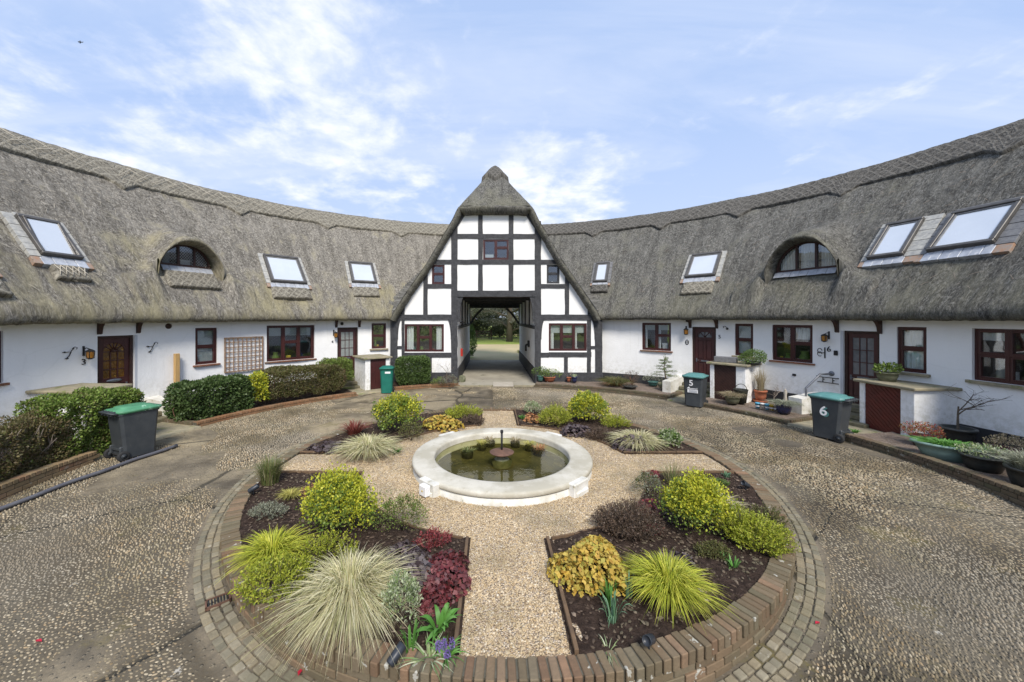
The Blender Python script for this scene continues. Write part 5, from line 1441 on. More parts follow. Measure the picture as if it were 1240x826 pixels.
def return_wall(phi, r0, r1, z1, mat, label):
    mb = MB(); n = int((r1-r0)/.085); rng = random.Random(int(r0*10))
    for k in range(n):
        r = r0+(r1-r0)*(k+.5)/n; mb.M = Matrix.Translation(pol(r, phi, 0)) @ Matrix.Rotation(-phi, 4, 'Z'); mb.box(-.07, .07, -.038, .038, z1-.30, z1+rng.uniform(-.004, .004), .006)
    tag(mb.build('brick_return_wall', MT[mat], loc=pol((r0+r1)/2, phi, 0)), label, 'low wall')
return_wall(R_(-72.2), 8.30, 9.5, .135, 'brick_mossy', 'short brick return wall at the left end of the laurel hedge'); return_wall(R_(45.7), 8.44, 9.4, .145, 'brick_mossy', 'short brick return wall by the little conifer and steps'); return_wall(R_(70.2), 8.16, 9.6, .125, 'brick_mossy', 'short brick return wall at the foot of the bent handrail')
def path_sector(a0, a1, r0, side, m='stone_slab'):
    n1, n2 = 14, 10; P = np.zeros((n1+1, n2+2, 3))
    for i in range(n1+1):
        ph = side*R_(a0+(a1-a0)*i/n1)
        for j in range(n2+2):
            r = r0+(10.35-r0)*max(0, j-1)/n2; q = pol(r, ph); P[i, j] = (q.x, q.y, .05-(.14 if j == 0 else 0))
    structure(link_mesh('path', grid_mesh('path', P, smooth=False), MT[m]))
path_sector(72.4, 88.6, 8.02, -1); path_sector(28.3, 38.6, 8.3, -1); path_sector(45.8, 51.7, 8.1, 1); path_sector(70.3, 79.7, 8.06, 1)

def steps(o, side, label, w=1.25, r_out=None, group='stone steps up to the front doors'):
    M = frame(o.phi, RW, 0); t = thing('door_steps', label, 'steps', tuple(pol(RW-.5, o.phi, 0)), group=group)
    for k, (z, d) in enumerate(((.40, .38), (.27, .70), (.14, 1.02))):
        m = MB(M); m.box(-w/2, w/2, -d, -d+.40 if k else -.03, z-.12, z, .015); m.box(-w/2+.02, w/2-.02, -d+.03, -.03, -.3, z-.12); m.build('step', MT['old_step'], t)
    return t
steps(LW[1], -1, 'mossy stone steps up to the brown door with amber glazing')
steps(LW[4], -1, 'mossy stone steps beside the green hedge up to door with obscured lights')
steps(RWo[1], 1, 'mossy stone steps behind the number five bin')
steps(RWo[4], 1, 'stone steps behind the number six bin')

def low_pier(o, off, z1, label, L_=1.1, th=.30):
    M = frame(o.phi, RW, 0); m = MB(M); x = off
    vs = [(x-th/2, -L_, -.3), (x+th/2, -L_, -.3), (x+th/2, .0, -.3), (x-th/2, .0, -.3), (x-th/2, -L_, z1), (x+th/2, -L_, z1), (x+th/2, .0, z1+.10), (x-th/2, 0, z1+.10)]
    m.add(vs, [(0, 3, 2, 1), (4, 5, 6, 7), (0, 1, 5, 4), (1, 2, 6, 5), (2, 3, 7, 6), (3, 0, 4, 7)])
    P = M @ Vector((x, -L_/2, 0)); tag(m.build('low_white_wall', MT['grubby_white_paint'], loc=P), label, 'low wall')
low_pier(LW[1], .80, .50, 'low white wall block right of the brown door steps at left', .98, .36)
low_pier(RWo[1], -.80, .50, 'low white wall left of the steps behind bin five', 1.35)
low_pier(RWo[4], -.92, .52, 'low white wall between the bent handrail and bin six', 1.15, .36)

def store(label, C, rz, w, d, h, boards='red_brown_boards', slab_over=.09, door_x=None, panels='chev', front_piers=(.13, .28)):
    """bin store: local x along the front, y into the wall; front face at y=0"""
    t = thing('bin_store', label, 'bin store', tuple(C), rz, group='white bin stores with slab tops by the front doors')
    M = WM[t]; a, b = front_piers
    m = MB(M); m.box(-w/2, -w/2+a, 0, d, -.2, h-.07, .008); m.build('side_wall', MT['white_render'], t); m = MB(M); m.box(w/2-b, w/2, 0, d, -.2, h-.07, .008); m.build('side_wall', MT['white_render'], t)
    m = MB(M); m.box(-w/2-slab_over, w/2+slab_over, -slab_over, d+.02, h-.068, h, .014); m.build('slab_top', MT['stone_slab'], t)
    x0, x1 = -w/2+a+.006, w/2-b-.006; z0, z1 = -.12, h-.075
    m = MB(M); m.box(x0, x1, .035, .06, z0, z1)
    if panels == 'chev':
        # diagonal tongue-and-groove boards with open joints
        xm = (x0+x1)/2; W_ = x1-x0; Hh = z1-z0; p = .105
        for k in range(-12, 24):
            zz = z0+k*p
            for (xa, xb, sg) in ((x0, x1, -1),):
                pts = []
                # band between two parallel diagonals, clipped to the door rectangle
                poly = [(xa, zz), (xb, zz+sg*W_*.95), (xb, zz+sg*W_*.95+p*.86), (xa, zz+p*.86)]
                def clip(poly, f):
                    out = []
                    for i in range(len(poly)):
                        P, Q = poly[i], poly[(i+1) % len(poly)]; fp, fq = f(P), f(Q)
                        if fp >= 0: out.append(P)
                        if fp*fq < 0: s = fp/(fp-fq); out.append((P[0]+(Q[0]-P[0])*s, P[1]+(Q[1]-P[1])*s))
                    return out
                poly = clip(poly, lambda q: q[1]-z0); poly = clip(poly, lambda q: z1-q[1]) if poly else poly
                if len(poly) >= 3: m.prism(poly, .022, .036)
    else:
        n = max(2, int((x1-x0)/.1))
        for k in range(n): m.box(x0+(x1-x0)*k/n+.003, x0+(x1-x0)*(k+1)/n-.003, .022, .036, z0, z1, .003)
    m.build('board_door', MT[boards], t); return t
# corners worked out from the photograph: front left / front right / back right of the slab
store('white store with chevron brown board door right of the number six door', (9.49, 9.06, .12), R_(-88), 1.22, 1.25, 1.13)
store('white store with brown board door behind the number five bin', (7.83, 12.48, .12), R_(-54), 1.08, 1.30, 1.20, boards='dark_brown_wood')
store('white store with maroon door behind the two recycling bins', (-4.45, 14.72, .10), R_(38), .98, 1.25, 1.20, boards='door_maroon', panels='plain', front_piers=(.2, .15))
store('long white store with red door behind the privet hedge at left', (-8.80, 8.60, .10), R_(86), .84, 1.35, 1.13, boards='red_brown_boards', panels='plain', front_piers=(.15, .12))

# ================================================================== WALL FIXTURES
def wall_frame(px, py, R=RW-.004): ph, Y = wall_hit(px); return frame(ph, R, zat(py, Y))
def lantern(px, py, label, s=1.0, side=1):
    M = wall_frame(px, py); t = thing('wall_lantern', label, 'lantern', tuple(M.translation), M.to_euler().z, group='black wall lanterns with amber glass')
    m = MB(M); m.box(-.025*s, .025*s, -.012, 0, -.02*s, .22*s, .004); m.tube([(0, -.01, .14*s), (side*.0, -.08, .18*s), (side*.04, -.15, .14*s)], .010, 6); m.build('bracket', MT['black_iron'], t)
    m = MB(M); cx = side*.04
    m.lathe([(.001, .15*s), (.03*s, .14*s), (.09*s, .10*s), (.085*s, .085*s)], 8, (cx, -.15, 0), smooth=False)
    m.lathe([(.07*s, -.085*s), (.075*s, -.07*s), (.04*s, -.10*s), (.001, -.11*s)], 8, (cx, -.15, 0), smooth=False)
    for k in range(4): a = math.pi/4+k*math.pi/2; m.tube([(cx+.07*s*math.cos(a), -.15+.07*s*math.sin(a), -.08*s), (cx+.08*s*math.cos(a), -.15+.08*s*math.sin(a), .09*s)], .006, 4)
    m.build('cage', MT['black_iron'], t)
    m = MB(M); m.lathe([(.058*s, -.075*s), (.068*s, .0), (.07*s, .085*s)], 10, (cx, -.15, 0)); m.build('glass', MT['lantern_glass'], t)
lantern(101, 430, 'black lantern with amber glass left of the brown door', 1.0)
lantern(404, 406, 'small lantern on the wall left of the door with obscured lights', 1.0)
lantern(831, 402, 'narrow lantern left of the panelled door with fanlight', 1.05)
lantern(1004, 410, 'black lantern with amber glass above the figure six', .95, -1)
def text_obj(name, txt, M, size, mat, label, cat, ext=.008, parent=None, bold=0.0):
    cu = bpy.data.curves.new(name, 'FONT'); cu.body = txt; cu.size = size; cu.extrude = ext; cu.align_x = 'CENTER'; cu.align_y = 'CENTER'; cu.offset = bold
    tmp = bpy.data.objects.new('tmp', cu); COL.objects.link(tmp); bpy.context.view_layer.update()
    me = bpy.data.meshes.new_from_object(tmp.evaluated_get(bpy.context.evaluated_depsgraph_get())); bpy.data.objects.remove(tmp)
    me.transform(M @ Matrix.Rotation(R_(90), 4, 'X'))
    if parent: return link_mesh(name, me, MT[mat], parent)
    return tag(link_mesh(name, me, MT[mat], loc=M.translation), label, cat)
def num(px, py, txt, size, label): text_obj('house_number', txt, wall_frame(px, py, RW-.012), size, 'black_iron', label, 'house number')
num(101, 438.5, '3', .20, 'black figure 3 on the wall under the left lantern'); num(402.5, 414, '4', .16, 'small black figure 4 below the lantern by the obscured-light door'); num(871.5, 408, '5', .18, 'small black figure 5 on the wall right of the panelled door'); num(1004, 423, '6', .22, 'black figure 6 on the wall below the right lantern')
def plaque():
    M = wall_frame(832, 414.5); t = thing('oval_plaque', 'small black oval plaque with a white figure beside the panelled door', 'plaque', tuple(M.translation), M.to_euler().z)
    A = M @ Matrix.Rotation(R_(90), 4, 'X') @ Matrix.Scale(.72, 4); m = MB(A); m.lathe([(.001, .014), (.10, .014), (.11, .0)], 20, sy=1.3, sx=.85); m.build('oval_plate', MT['black_iron'], t)
    m = MB(A); m.box(-.018, .018, -.07, .05, .014, .020, .002); m.lathe([(.001, .02), (.026, .02), (.026, .012)], 10, (0, .075, 0)); m.box(-.03, .03, -.085, -.06, .014, .020, .002); m.build('figure', MT['white_sticker'], t)
plaque()
def hook(px, py, label, kind):
    M = wall_frame(px, py); m = MB(M); P = M.translation
    if kind == 'scroll':
        m.M = m.M @ Matrix.Scale(.72, 4)
        m.tube([(-.05, -.02, -.17), (.0, -.03, -.10), (.05, -.04, .06), (.09, -.08, .14)], .013, 6)
        m.tube([(.06, -.05, .13), (.10, -.10, .18), (.14, -.14, .15), (.13, -.12, .10)], .012, 6)
        for (x, z) in ((-.12, .02), (-.06, -.19)): m.sphere((x, -.03, z), .028, 8, 5); m.tube([(x-.05, -.02, z), (x+.05, -.02, z)], .012, 5)
        m.tube([(-.12, -.01, .02), (.02, -.03, .02)], .008, 5)
    elif kind == 'cup': m.tube([(-.08, 0, .0), (-.06, -.06, .05), (.02, -.10, .06), (.07, -.10, .0)], .010, 6); m.sphere((.08, -.10, -.03), .045, 8, 6)
    elif kind == 'lamp': m.sphere((0, -.07, 0), .065, 10, 6); m.box(-.03, .03, -.05, 0, -.05, .05, .01)
    elif kind == 'scroll_plate':
        m.box(.07, .10, -.02, 0, -.16, .16, .004); 
        for cz, r0 in ((.06, .055), (-.04, .055)):
            m.tube([(-.04+r0*math.cos(a), -.015, cz+r0*math.sin(a)*1.2) for a in np.linspace(0, 5.5, 12)], .009, 5)
        m.tube([(-.10, -.015, 0), (.08, -.015, 0)], .009, 5)
    elif kind == 'bell': m.box(-.05, .05, -.03, 0, -.07, .07, .012); m.lathe([(.02, 0), (.015, .006), (.001, .006)], 8, (0, -.03, 0))
    elif kind == 'small': m.box(-.05, .05, -.02, 0, -.035, .035, .006); m.tube([(-.04, -.02, .03), (.04, -.02, -.03)], .01, 5)
    elif kind == 'scraper':
        for z in (.07, -.08): m.tube([(-.26, -.06, z+.0), (.26, -.06, z)], .013, 6); 
        for x in (-.12, .12): m.tube([(x, -.06, -.09), (x, -.06, .08)], .012, 6); m.tube([(x, 0, 0), (x, -.06, 0)], .012, 6)
        for x in (-.26, .26): m.tube([(x, -.06, .07), (x, -.10, .09)], .012, 6)
    elif kind == 'basket_rail': m.box(-.06, .06, -.02, 0, -.02, .02); m.tube([(-.08, -.05, .05), (.08, -.05, .05)], .012, 5); m.tube([(-.08, -.05, -.05), (.08, -.05, -.05)], .012, 5); m.box(-.01, .01, -.05, 0, -.05, .05)
    tag(m.build({'scroll': 'iron_scroll_hook', 'cup': 'iron_hook', 'lamp': 'bulkhead_lamp', 'scroll_plate': 'iron_scroll_ornament', 'bell': 'doorbell_box', 'small': 'wall_vent_plate', 'scraper': 'iron_wall_rack', 'basket_rail': 'letter_rack'}[kind], MT['black_iron'], loc=P), label, {'lamp': 'lamp', 'bell': 'doorbell', 'small': 'vent'}.get(kind, 'ironwork'))
hook(83, 427, 'black iron scroll hook on the wall left of the lantern with amber glass', 'scroll'); hook(183, 420, 'black iron scroll hook on the wall right of the brown door', 'scroll')
hook(879, 397, 'small black iron hook under the eaves right of the panelled door', 'cup'); hook(833, 388, 'black round lamp under the eaves above the narrow lantern', 'lamp'); hook(413.5, 392, 'black round lamp under the eaves above the door with obscured lights', 'lamp')
hook(995, 427, 'black iron scroll ornament left of the figure six', 'scroll_plate'); hook(1012.5, 427.5, 'small black box on the wall beside the door with dark lights', 'bell'); hook(962, 454, 'tiny black vent plate low on the white wall under a two-light window', 'small'); hook(1004, 460, 'black iron rack low on the wall beside the handrail', 'scraper')
def trellis():
    p0, Y0 = wall_hit(271); p1, Y1 = wall_hit(318); ph = (p0+p1)/2; Yc = (Y0+Y1)/2; w = 2*RW*math.sin(abs(p1-p0)/2); z1, z0 = zat(408, Yc), zat(449, Yc)
    M = frame(ph, RW-.06, 0); t = thing('wall_trellis', 'square wooden trellis fixed to the white wall between two windows', 'trellis', tuple(pol(RW-.06, ph, z0)), -ph)
    m = MB(M); f = .035; m.box(-w/2, w/2, -.02, .02, z0, z0+f); m.box(-w/2, w/2, -.02, .02, z1-f, z1); m.box(-w/2, -w/2+f, -.018, .018, z0+f, z1-f); m.box(w/2-f, w/2, -.018, .018, z0+f, z1-f); m.build('outer_frame', MT['trellis_wood'], t)
    m = MB(M); nx, nz = 9, 7
    for k in range(1, nx): x = -w/2+w*k/nx; m.box(x-.014, x+.014, -.014, -.002, z0+f, z1-f)
    for k in range(1, nz): z = z0+(z1-z0)*k/nz; m.box(-w/2+f, w/2-f, .0, .012, z-.014, z+.014)
    m.build('lattice', MT['trellis_wood'], t)
trellis()
def wooden_post():
    P = gpt(211, 500, .12); M = wall_frame(211, 440); m = MB(frame(wall_hit(211)[0], RW-.12, 0)); _, Y = wall_hit(211)
    m.box(-.06, .06, -.05, .05, .1, zat(428, Y), .006); tag(m.build('wooden_post', MT['pale_pine'], loc=pol(RW-.12, wall_hit(211)[0], .1)), 'pale wooden post standing behind the laurel hedge', 'post')
wooden_post()
def handrail():
    # from the wall beside the door, out and down to the planter
    A = wall_frame(1007, 452.5); a = A.translation; n = Vector((CX, CY, 0))-Vector((a.x, a.y, 0)); n.normalize()
    B = gpt(976, 497, .14); zt = 1.0
    t = thing('bent_handrail', 'bent grey metal handrail beside the low white wall near bin six', 'handrail', (B.x, B.y, .12))
    m = MB(); m.tube([a, a+n*.12, (Vector((a.x, a.y, 0))*.55+Vector((B.x, B.y, 0))*.45)+Vector((0, 0, a.z-.02)), (B.x, B.y, zat(470, B.y)), (B.x, B.y, zat(474, B.y)), (B.x, B.y, .0)], .028, 10); m.build('rail', MT['galvanised'], t)
    m = MB(A @ Matrix.Rotation(R_(90), 4, 'X')); m.lathe([(.001, .03), (.06, .03), (.075, .0)], 14); m.build('wall_flange', MT['galvanised'], t)
handrail()
def passage_things():
    m = MB(); x = PX0+.12+.0; y = 17.9; m.box(PX0+.002, PX0+.10, y-.12, y+.12, 1.02, 1.38, .01); tag(m.build('red_box', MT['ornament_red'], loc=(PX0+.05, y, 1.2)), 'small red box on the left wall of the archway passage', 'box')
    m = MB(); m.tube([(PX1-.01, 18.6, 1.55), (PX1-.18, 18.6, 1.50), (PX1-.18, 18.6, 1.2)], .05, 8); m.box(PX1-.10, PX1, 18.45, 18.75, 1.40, 1.72, .02); tag(m.build('passage_lamp', MT['black_iron'], loc=(PX1-.05, 18.6, 1.5)), 'black lamp on the right wall inside the archway passage', 'lamp')
    m = MB(); m.tube([(PX0+.03, 17.2, 2.62), (PX0+.16, 17.2, 2.66), (PX0+.22, 17.1, 2.62)], .03, 8); tag(m.build('passage_camera', MT['black_iron'], loc=(PX0+.05, 17.2, 2.6)), 'tiny black fitting high on the left archway wall', 'fitting')
    m = MB(); a = gpt(597, 467, .03); b = gpt(621, 464, .03)
    m.box(a.x, b.x, a.y-.10, b.y+.25, .0, .045, .008); tag(m.build('threshold_slab', MT['pale_slab'], loc=(a.x, a.y, .03)), 'pale slab let into the archway threshold', 'slab')
    m = MB()
    for (x0, x1) in ((gx(530)+.55, a.x-.02), (b.x+.02, PX1+.1)): m.box(x0, x1, a.y-.12, a.y+.12, .0, .034, .006)
    tag(m.build('threshold_kerb', MT['stone_slab'], loc=(.1, a.y, .03)), 'worn kerb across the foot of the archway', 'kerb')
passage_things()

# ================================================================== BINS
def make_bin(name, label, loc, rz, body='bin_grey', lid='lid_teal', w=.56, d=.68, h=.96, group='wheelie bins', text=None, wheels=True):
    t = thing(name, label, 'bin', tuple(loc), rz, group=group); M = WM[t]
    def ring(sx, sy, z, cy=0, b=.045):
        x, y = sx/2, sy/2
        return [(-x+b, cy-y, z), (x-b, cy-y, z), (x, cy-y+b, z), (x, cy+y-b, z), (x-b, cy+y, z), (-x+b, cy+y, z), (-x, cy+y-b, z), (-x, cy-y+b, z)]
    m = MB(M); lv = [ring(w*.84, d*.80, .035, -.02), ring(w*.87, d*.83, .30, -.015), ring(w*.97, d*.97, h*.93, 0), ring(w*1.0, d*1.02, h*.935, 0), ring(w*1.01, d*1.03, h, 0), ring(w*.9, d*.9, h, 0)]
    vs = [p for L_ in lv for p in L_]; fs = [tuple(range(8))[::-1], tuple(range(40, 48))]
    for i in range(5):
        for k in range(8): fs.append((i*8+k, i*8+(k+1) % 8, (i+1)*8+(k+1) % 8, (i+1)*8+k))
    m.add(vs, fs)
    # ribs and wheel recess on the back, skirt on the front
    m.box(-w*.30, w*.30, d*.40, d*.44, .2, .24); m.box(-w*.34, w*.34, -d*.372-.02, -d*.36, .05, .12, .01)
    m.box(-w*.36, -w*.28, d*.30, d*.46, .10, .28, .02); m.box(w*.28, w*.36, d*.30, d*.46, .10, .28, .02)
    m.build('body', MT[body], t)
    m = MB(M); z = h; lv = [ring(w*1.06, d*1.08, z-.03, -.01, .06), ring(w*1.10, d*1.12, z+.005, -.01, .06), ring(w*1.08, d*1.10, z+.03, -.01, .06), ring(w*.86, d*.82, z+.045, -.0, .07), ring(w*.80, d*.74, z+.075, .01, .08), ring(w*.5, d*.5, z+.085, .02, .08)]
    vs = [p for L_ in lv for p in L_]; fs = [tuple(range(8))[::-1], tuple(range(40, 48))]
    for i in range(5):
        for k in range(8): fs.append((i*8+k, i*8+(k+1) % 8, (i+1)*8+(k+1) % 8, (i+1)*8+k))
    m.add(vs, fs, True); m.box(-w*.18, w*.18, -d*.60, -d*.54, z-.01, z+.02, .008); m.build('lid', MT[lid], t)
    m = MB(M); hy = d*.5+.10; m.tube([(-w*.42, d*.48, h-.02), (-w*.42, hy, h+.0), (w*.42, hy, h+.0), (w*.42, d*.48, h-.02)], .018, 8)
    for x in (-.30, -.1, .1, .30): m.box(w*x-.02, w*x+.02, d*.47, hy, h-.05, h+.03, .006)
    m.build('handle', MT['bin_grey' if body == 'bin_grey' else body], t)
    if wheels:
        for s in (-1, 1):
            A = M @ Matrix.Translation((s*w*.44, d*.40, .10)) @ Matrix.Rotation(R_(90), 4, 'Y'); m = MB(A)
            m.lathe([(.055, -.028), (.088, -.030), (.10, -.020), (.10, .020), (.088, .030), (.055, .028)], 20); wh = m.build('wheel', MT['rubber'], t); WM[wh] = WM[t]
            m = MB(A); m.lathe([(.001, -.024), (.056, -.022), (.056, .022), (.001, .024)], 14); m.lathe([(.001, .036), (.018, .034), (.02, .02)], 8); m.lathe([(.001, -.036), (.018, -.034), (.02, -.02)], 8); m.build('hub', MT['bin_grey'], wh)
        m = MB(M); m.tube([(-w*.44, d*.40, .10), (w*.44, d*.40, .10)], .012, 6); m.build('axle', MT['rubber'], t)
    return t
P = gpt(150, 556); make_bin('wheelie_bin', 'dark grey wheelie bin with bright green lid by the left privet hedge', (P.x, P.y+.2, zg(P.y+.2)), R_(158), lid='lid_green', w=.54, d=.66, h=.96)
P = gpt(1012, 533); b6 = make_bin('wheelie_bin', 'dark grey wheelie bin with teal lid and a white 6 on its side', (P.x, P.y+.12, zg(P.y)), R_(204), w=.53, d=.62, h=.97)
P6 = WM[b6]; text_obj('painted_figure', '6', P6 @ Matrix.Translation((.290, -.02, .66)) @ Matrix.Rotation(R_(4), 4, 'Y') @ Matrix.Rotation(R_(-4), 4, 'Y') @ Matrix.Rotation(R_(90), 4, 'Z'), .30, 'white_sticker', None, None, .003, b6, .004)
text_obj('figure_shadow', '6', P6 @ Matrix.Translation((.282, .015, .64)) @ Matrix.Rotation(R_(4), 4, 'Y') @ Matrix.Rotation(R_(-4), 4, 'Y') @ Matrix.Rotation(R_(90), 4, 'Z'), .31, 'lid_teal', None, None, .002, b6, .003)
P = gpt(848, 494); b5 = make_bin('wheelie_bin', 'dark grey wheelie bin with teal lid and a white 5 on its front', (P.x, P.y+.28, zg(P.y)), R_(-44), w=.58, d=.62, h=.96)
P5 = WM[b5]; A5 = P5 @ Matrix.Rotation(R_(0), 4, 'Z')
text_obj('painted_figure', '5', P5 @ Matrix.Translation((-.04, -.312, .76)) @ Matrix.Rotation(R_(7), 4, 'X'), .26, 'white_sticker', None, None, .003, b5, .005)
m = MB(P5 @ Matrix.Translation((0, -.272, 0)) @ Matrix.Rotation(R_(3), 4, 'X')); m.box(-.15, .15, -.008, .004, .46, .56, .002); m.prism([(-.17, .585), (-.10, .65), (-.08, .60), (.13, .60), (.13, .64), (.14, .585)], -.008, .002); m.build('sticker', MT['white_sticker'], b5)
m = MB(P5 @ Matrix.Translation((0, -.272, 0)) @ Matrix.Rotation(R_(3), 4, 'X'))
for k in range(3): m.box(-.10, .13, -.011, -.007, .475+k*.028, .487+k*.028)
m.build('worn_print', MT['print_grey'], b5)
P = gpt(466.5, 477.5, .0); br = make_bin('recycling_bin', 'narrow green recycling bin with a white label near the archway', (P.x, P.y+.25, zg(P.y)), R_(8), body='bin_green', lid='bin_green', w=.47, d=.46, h=.94, group='recycling bins')
m = MB(WM[br]); m.box(-.05, .15, -.232, -.222, .76, .83, .003); m.build('label', MT['white_sticker'], br)
P = gpt(464, 470, .0); make_bin('wheelie_bin', 'grey wheelie bin with blue-green lid behind the green recycling bin', (P.x-.12, P.y+.18, zg(P.y)), R_(20), w=.58, d=.6, h=1.0)

# ================================================================== FOUNTAIN
def fountain():
    c = (CX, CY, 0); t = thing('round_fountain', 'round white stone fountain basin in the centre of the garden', 'fountain', (CX, CY, .03))
    m = MB(); prof = [(1.60, .0), (1.60, .075), (1.585, .10), (1.60, .115), (1.615, .12)]
    m.lathe([(1.668, .0), (1.662, .132), (1.64, .14), (1.64, .152), (1.66, .156)], 96, c); m.lathe([(1.28, .12), (1.26, .06), (1.26, -.28)], 96, c); m.build('basin_wall', MT['grubby_white_paint'], t)
    m = MB(); m.lathe([(1.63, .152), (1.676, .154), (1.684, .164), (1.684, .205), (1.672, .226), (1.64, .236), (1.31, .238), (1.277, .230), (1.27, .20), (1.268, .10)], 120, c)
    m.build('coping', MT['white_coping'], t)
    for k, a in enumerate((R_(44), R_(-44), R_(136), R_(-136))):
        m = MB(Matrix.Translation((CX, CY, 0)) @ Matrix.Rotation(-a, 4, 'Z')); m.box(-.20, .20, 1.64, 1.77, -.02, .230, .015); m.box(-.155, .155, 1.65, 1.80, -.02, .10, .012)
        m.build('pier', MT['grubby_white_paint'], t)
    m = MB(Matrix.Translation((CX, CY, 0)) @ Matrix.Rotation(-R_(-136), 4, 'Z')); m.box(-.13, .04, 1.78, 1.88, .05, .21, .01); jb = m.build('junction_box', MT['white_sticker'], t); WM[jb] = WM[t]
    m = MB(Matrix.Translation((CX, CY, 0)) @ Matrix.Rotation(-R_(-136), 4, 'Z')); m.box(-.06, -.03, 1.87, 1.885, .12, .14, .002); m.build('switch', MT['ornament_yellow'], jb)
    m = MB(); m.lathe([(1.262, -.012), (.6, -.015), (.001, -.015)], 64, c); m.build('basin_floor', MT['algae_floor'], t)
    P = np.array([[tuple(pol(r, p, .115)) for p in np.linspace(math.pi, -math.pi, 97)] for r in (0.0, .4, .8, 1.1, 1.266)])
    link_mesh('water', grid_mesh('water', P), MT['pond_water'], t)
    m = MB(); m.lathe([(.22, -.27), (.24, -.10), (.17, -.02), (.20, .08), (.10, .14), (.085, .19)], 20, c); m.build('pedestal', MT['moss_stone'], t)
    m = MB(); m.lathe([(.05, .17), (.13, .185), (.225, .235), (.235, .25), (.225, .255), (.14, .275), (.04, .292), (.001, .295)], 32, c); m.build('bowl', MT['rusty_iron'], t)
    m = MB(); m.tube([(CX, CY, .28), (CX, CY, .40), (CX, CY, .65)], .021, 10); m.lathe([(.026, 0), (.03, .01), (.03, .05), (.018, .06)], 10, (CX, CY, .61)); m.build('spout_pipe', MT['black_iron'], t)
m_, N_ = newmat('white_coping'); tc_ = N_('TexCoord').outputs['Object']
n1_ = N_.noise(tc_, 1.8, 6, .62); n2_ = N_.noise(tc_, 9, 6, .7); col_ = N_.mix(N_.ramp(n1_, [(.42, 0.0), (.60, .65)]), (.56, .53, .45), (.33, .30, .22))
col_ = N_.mix(N_.ramp(n2_, [(.60, 0.0), (.68, .55)]), col_, (.32, .27, .18)); finish(N_, col_, .75, N_.noise(tc_, 30, 5, .65), .35, .01, spec=.3)
fountain()

# ================================================================== VEGETATION TOOLS
def lump_fn(rng, k=5):
    D = rng.normal(size=(k, 3)); D /= np.linalg.norm(D, axis=1)[:, None]; ph = rng.uniform(0, 6.28, k); fr = rng.uniform(2.0, 5.0, k)
    return lambda d: sum(np.sin(d@D[i]*fr[i]+ph[i]) for i in range(k))/k
def quads_from(pos, ax, side, L_, W_, curl=None):
    """diamond leaves with a fold: 4 verts"""
    p0 = pos; tip = pos+ax*L_[:, None]; mid = pos+ax*(L_*.45)[:, None]
    nrm = np.cross(ax, side); up = nrm*(W_*.18)[:, None]
    a = mid+side*(W_*.5)[:, None]+up; b = mid-side*(W_*.5)[:, None]+up
    if curl is not None: tip = tip-np.array([0, 0, 1.0])*(L_*curl)[:, None]
    V = np.stack([p0, a, tip, b], 1); return V.reshape(-1, 3)
def unit(v): return v/np.maximum(np.linalg.norm(v, axis=1)[:, None], 1e-9)
def leaf_cloud(rng, c, rad, n, L_, W_, lump=.22, shell=.45, lo=-.25, out=.6, up=.35, power=1.0, droop=0.0):
    d = rng.normal(size=(n*2, 3)); d = unit(d); d = d[d[:, 2] > lo][:n]; n = len(d)
    f = lump_fn(rng); g = lump_fn(rng, 8)
    r = (1+lump*(f(d)*1.3+g(d*2.3)*.8))*(1-shell*rng.random(n)**1.6)
    q = np.sign(d)*np.abs(d)**power if power != 1 else d
    pos = np.array(c)+q*r[:, None]*np.array(rad)
    ax = unit(d*out+rng.normal(size=(n, 3))*.55+np.array([0, 0, up])); sd = unit(np.cross(ax, rng.normal(size=(n, 3))))
    s = rng.uniform(.6, 1.25, n); V = quads_from(pos, ax, sd, L_*s, W_*s*rng.uniform(.8, 1.2, n), np.full(n, droop))
    return V
def quad_faces(n): return np.arange(n*4, dtype=np.int32).reshape(-1, 4)
def blades(rng, n, base_r, H_, spread, W_, seg=5, droop=.5, lean=(0, 0), Lvar=.35, flat=0.0, dirbias=None):
    """arching ribbons from the origin"""
    az = rng.uniform(0, 2*math.pi, n)
    if dirbias is not None: az = dirbias[0]+rng.normal(0, dirbias[1], n)
    t0 = rng.random(n)**.6; L_ = rng.uniform(1-Lvar, 1+Lvar*.4, n)
    b = np.stack([np.cos(az)*base_r*t0, np.sin(az)*base_r*t0, np.zeros(n)], 1)
    out = np.stack([np.cos(az+rng.normal(0, .25, n)), np.sin(az+rng.normal(0, .25, n)), np.zeros(n)], 1)
    sp = spread*(.18+.95*rng.random(n)**.75)*L_; hh = H_*L_*(1.05-.45*(sp/max(spread, 1e-6)))
    sd = np.stack([-out[:, 1], out[:, 0], rng.normal(0, .5, n)], 1); sd = unit(sd)
    V = np.zeros((n, seg+1, 2, 3)); 
    dr = droop*rng.uniform(.55, 1.3, n)
    for k in range(seg+1):
        t = k/seg; x = sp*(t**1.25); z = hh*(1.55*t-(.55+dr)*t**2.4)+0.0
        w = W_*(1-t**2.2)*.5+.0004
        p = b+out*x[:, None]+np.array([lean[0], lean[1], 0])*t; p[:, 2] += np.maximum(z, -.02+.02*t)
        V[:, k, 0] = p-sd*w; V[:, k, 1] = p+sd*w
    F_ = []
    for k in range(seg): F_.append(np.stack([np.arange(n)*(seg+1)*2+k*2+j for j in (0, 1, 3, 2)], 1))
    return V.reshape(-1, 3), np.concatenate(F_)
VEG = {'n': 0}
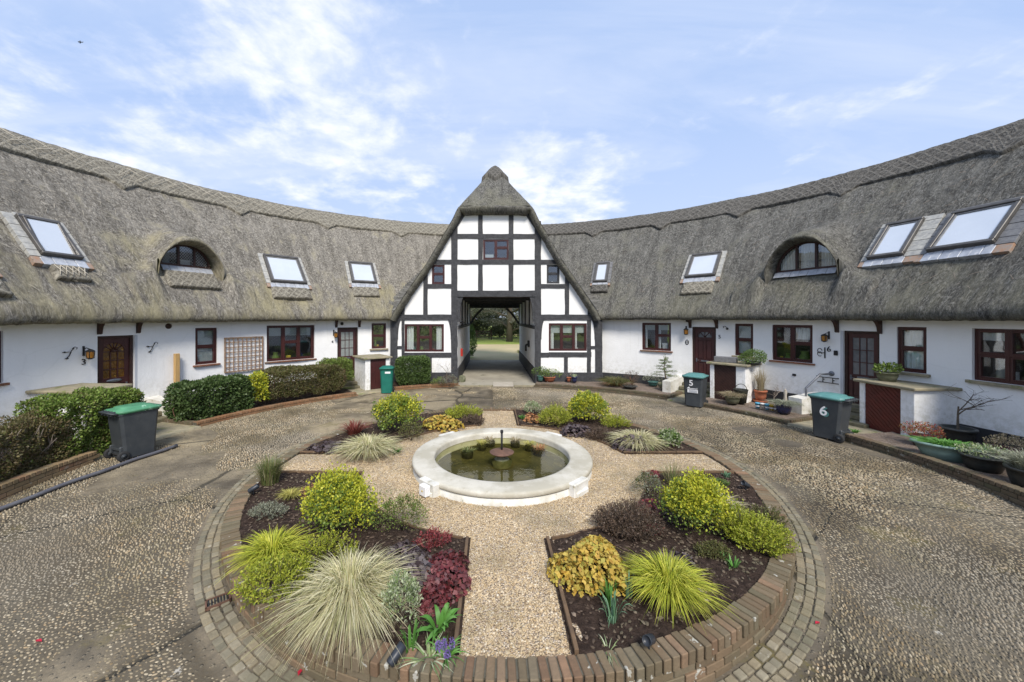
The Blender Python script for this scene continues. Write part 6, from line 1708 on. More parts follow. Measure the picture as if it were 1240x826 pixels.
def tuft(name, label, cat, loc, mat, n=400, base_r=.06, H_=.5, spread=.5, W_=.008, droop=.5, extra=None, group=None, seg=5, sx=1.0, sy=1.0, lean=(0, 0), squash=None, Lvar=.35, dirbias=None):
    VEG['n'] += 1; rng = np.random.default_rng(VEG['n']*7+1)
    V, F_ = blades(rng, n, base_r, H_, spread, W_, seg, droop, lean, Lvar, dirbias=dirbias)
    V[:, 0] *= sx; V[:, 1] *= sy
    V = V+np.array(loc); me = np_mesh(name, V, F_)
    o = link_mesh(name, me, MT[mat], loc=Vector(loc)); tag(o, label, cat, group)
    if extra:
        V2, F2 = blades(rng, extra[1], base_r, H_*.8, spread*.9, W_, seg, droop*1.4, lean); V2[:, 0] *= sx; V2[:, 1] *= sy
        WM[o] = Matrix.Translation(Vector(loc)); link_mesh('dry_blades', np_mesh('dry_blades', V2+np.array(loc), F2), MT[extra[0]], o)
    return o
def stems(M, rng, n, h, spread, rad, parent, mat='bark', name='stems', loc=(0, 0, 0)):
    m = MB()
    for k in range(n):
        a = rng.uniform(0, 6.28); s = spread*rng.uniform(.3, 1); p = Vector(loc); hh = h*rng.uniform(.6, 1)
        q = p+Vector((math.cos(a)*s*.45, math.sin(a)*s*.45, hh*.5)); e = p+Vector((math.cos(a)*s, math.sin(a)*s, hh))
        m.tube([p, q, e], [rad, rad*.7, rad*.35], 5); 
        for j in range(2): b = a+rng.uniform(-1, 1); m.tube([q, q+Vector((math.cos(b)*s*.4, math.sin(b)*s*.4, hh*.35))], [rad*.5, rad*.25], 4)
    return m.build(name, MT[mat], parent)
def pxspot(x0, x1, ytop, ybase, z=.05, k=.8):
    """photo box -> centre on the ground, half width, half depth, height"""
    Yf = F*(H-z)/(ybase-HY); ry = 0; Yc = Yf
    for _ in range(4): rx = (x1-x0)/2/F*Yc; ry = rx*k; Yc = Yf+ry
    X = ((x0+x1)/2-HX)/F*Yc; return Vector((X, Yc, z)), rx, ry, max(.08, zat(ytop, Yc+ry*.3)-z)
def bush(name, label, box, mats, n=2200, L_=.04, W_=.028, cat='shrub', z=.05, k=.8, lump=.20, shell=.5, power=.85, up=.35, out=.6, group=None, droop=0.0, twigs=5, twig_mat='bark', leafname='foliage', hscale=1.0, lo=-.35, clusters=0):
    """box: photo pixels (x0,x1,ytop,ybase)"""
    C, rx, ry, h = pxspot(*box, z=z, k=k); h *= hscale; VEG['n'] += 1; rng = np.random.default_rng(VEG['n']*13+5)
    t = thing(name, label, cat, tuple(C), group=group)
    if not isinstance(mats, (list, tuple)): mats = [(mats, 1.0)]
    for i, (mt, fr) in enumerate(mats):
        nn = int(n*fr)
        if clusters:
            Vs = []
            for q in range(clusters):
                d = rng.normal(size=3); d /= np.linalg.norm(d); d[2] = abs(d[2])*.9-(.1 if mt != 'leaf_euonymus' else -.35); f = rng.uniform(.45, .80)
                cc = (C.x+d[0]*rx*f, C.y+d[1]*ry*f, C.z+h*.42+d[2]*h*.42); s = rng.uniform(.24, .56)
                Vs.append(leaf_cloud(rng, cc, (rx*s, ry*s, h*s*.8), int(nn/clusters*1.0), L_, W_, .1, .6, -1, out, up, 1, droop))
            V = np.concatenate(Vs)
        else: V = leaf_cloud(rng, (C.x, C.y, C.z+h*.40), (rx*.95, ry*.95, h*.56), nn, L_, W_, lump*1.3, shell, lo, out, up, power, droop)
        ns = max(6, int(rx*60)); sv = []
        for q in range(ns):
            d = rng.normal(size=3); d[2] = abs(d[2])+.4; d /= np.linalg.norm(d); b0 = np.array([C.x+d[0]*rx*.75, C.y+d[1]*ry*.75, C.z+h*.4+d[2]*h*.5]); ll = rng.uniform(.05, .16)*max(.6, rx*2)
            sv.append(leaf_cloud(rng, b0+d*ll*.6, (L_*.5+ll*.25, L_*.5+ll*.25, ll*.7), 26, L_*.9, W_*.9, .1, .9, -1, out, up))
        V = np.concatenate([V]+sv)
        V[:, 2] = np.maximum(V[:, 2], z+.004)
        link_mesh(leafname if i == 0 else 'pale_leaves', np_mesh('foliage', V, quad_faces(len(V)//4)), MT[mt], t)
    if twigs:
        r = random.Random(VEG['n']); stems(None, r, twigs, h*.75, rx*.6, .006+.008*rx, t, twig_mat, 'stems', (C.x, C.y, z-.02))
    return t
def lobed(rng, C, rx, ry, h, n, s, lump=.28, tiltv=.55):
    """rounded lobed leaves (fans of 7 points) facing up and outwards"""
    d = unit(rng.normal(size=(n*2, 3))); d = d[d[:, 2] > -.05][:n]; n = len(d); f = lump_fn(rng)
    r = (1+lump*f(d)*1.5)*(1-.45*rng.random(n)**2)
    pos = np.array([C[0], C[1], C[2]])+d*r[:, None]*np.array([rx, ry, h])
    nm = unit(d*.6+np.array([0, 0, .75])+rng.normal(size=(n, 3))*tiltv); a = unit(np.cross(nm, rng.normal(size=(n, 3)))); b = np.cross(nm, a)
    sc = s*rng.uniform(.6, 1.25, n); V = np.zeros((n, 11, 3)); V[:, 0] = pos
    for k in range(10):
        t = 2*math.pi*k/10+.2; rr = (1.0 if k % 2 == 0 else .72)*(1.0 if k else .4)
        cup = .22 if k % 2 == 0 else -.02
        V[:, k+1] = pos+(a*math.cos(t)+b*math.sin(t))*(sc*rr)[:, None]-nm*(sc*cup)[:, None]*rng.uniform(.2, 1.2, n)[:, None]
    tri = np.array([(0, k+1, (k+1) % 10+1) for k in range(10)])
    return V.reshape(-1, 3), (tri[None]+(np.arange(n)*11)[:, None, None]).reshape(-1, 3)
def heuchera(label, box, mat, n=260, s=.05, z=.05, k=.8, name='heuchera_plant', cat='plant', mats2=None, hscale=1.0):
    C, rx, ry, h = pxspot(*box, z=z, k=k); h *= hscale; VEG['n'] += 1; rng = np.random.default_rng(VEG['n']*5+2)
    t = thing(name, label, cat, tuple(C)); V, F_ = lobed(rng, (C.x, C.y, C.z+.02), rx, ry, h*.92, n, s)
    V[:, 2] = np.maximum(V[:, 2], z+.01); link_mesh('leaves', np_mesh('leaves', V, F_), MT[mat], t)
    if mats2: V, F_ = lobed(rng, (C.x-rx*.35, C.y-ry*.1, C.z+.02), rx*.6, ry*.8, h*.6, int(n*.5), s); V[:, 2] = np.maximum(V[:, 2], z+.01); link_mesh('withered_leaves', np_mesh('leaves', V, F_), MT[mats2], t)
    return t
def sprigs(name, label, box, mat, n=160, L_=.16, leaf=.012, per=16, cat='shrub', z=.05, k=.8, up=.8, spread=.7, mat2=None, tip=None):
    """heathers: many upright sprigs each ringed with tiny needles"""
    C, rx, ry, h = pxspot(*box, z=z, k=k); VEG['n'] += 1; rng = np.random.default_rng(VEG['n']*3+2); t = thing(name, label, cat, tuple(C))
    az = rng.uniform(0, 6.28, n); rr = np.sqrt(rng.random(n)); f = lump_fn(rng)
    base = np.stack([C.x+np.cos(az)*rr*rx*.8, C.y+np.sin(az)*rr*ry*.8, np.full(n, 0.0)], 1)
    dirs = unit(np.stack([np.cos(az)*rr*spread, np.sin(az)*rr*spread, np.full(n, up)], 1)+rng.normal(size=(n, 3))*.28)
    top = h*(1-.45*rr**2)*(1+.25*f(np.stack([np.cos(az), np.sin(az), rr], 1))); base[:, 2] = z+np.maximum(top-L_*1.2, 0)*rng.uniform(.5, 1, n)
    Vs = []
    for j in range(per):
        u = (j+rng.random(n))/per; p = base+dirs*(L_*1.2*u)[:, None]; ax = unit(dirs*.9+rng.normal(size=(n, 3))*.65); sd = unit(np.cross(ax, rng.normal(size=(n, 3))))
        s = rng.uniform(.7, 1.3, n); Vs.append(quads_from(p, ax, sd, leaf*2.2*s, leaf*.9*s))
    V = np.concatenate(Vs); V[:, 2] = np.maximum(V[:, 2], z+.003)
    link_mesh('foliage', np_mesh('foliage', V, quad_faces(len(V)//4)), MT[mat], t)
    m = MB(); r = random.Random(VEG['n'])
    for q in range(0, n, 3): b = Vector(base[q]); m.tube([Vector((C.x+(b.x-C.x)*.5, C.y+(b.y-C.y)*.5, z-.01)), b, b+Vector(dirs[q])*L_], .0025, 4, caps=False)
    m.build('stems', MT['bark'], t); return t
def broad_leaves(label, C, mat, n, H_, W_, spread, name='bulb_leaves', cat='plant', flower=None, seg=4, droop=.25):
    o = tuft(name, label, cat, tuple(C), mat, n, .045, H_, spread, W_, droop, seg=seg, Lvar=.3)
    return o
# ================================================================== PLANTS IN THE ROUND GARDEN
def g0(px, py): return gpt(px, py, .05)
# --- front left bed
P = g0(424, 736); tuft('ornamental_grass', 'huge pale variegated grass clump spilling over the front left brick ring', 'ornamental grass', tuple(P), 'leaf_grass_pale', 3200, .14, .62, .66, .0070, .72, extra=('leaf_dry', 600), seg=8, sx=.84, sy=.90, Lvar=.5)
P = g0(330, 676); tuft('golden_grass', 'lime yellow grass clump at the left edge of the front left bed', 'ornamental grass', tuple(P), 'leaf_grass_lime', 850, .10, .38, .42, .010, .55, seg=6)
sprigs('golden_heather', 'low lime heather in front of the left lime grass clump', (292, 378, 668, 738), 'leaf_heath_lime', 300, .15, .013, 18, k=.75)
sprigs('golden_heather', 'small lime heather between the variegated bush and pale grass clump', (360, 430, 640, 690), 'leaf_heath_lime', 140, .13, .012, 16, k=.6)
bush('variegated_euonymus', 'large yellow and green variegated bush in the front left bed', (365, 458, 578, 668), [('leaf_euonymus_dim', .4), ('leaf_euonymus', .6)], 9000, .034, .022, clusters=26, k=.85)
bush('small_shrub', 'small olive green shrub by the gravel left of the fountain path', (458, 516, 601, 655), [('leaf_bronze', .45), ('leaf_privet', .55)], 1700, .028, .014, k=.8, lump=.3)
P = g0(327, 586); tuft('rush_clump', 'upright dark green rush on the left end of the brick ring', 'rush', tuple(P), 'leaf_rush', 380, .13, .58, .22, .008, .15, extra=('leaf_dry', 60))
P = g0(352, 602); tuft('small_sedge', 'small golden sedge beside the dark green rush', 'sedge', tuple(P), 'leaf_grass_gold', 320, .06, .17, .20, .006, .5)
sprigs('orange_heather', 'small orange tinted heather beside the golden sedge', (366, 392, 583, 606), 'leaf_orange', 60, .10, .010, 12)
P = g0(403, 590); tuft('daffodil_clump', 'blue green bulb leaves behind the large variegated bush', 'bulb plant', tuple(P), 'leaf_blue_bulb', 26, .05, .30, .12, .020, .1)
heuchera('deep red heuchera at the inner edge of the front left bed', (512, 572, 650, 728), 'leaf_heuchera_dark_red', 800, .026, k=1.2, hscale=.5)
heuchera('smaller red heuchera behind the tulip leaves', (498, 548, 700, 748), 'leaf_heuchera_dark_red', 340, .025, k=.8, hscale=.6)
heuchera('withered grey brown heuchera between the pale grass and red one', (486, 528, 668, 716), 'leaf_heuchera_dark', 200, .040, k=.9, hscale=.7)
sprigs('red_twiggy_plant', 'small dark red foliage plant beside the red heuchera at its back', (505, 545, 640, 668), 'leaf_heuchera_red', 90, .10, .014, 12)
bush('variegated_hebe', 'pale cream and green shrub between the big grass and tulip leaves', (458, 512, 706, 772), 'leaf_variegated', 1100, .034, .014, cat='shrub', k=.8, lump=.3, up=.9, twigs=9, hscale=1.25)
def bulb(label, px, py, n, H_, W_, spread, mat='leaf_bulb', name='tulip_leaves', droop=.2, cat='bulb plant'): return tuft(name, label, cat, tuple(g0(px, py)), mat, n, .05, H_, spread, W_, droop, seg=5, Lvar=.3)
bulb('broad bright green tulip leaves in front of the red heuchera', 533, 764, 26, .27, .050, .20, droop=.35)
bulb('narrow bright leaves left of the tulip leaves', 498, 788, 22, .30, .014, .10, name='daffodil_clump')
bulb('striped low leaves at the front corner of the left bed', 520, 800, 34, .12, .013, .24, 'leaf_variegated', 'striped_bulb', .5)
def hyacinth():
    C = g0(538, 797); t = thing('purple_hyacinth', 'purple hyacinth flowers at the inner front corner of the left bed', 'flower', tuple(C)); rng = np.random.default_rng(4)
    Vs = []
    for (dx, dy, h) in ((0, 0, .16), (.06, .03, .14), (-.05, .02, .13), (.03, -.04, .11)):
        V = leaf_cloud(rng, (C.x+dx, C.y+dy, C.z+h-.05), (.019, .019, .042), 130, .016, .009, .05, .3, -1); Vs.append(V)
    V = np.concatenate(Vs); link_mesh('flower_heads', np_mesh('flower_heads', V, quad_faces(len(V)//4)), MT['flower_purple'], t)
    V, F_ = blades(rng, 34, .06, .17, .16, .016, 5, .4); link_mesh('leaves', np_mesh('leaves', V+np.array(C), F_), MT['leaf_bulb'], t)
hyacinth()
# --- front right bed
heuchera('large golden amber heuchera at the inner edge of the front right bed', (670, 765, 640, 728), 'leaf_heuchera_gold', 1700, .028, k=.85, hscale=.85)
P = g0(810, 724); tuft('golden_grass', 'bright lime fountain of grass in the middle of the front right bed', 'ornamental grass', tuple(P), 'leaf_grass_lime', 1500, .10, .50, .42, .0085, .50, seg=6, Lvar=.3)
P = g0(744, 742); bulb('tall green daffodil leaves right of the golden heuchera', 738, 732, 20, .34, .020, .10, name='daffodil_clump', droop=.1); bulb('blue grey striped iris leaves in front of the golden heuchera', 742, 752, 24, .34, .016, .20, 'leaf_blue_bulb', 'iris_clump', .3); bulb('short green iris leaves left of the lime grass fountain', 762, 722, 14, .28, .018, .06, 'leaf_blue_bulb', 'iris_clump', .1)
sprigs('brown_heather', 'twiggy brown heather above the golden heuchera', (722, 800, 603, 658), 'leaf_heath_brown', 620, .18, .011, 18, k=.75)
heuchera('tiny dark red heuchera between the brown heather and variegated bush', (772, 800, 602, 630), 'leaf_heuchera_red', 110, .030, hscale=.8)
heuchera('tiny red heuchera at the back corner of the front right bed', (784, 802, 568, 582), 'leaf_heuchera_red', 60, .028)
bush('grey_green_shrub', 'small grey green shrub behind the brown heather', (765, 802, 574, 606), [('leaf_silver', .5), ('leaf_bronze', .5)], 1100, .026, .012, k=.8)
bush('variegated_euonymus', 'large yellow variegated bush in the front right bed', (797, 884, 582, 664), [('leaf_euonymus', .7), ('leaf_euonymus_dim', .3)], 9000, .034, .022, clusters=26, k=.8)
P = g0(866, 618); tuft('pale_grass', 'pale straw grass behind the right variegated bush', 'ornamental grass', tuple(P), 'leaf_grass_pale', 800, .10, .30, .46, .008, .6, extra=('leaf_dry', 120), seg=6)
bush('striped_shrub', 'pale green striped shrub right behind the yellow variegated bush', (840, 872, 580, 612), 'leaf_variegated', 500, .034, .014, k=.8, up=.8)
sprigs('golden_heather', 'broad lime heather on the right rim of the front right bed', (885, 952, 618, 678), 'leaf_heath_lime', 420, .16, .013, 18, k=.75)
sprigs('golden_heather', 'olive lime heather between the variegated bush and rim', (868, 915, 600, 665), 'leaf_heath_lime', 260, .15, .013, 16, k=.7)
sprigs('olive_heather', 'bronze tipped heather at the back of the lime heathers', (905, 948, 608, 650), 'leaf_bronze', 160, .14, .012, 16, k=.7)
bulb('small dark green bulb leaves below the right variegated bush', 888, 688, 18, .14, .018, .10); bulb('tiny green shoots between the lime grass and heathers', 876, 678, 10, .12, .014, .08)
bulb('thin striped shoots near the front spotlight of the right bed', 737, 790, 16, .08, .008, .14, 'leaf_variegated', 'striped_bulb', .5)
P = g0(816, 586); tuft('rush_clump', 'thin brown green rush behind the right variegated bush', 'rush', tuple(P), 'leaf_rush', 110, .14, .42, .22, .006, .15, extra=('leaf_dry', 40))
bulb('small blue green rosette at the back right corner of the right bed', 880, 578, 20, .12, .022, .10, 'leaf_blue_bulb', 'succulent_rosette', .3)
heuchera('low bronze purple foliage between the small olive shrub and withered heuchera', (462, 520, 650, 690), 'leaf_heuchera_dark', 320, .030, hscale=.5, k=.8)
sprigs('thyme_mat', 'low grey green mat between the golden sedge and lime grass clump', (300, 350, 606, 634), 'leaf_silver', 200, .06, .010, 12, k=.6)
heuchera('low dark plum foliage behind the lime grass fountain', (790, 838, 662, 690), 'leaf_heuchera_dark', 240, .028, hscale=.5, k=.6)
sprigs('thyme_mat', 'low bronze green mat in front of the lime heathers', (842, 884, 654, 680), 'leaf_bronze', 220, .06, .010, 12, k=.6)
heuchera('low brownish leaves at the upper left of the right variegated bush', (776, 802, 628, 650), 'leaf_heuchera_dark_red', 140, .026, hscale=.6)
sprigs('green_ground_cover', 'small bright green ground cover at the back rim of the front right bed', (845, 885, 578, 592), 'leaf_green_mid', 160, .06, .012, 12, k=.5)
# --- back left bed
P = g0(441, 556); tuft('pale_grass', 'mounded pale grass clump in the back left bed', 'ornamental grass', tuple(P+Vector((0, .25, 0))), 'leaf_grass_pale', 1500, .16, .55, .66, .011, .62, extra=('leaf_dry', 180), seg=6)
bush('variegated_euonymus', 'green and yellow variegated bush in the back left bed', (447, 514, 480, 532), [('leaf_euonymus_dim', .72), ('leaf_euonymus', .28)], 3600, .05, .036, clusters=14, k=.8)
P = g0(426, 528); tuft('red_cordyline', 'spiky dark red plant behind the left mounded pale grass', 'spiky plant', tuple(P+Vector((0, .15, 0))), 'leaf_red_spiky', 200, .14, .42, .36, .013, .25)
heuchera('dark purple heuchera strip at the left end of the back left bed', (378, 424, 528, 552), 'leaf_heuchera_dark', 240, .05, hscale=.6, k=.8)
heuchera('golden orange heuchera in the back left bed near the fountain', (514, 562, 497, 523), 'leaf_heuchera_gold', 520, .042, k=.7, hscale=.9)
sprigs('golden_heather', 'yellow heather behind the golden orange heuchera', (538, 584, 488, 508), 'leaf_heath_lime', 240, .18, .018, 14, k=.6)
sprigs('brown_heather', 'dark brown heather next to the path in the back left bed', (560, 585, 498, 516), 'leaf_heath_brown', 130, .15, .015, 14, k=.7)
bush('small_shrub', 'small olive shrub at the foot of the back left variegated bush', (482, 514, 512, 537), 'leaf_bronze', 700, .03, .016, k=.7)
bulb('low green leaves right of the mounded pale grass', 480, 548, 40, .10, .018, .20)
# --- back right bed
bush('white_edged_shrub', 'small white edged green shrub by the far path edging', (634, 655, 487, 503), 'leaf_variegated', 520, .045, .022, k=.8)
bulb('small green seedlings at the far path edging', 632, 507, 18, .14, .03, .12)
heuchera('small orange brown heuchera in the back right bed', (634, 655, 499, 513), 'leaf_orange', 130, .045, k=.8)
sprigs('golden_conifer', 'rounded yellow green dwarf conifer in the back right bed', (655, 688, 487, 518), 'leaf_heath_lime', 360, .20, .016, 16, k=.8)
bush('olive_shrub', 'small olive shrub in front of the rounded dwarf conifer', (658, 680, 502, 519), 'leaf_grass_gold', 420, .03, .014, k=.7)
bush('variegated_euonymus', 'round ball of yellow variegated foliage in the back right bed', (689, 736, 474, 517), [('leaf_euonymus', .68), ('leaf_euonymus_dim', .32)], 4200, .05, .036, clusters=0, k=.9, lump=.12, power=.9)
heuchera('dark grey purple heuchera strip in front of the yellow ball bush', (676, 722, 509, 530), 'leaf_heuchera_dark', 300, .045, k=.6, hscale=.8)
sprigs('brown_heather', 'grey brown heather along the inner edge of the back right bed', (708, 752, 514, 536), 'leaf_heath_brown', 320, .15, .014, 14, k=.7)
heuchera('silver purple heuchera in front of the right mounded pale grass', (742, 788, 522, 548), 'leaf_heuchera_dark', 300, .05, k=.6, hscale=.7)
sprigs('golden_heather', 'low green and bronze heather behind the mounded pale grass', (730, 762, 500, 520), 'leaf_heath_lime', 180, .15, .016, 14, k=.6)
P = g0(776, 544); tuft('pale_grass', 'mounded pale grass clump in the back right bed', 'ornamental grass', tuple(P+Vector((0, .2, 0))), 'leaf_grass_pale', 1200, .14, .48, .58, .011, .62, extra=('leaf_dry', 140), seg=6)
bush('white_edged_shrub', 'green shrub with cream leaf edges at the right end of the back right bed', (798, 824, 522, 545), [('leaf_green_mid', .6), ('leaf_variegated', .4)], 600, .06, .036, k=.8)
bulb('upright bright leaves in front of the right mounded pale grass', 789, 546, 16, .26, .02, .06)
# --- fallen petals, spotlights, drain
def spot(px, py, label, rz):
    C = gpt(px, py, .08); t = thing('garden_spotlight', label, 'spotlight', tuple(C), rz, group='small black garden spotlights'); M = WM[t]
    A = M @ Matrix.Translation((0, 0, .07)) @ Matrix.Rotation(R_(62), 4, 'X'); m = MB(A); m.lathe([(.001, -.075), (.030, -.075), (.037, -.065), (.038, .07), (.034, .075), (.032, .06), (.001, .058)], 18); m.build('housing', MT['spot_black'], t)
    m = MB(M); m.tube([(0, 0, -.03), (0, 0, .06)], .008, 6); m.build('spike', MT['spot_black'], t)
spot(480, 803, 'black spotlight on the front bricks of the left bed', R_(140)); spot(786, 785, 'black spotlight on the front edge of the right bed', R_(-40)); spot(307, 597, 'black spotlight on the brick ring beside the rush', R_(120)); spot(903, 592, 'black spotlight on the brick ring at the right side', R_(-70))
def drain():
    C = gpt(264, 730); sl = math.atan(.075); t = thing('drain_grate', 'rusty rectangular drain grate set in the left setts', 'drain', tuple(C), R_(38)); M = WM[t] @ Matrix.Translation((0, 0, .022)); m = MB(M)
    a, b = .11, .075
    m.box(-a, a, -b, -b+.015, -.02, .012); m.box(-a, a, b-.015, b, -.02, .012); m.box(-a, -a+.015, -b, b, -.02, .012); m.box(a-.015, a, -b, b, -.02, .012); m.build('frame', MT['rusty_iron'], t)
    m = MB(M)
    for k in range(7): x = -a+.03+k*.0265; m.box(x-.006, x+.006, -b+.015, b-.015, -.02, .006)
    m.build('bars', MT['black_iron'], t); m = MB(M); m.box(-a+.01, a-.01, -b+.01, b-.01, -.03, -.022); m.build('pit', MT['tar_black'], t)
drain()
def petals():
    for (px, py, lab) in ((47, 779, 'red fallen petal on the pebbles at lower left'), (363, 817, 'red fallen petal on the setts under the big grass clump'), (990, 757, 'pink fallen petal beside the right setts')):
        C = gpt(px, py); m = MB(Matrix.Translation(C+Vector((0, 0, .022))) @ Matrix.Rotation(px, 4, 'Z')); m.add([(-.035, 0, 0), (0, -.018, .008), (.04, 0, .004), (0, .02, .01)], [(0, 1, 2, 3)]); tag(m.build('fallen_petal', MT['red_petal'], loc=C), lab, 'petal')
petals()
def litter():
    rng = np.random.default_rng(31); n = 1500; r = np.where(rng.random(n) < .5, rng.normal(8.0, .10, n), rng.uniform(4.45, 8.1, n)); a = rng.uniform(-1.9, 1.9, n)
    x = CX+r*np.sin(a); y = CY+r*np.cos(a); z = np.array([zg(q) for q in y])+.022; pos = np.stack([x, y, z], 1)
    ax = unit(np.stack([rng.normal(size=n), rng.normal(size=n), rng.normal(size=n)*.25], 1)); sd = unit(np.cross(ax, np.array([0, 0, 1.0])+rng.normal(size=(n, 3))*.3))
    V = quads_from(pos, ax, sd, rng.uniform(.015, .045, n), rng.uniform(.010, .024, n)); o = link_mesh('leaf_litter', np_mesh('leaf_litter', V, quad_faces(n)), MT['leaf_litter']); o['kind'] = 'stuff'
litter()
def pipe():
    a = gpt(214, 542); b = gpt(0, 620); d = (b-a); c = b+d.normalized()*1.0
    m = MB(); n = 24; pts = []
    for k in range(n+1): p = a+(c-a)*k/n; pts.append((p.x+.02*math.sin(k*.9), p.y+.015*math.sin(k*1.3), zg(p.y)+.045))
    m.tube(pts, .034, 12); tag(m.build('long_pipe', MT['pipe_grey'], loc=a), 'long dark plastic pipe lying on the ground at left', 'pipe')
pipe()
# --- pond plants
for k, (px, py, mt, lab, r) in enumerate(((566, 546, 'leaf_rush', 'submerged planter basket with dark shoots left in the pond', .15), (583, 537, 'leaf_grass_gold', 'small pond plant basket with straw shoots at the back left of the pond', .13), (593, 533, 'leaf_dry', 'faded pond plant basket right behind the left baskets', .15), (641, 538, 'leaf_grass_gold', 'pond plant basket with yellow shoots behind the spout', .12), (653, 543, 'leaf_orange', 'pond plant basket with orange shoots at the right back of the pond', .16), (624, 534, 'leaf_dry', 'pale pond plant basket at the far rim of the pond', .13))):
    C = gpt(px, py, .12); t = thing('pond_plant', lab, 'water plant', (C.x, C.y, .02)); m = MB(); m.lathe([(.001, -.2), (r*.62, -.2), (r*.8, .085), (r*.7, .10), (.001, .095)], 10, (C.x, C.y, .01), smooth=False); m.build('basket', MT['basket_black'], t)
    rng = np.random.default_rng(k+50); V, F_ = blades(rng, 60, r*.7, .13, .14, .012, 4, .4); V = V+np.array([C.x, C.y, .11]); link_mesh('shoots', np_mesh('shoots', V, F_), MT[mt], t)

# ================================================================== HEDGES BESIDE THE WALLS
def hedge(name, label, side, ph0, ph1, r0, r1, z0, z1, mats, n, L_, W_, cat='hedge', lumpy=.10, round_=.25, bare=0, bare_mat='red_twig', group=None):
    """clipped hedge following the curve of the court (angles in degrees, side -1 left)"""
    VEG['n'] += 1; rng = np.random.default_rng(VEG['n']*17+3); f = lump_fn(rng, 6); g = lump_fn(rng, 9)
    a, b = R_(ph0), R_(ph1); rm = (r0+r1)/2; Lh = (b-a)*rm/2; Dh = (r1-r0)/2; Hh = (z1-z0)/2; pc = (a+b)/2
    loc = pol(rm, side*pc, z0); t = thing(name, label, cat, tuple(loc), group=group)
    if not isinstance(mats, (list, tuple)): mats = [(mats, 1)]
    def place(q): p = side*(pc+q[:, 0]/rm); r = rm+q[:, 1]; return np.stack([CX+r*np.sin(p), CY+r*np.cos(p), q[:, 2]], 1)
    for i, (mt, fr) in enumerate(mats):
        nn = int(n*fr); areas = np.array([Lh*Hh*1.3, Lh*Dh*1.1, Dh*Hh, Dh*Hh]); areas = areas/areas.sum(); which = rng.choice(4, nn, p=areas)
        u = rng.uniform(-1, 1, nn); v = rng.uniform(-1, 1, nn); x = np.where(which < 2, u, np.where(which == 2, -1, 1)); y = np.where(which == 0, -1.0, np.where(which == 1, v, u)); z = np.where(which == 1, 1.0, v)
        q = np.stack([x, y, z], 1); p4 = (np.abs(q)**5).sum(1)**(1/5); q = q/p4[:, None]*(1.0)
        nd = unit(q*np.abs(q)**3/np.array([Lh, Dh, Hh]))
        s = np.stack([q[:, 0]*Lh*1.3, q[:, 1]*Dh*1.3, q[:, 2]*Hh*1.3], 1); dep = 1-.28*rng.random(nn)**1.5
        dis = lumpy*(f(s*2.2)*1.0+g(s*4.5)*.9)
        loc3 = np.stack([q[:, 0]*Lh, q[:, 1]*Dh, q[:, 2]*Hh], 1)*np.maximum(dep, .55)[:, None]+nd*dis[:, None]; loc3[:, 2] += z0+Hh
        pos = place(loc3); o2 = place(loc3+nd*.1); ax = unit(unit(o2-pos)*.7+rng.normal(size=(nn, 3))*.6+np.array([0, 0, .25])); sd = unit(np.cross(ax, rng.normal(size=(nn, 3)))); sc = rng.uniform(.6, 1.25, nn)
        V = quads_from(pos, ax, sd, L_*sc, W_*sc); V[:, 2] = np.maximum(V[:, 2], z0-.02)
        link_mesh('foliage' if i == 0 else 'second_foliage', np_mesh('foliage', V, quad_faces(nn)), MT[mt], t)
    m = MB(); r = random.Random(VEG['n'])
    for k in range(int(Lh*10)+6+bare):
        x = r.uniform(-1, 1)*Lh*.92; y = r.uniform(-.6, .3)*Dh if k >= bare else r.uniform(-1.0, -.5)*Dh; e = np.array([[x, y*.4, z0-.05], [x+r.uniform(-.12, .12), y*.8, z0+Hh*.7], [x+r.uniform(-.3, .3), y*1.1, z0+Hh*r.uniform(1.1, 1.9)]]); w = place(e); m.tube([Vector(q) for q in w], [.012, .008, .004], 5, caps=False)
    m.build('branches', MT[bare_mat], t); return t
hedge('laurel_hedge', 'long dark green laurel hedge in front of the trellis', -1, 60.5, 73.0, 8.32, 9.40, .06, 1.06, [('leaf_laurel', 1)], 14000, .085, .052, lumpy=.09)
hedge('variegated_shrub', 'yellow variegated shrub at the right end of the laurel hedge', -1, 57.6, 61.6, 8.40, 9.1, .24, 1.06, [('leaf_euonymus', .8), ('leaf_euonymus_dim', .2)], 2400, .075, .045, cat='shrub', lumpy=.12)
hedge('bronze_hedge', 'bronze green clipped hedge below the three-light window', -1, 40.0, 58.4, 8.34, 9.5, .20, 1.14, [('leaf_bronze', .62), ('leaf_brown_shrub', .38)], 34000, .052, .030, lumpy=.10, bare=26, bare_mat='red_twig')
hedge('green_hedge_end', 'brighter green rounded end of the bronze hedge by the steps', -1, 37.6, 44.5, 8.7, 9.9, .40, 1.25, [('leaf_privet', .8), ('leaf_bronze', .2)], 8000, .05, .03, lumpy=.10, cat='shrub')
hedge('clipped_hedge', 'box shaped clipped hedge between the recycling bins and gatehouse', -1, 18.0, 26.6, 8.62, 9.5, .08, 1.22, [('leaf_laurel', .7), ('leaf_green_mid', .3)], 15000, .06, .038, lumpy=.05)
hedge('privet_hedge', 'bright green privet hedge behind the bin with the green lid', -1, 80.5, 92.5, 8.10, 9.05, .02, 1.27, [('leaf_privet', .85), ('leaf_bronze', .15)], 24000, .052, .036, lumpy=.10)
hedge('brown_shrub', 'brown twiggy shrub at the left edge of the picture', -1, 89.5, 104.0, 8.12, 8.9, .02, 1.02, [('leaf_brown_shrub', .7), ('leaf_bronze', .3)], 20000, .045, .024, cat='shrub', lumpy=.16, bare=90, bare_mat='pale_twig')
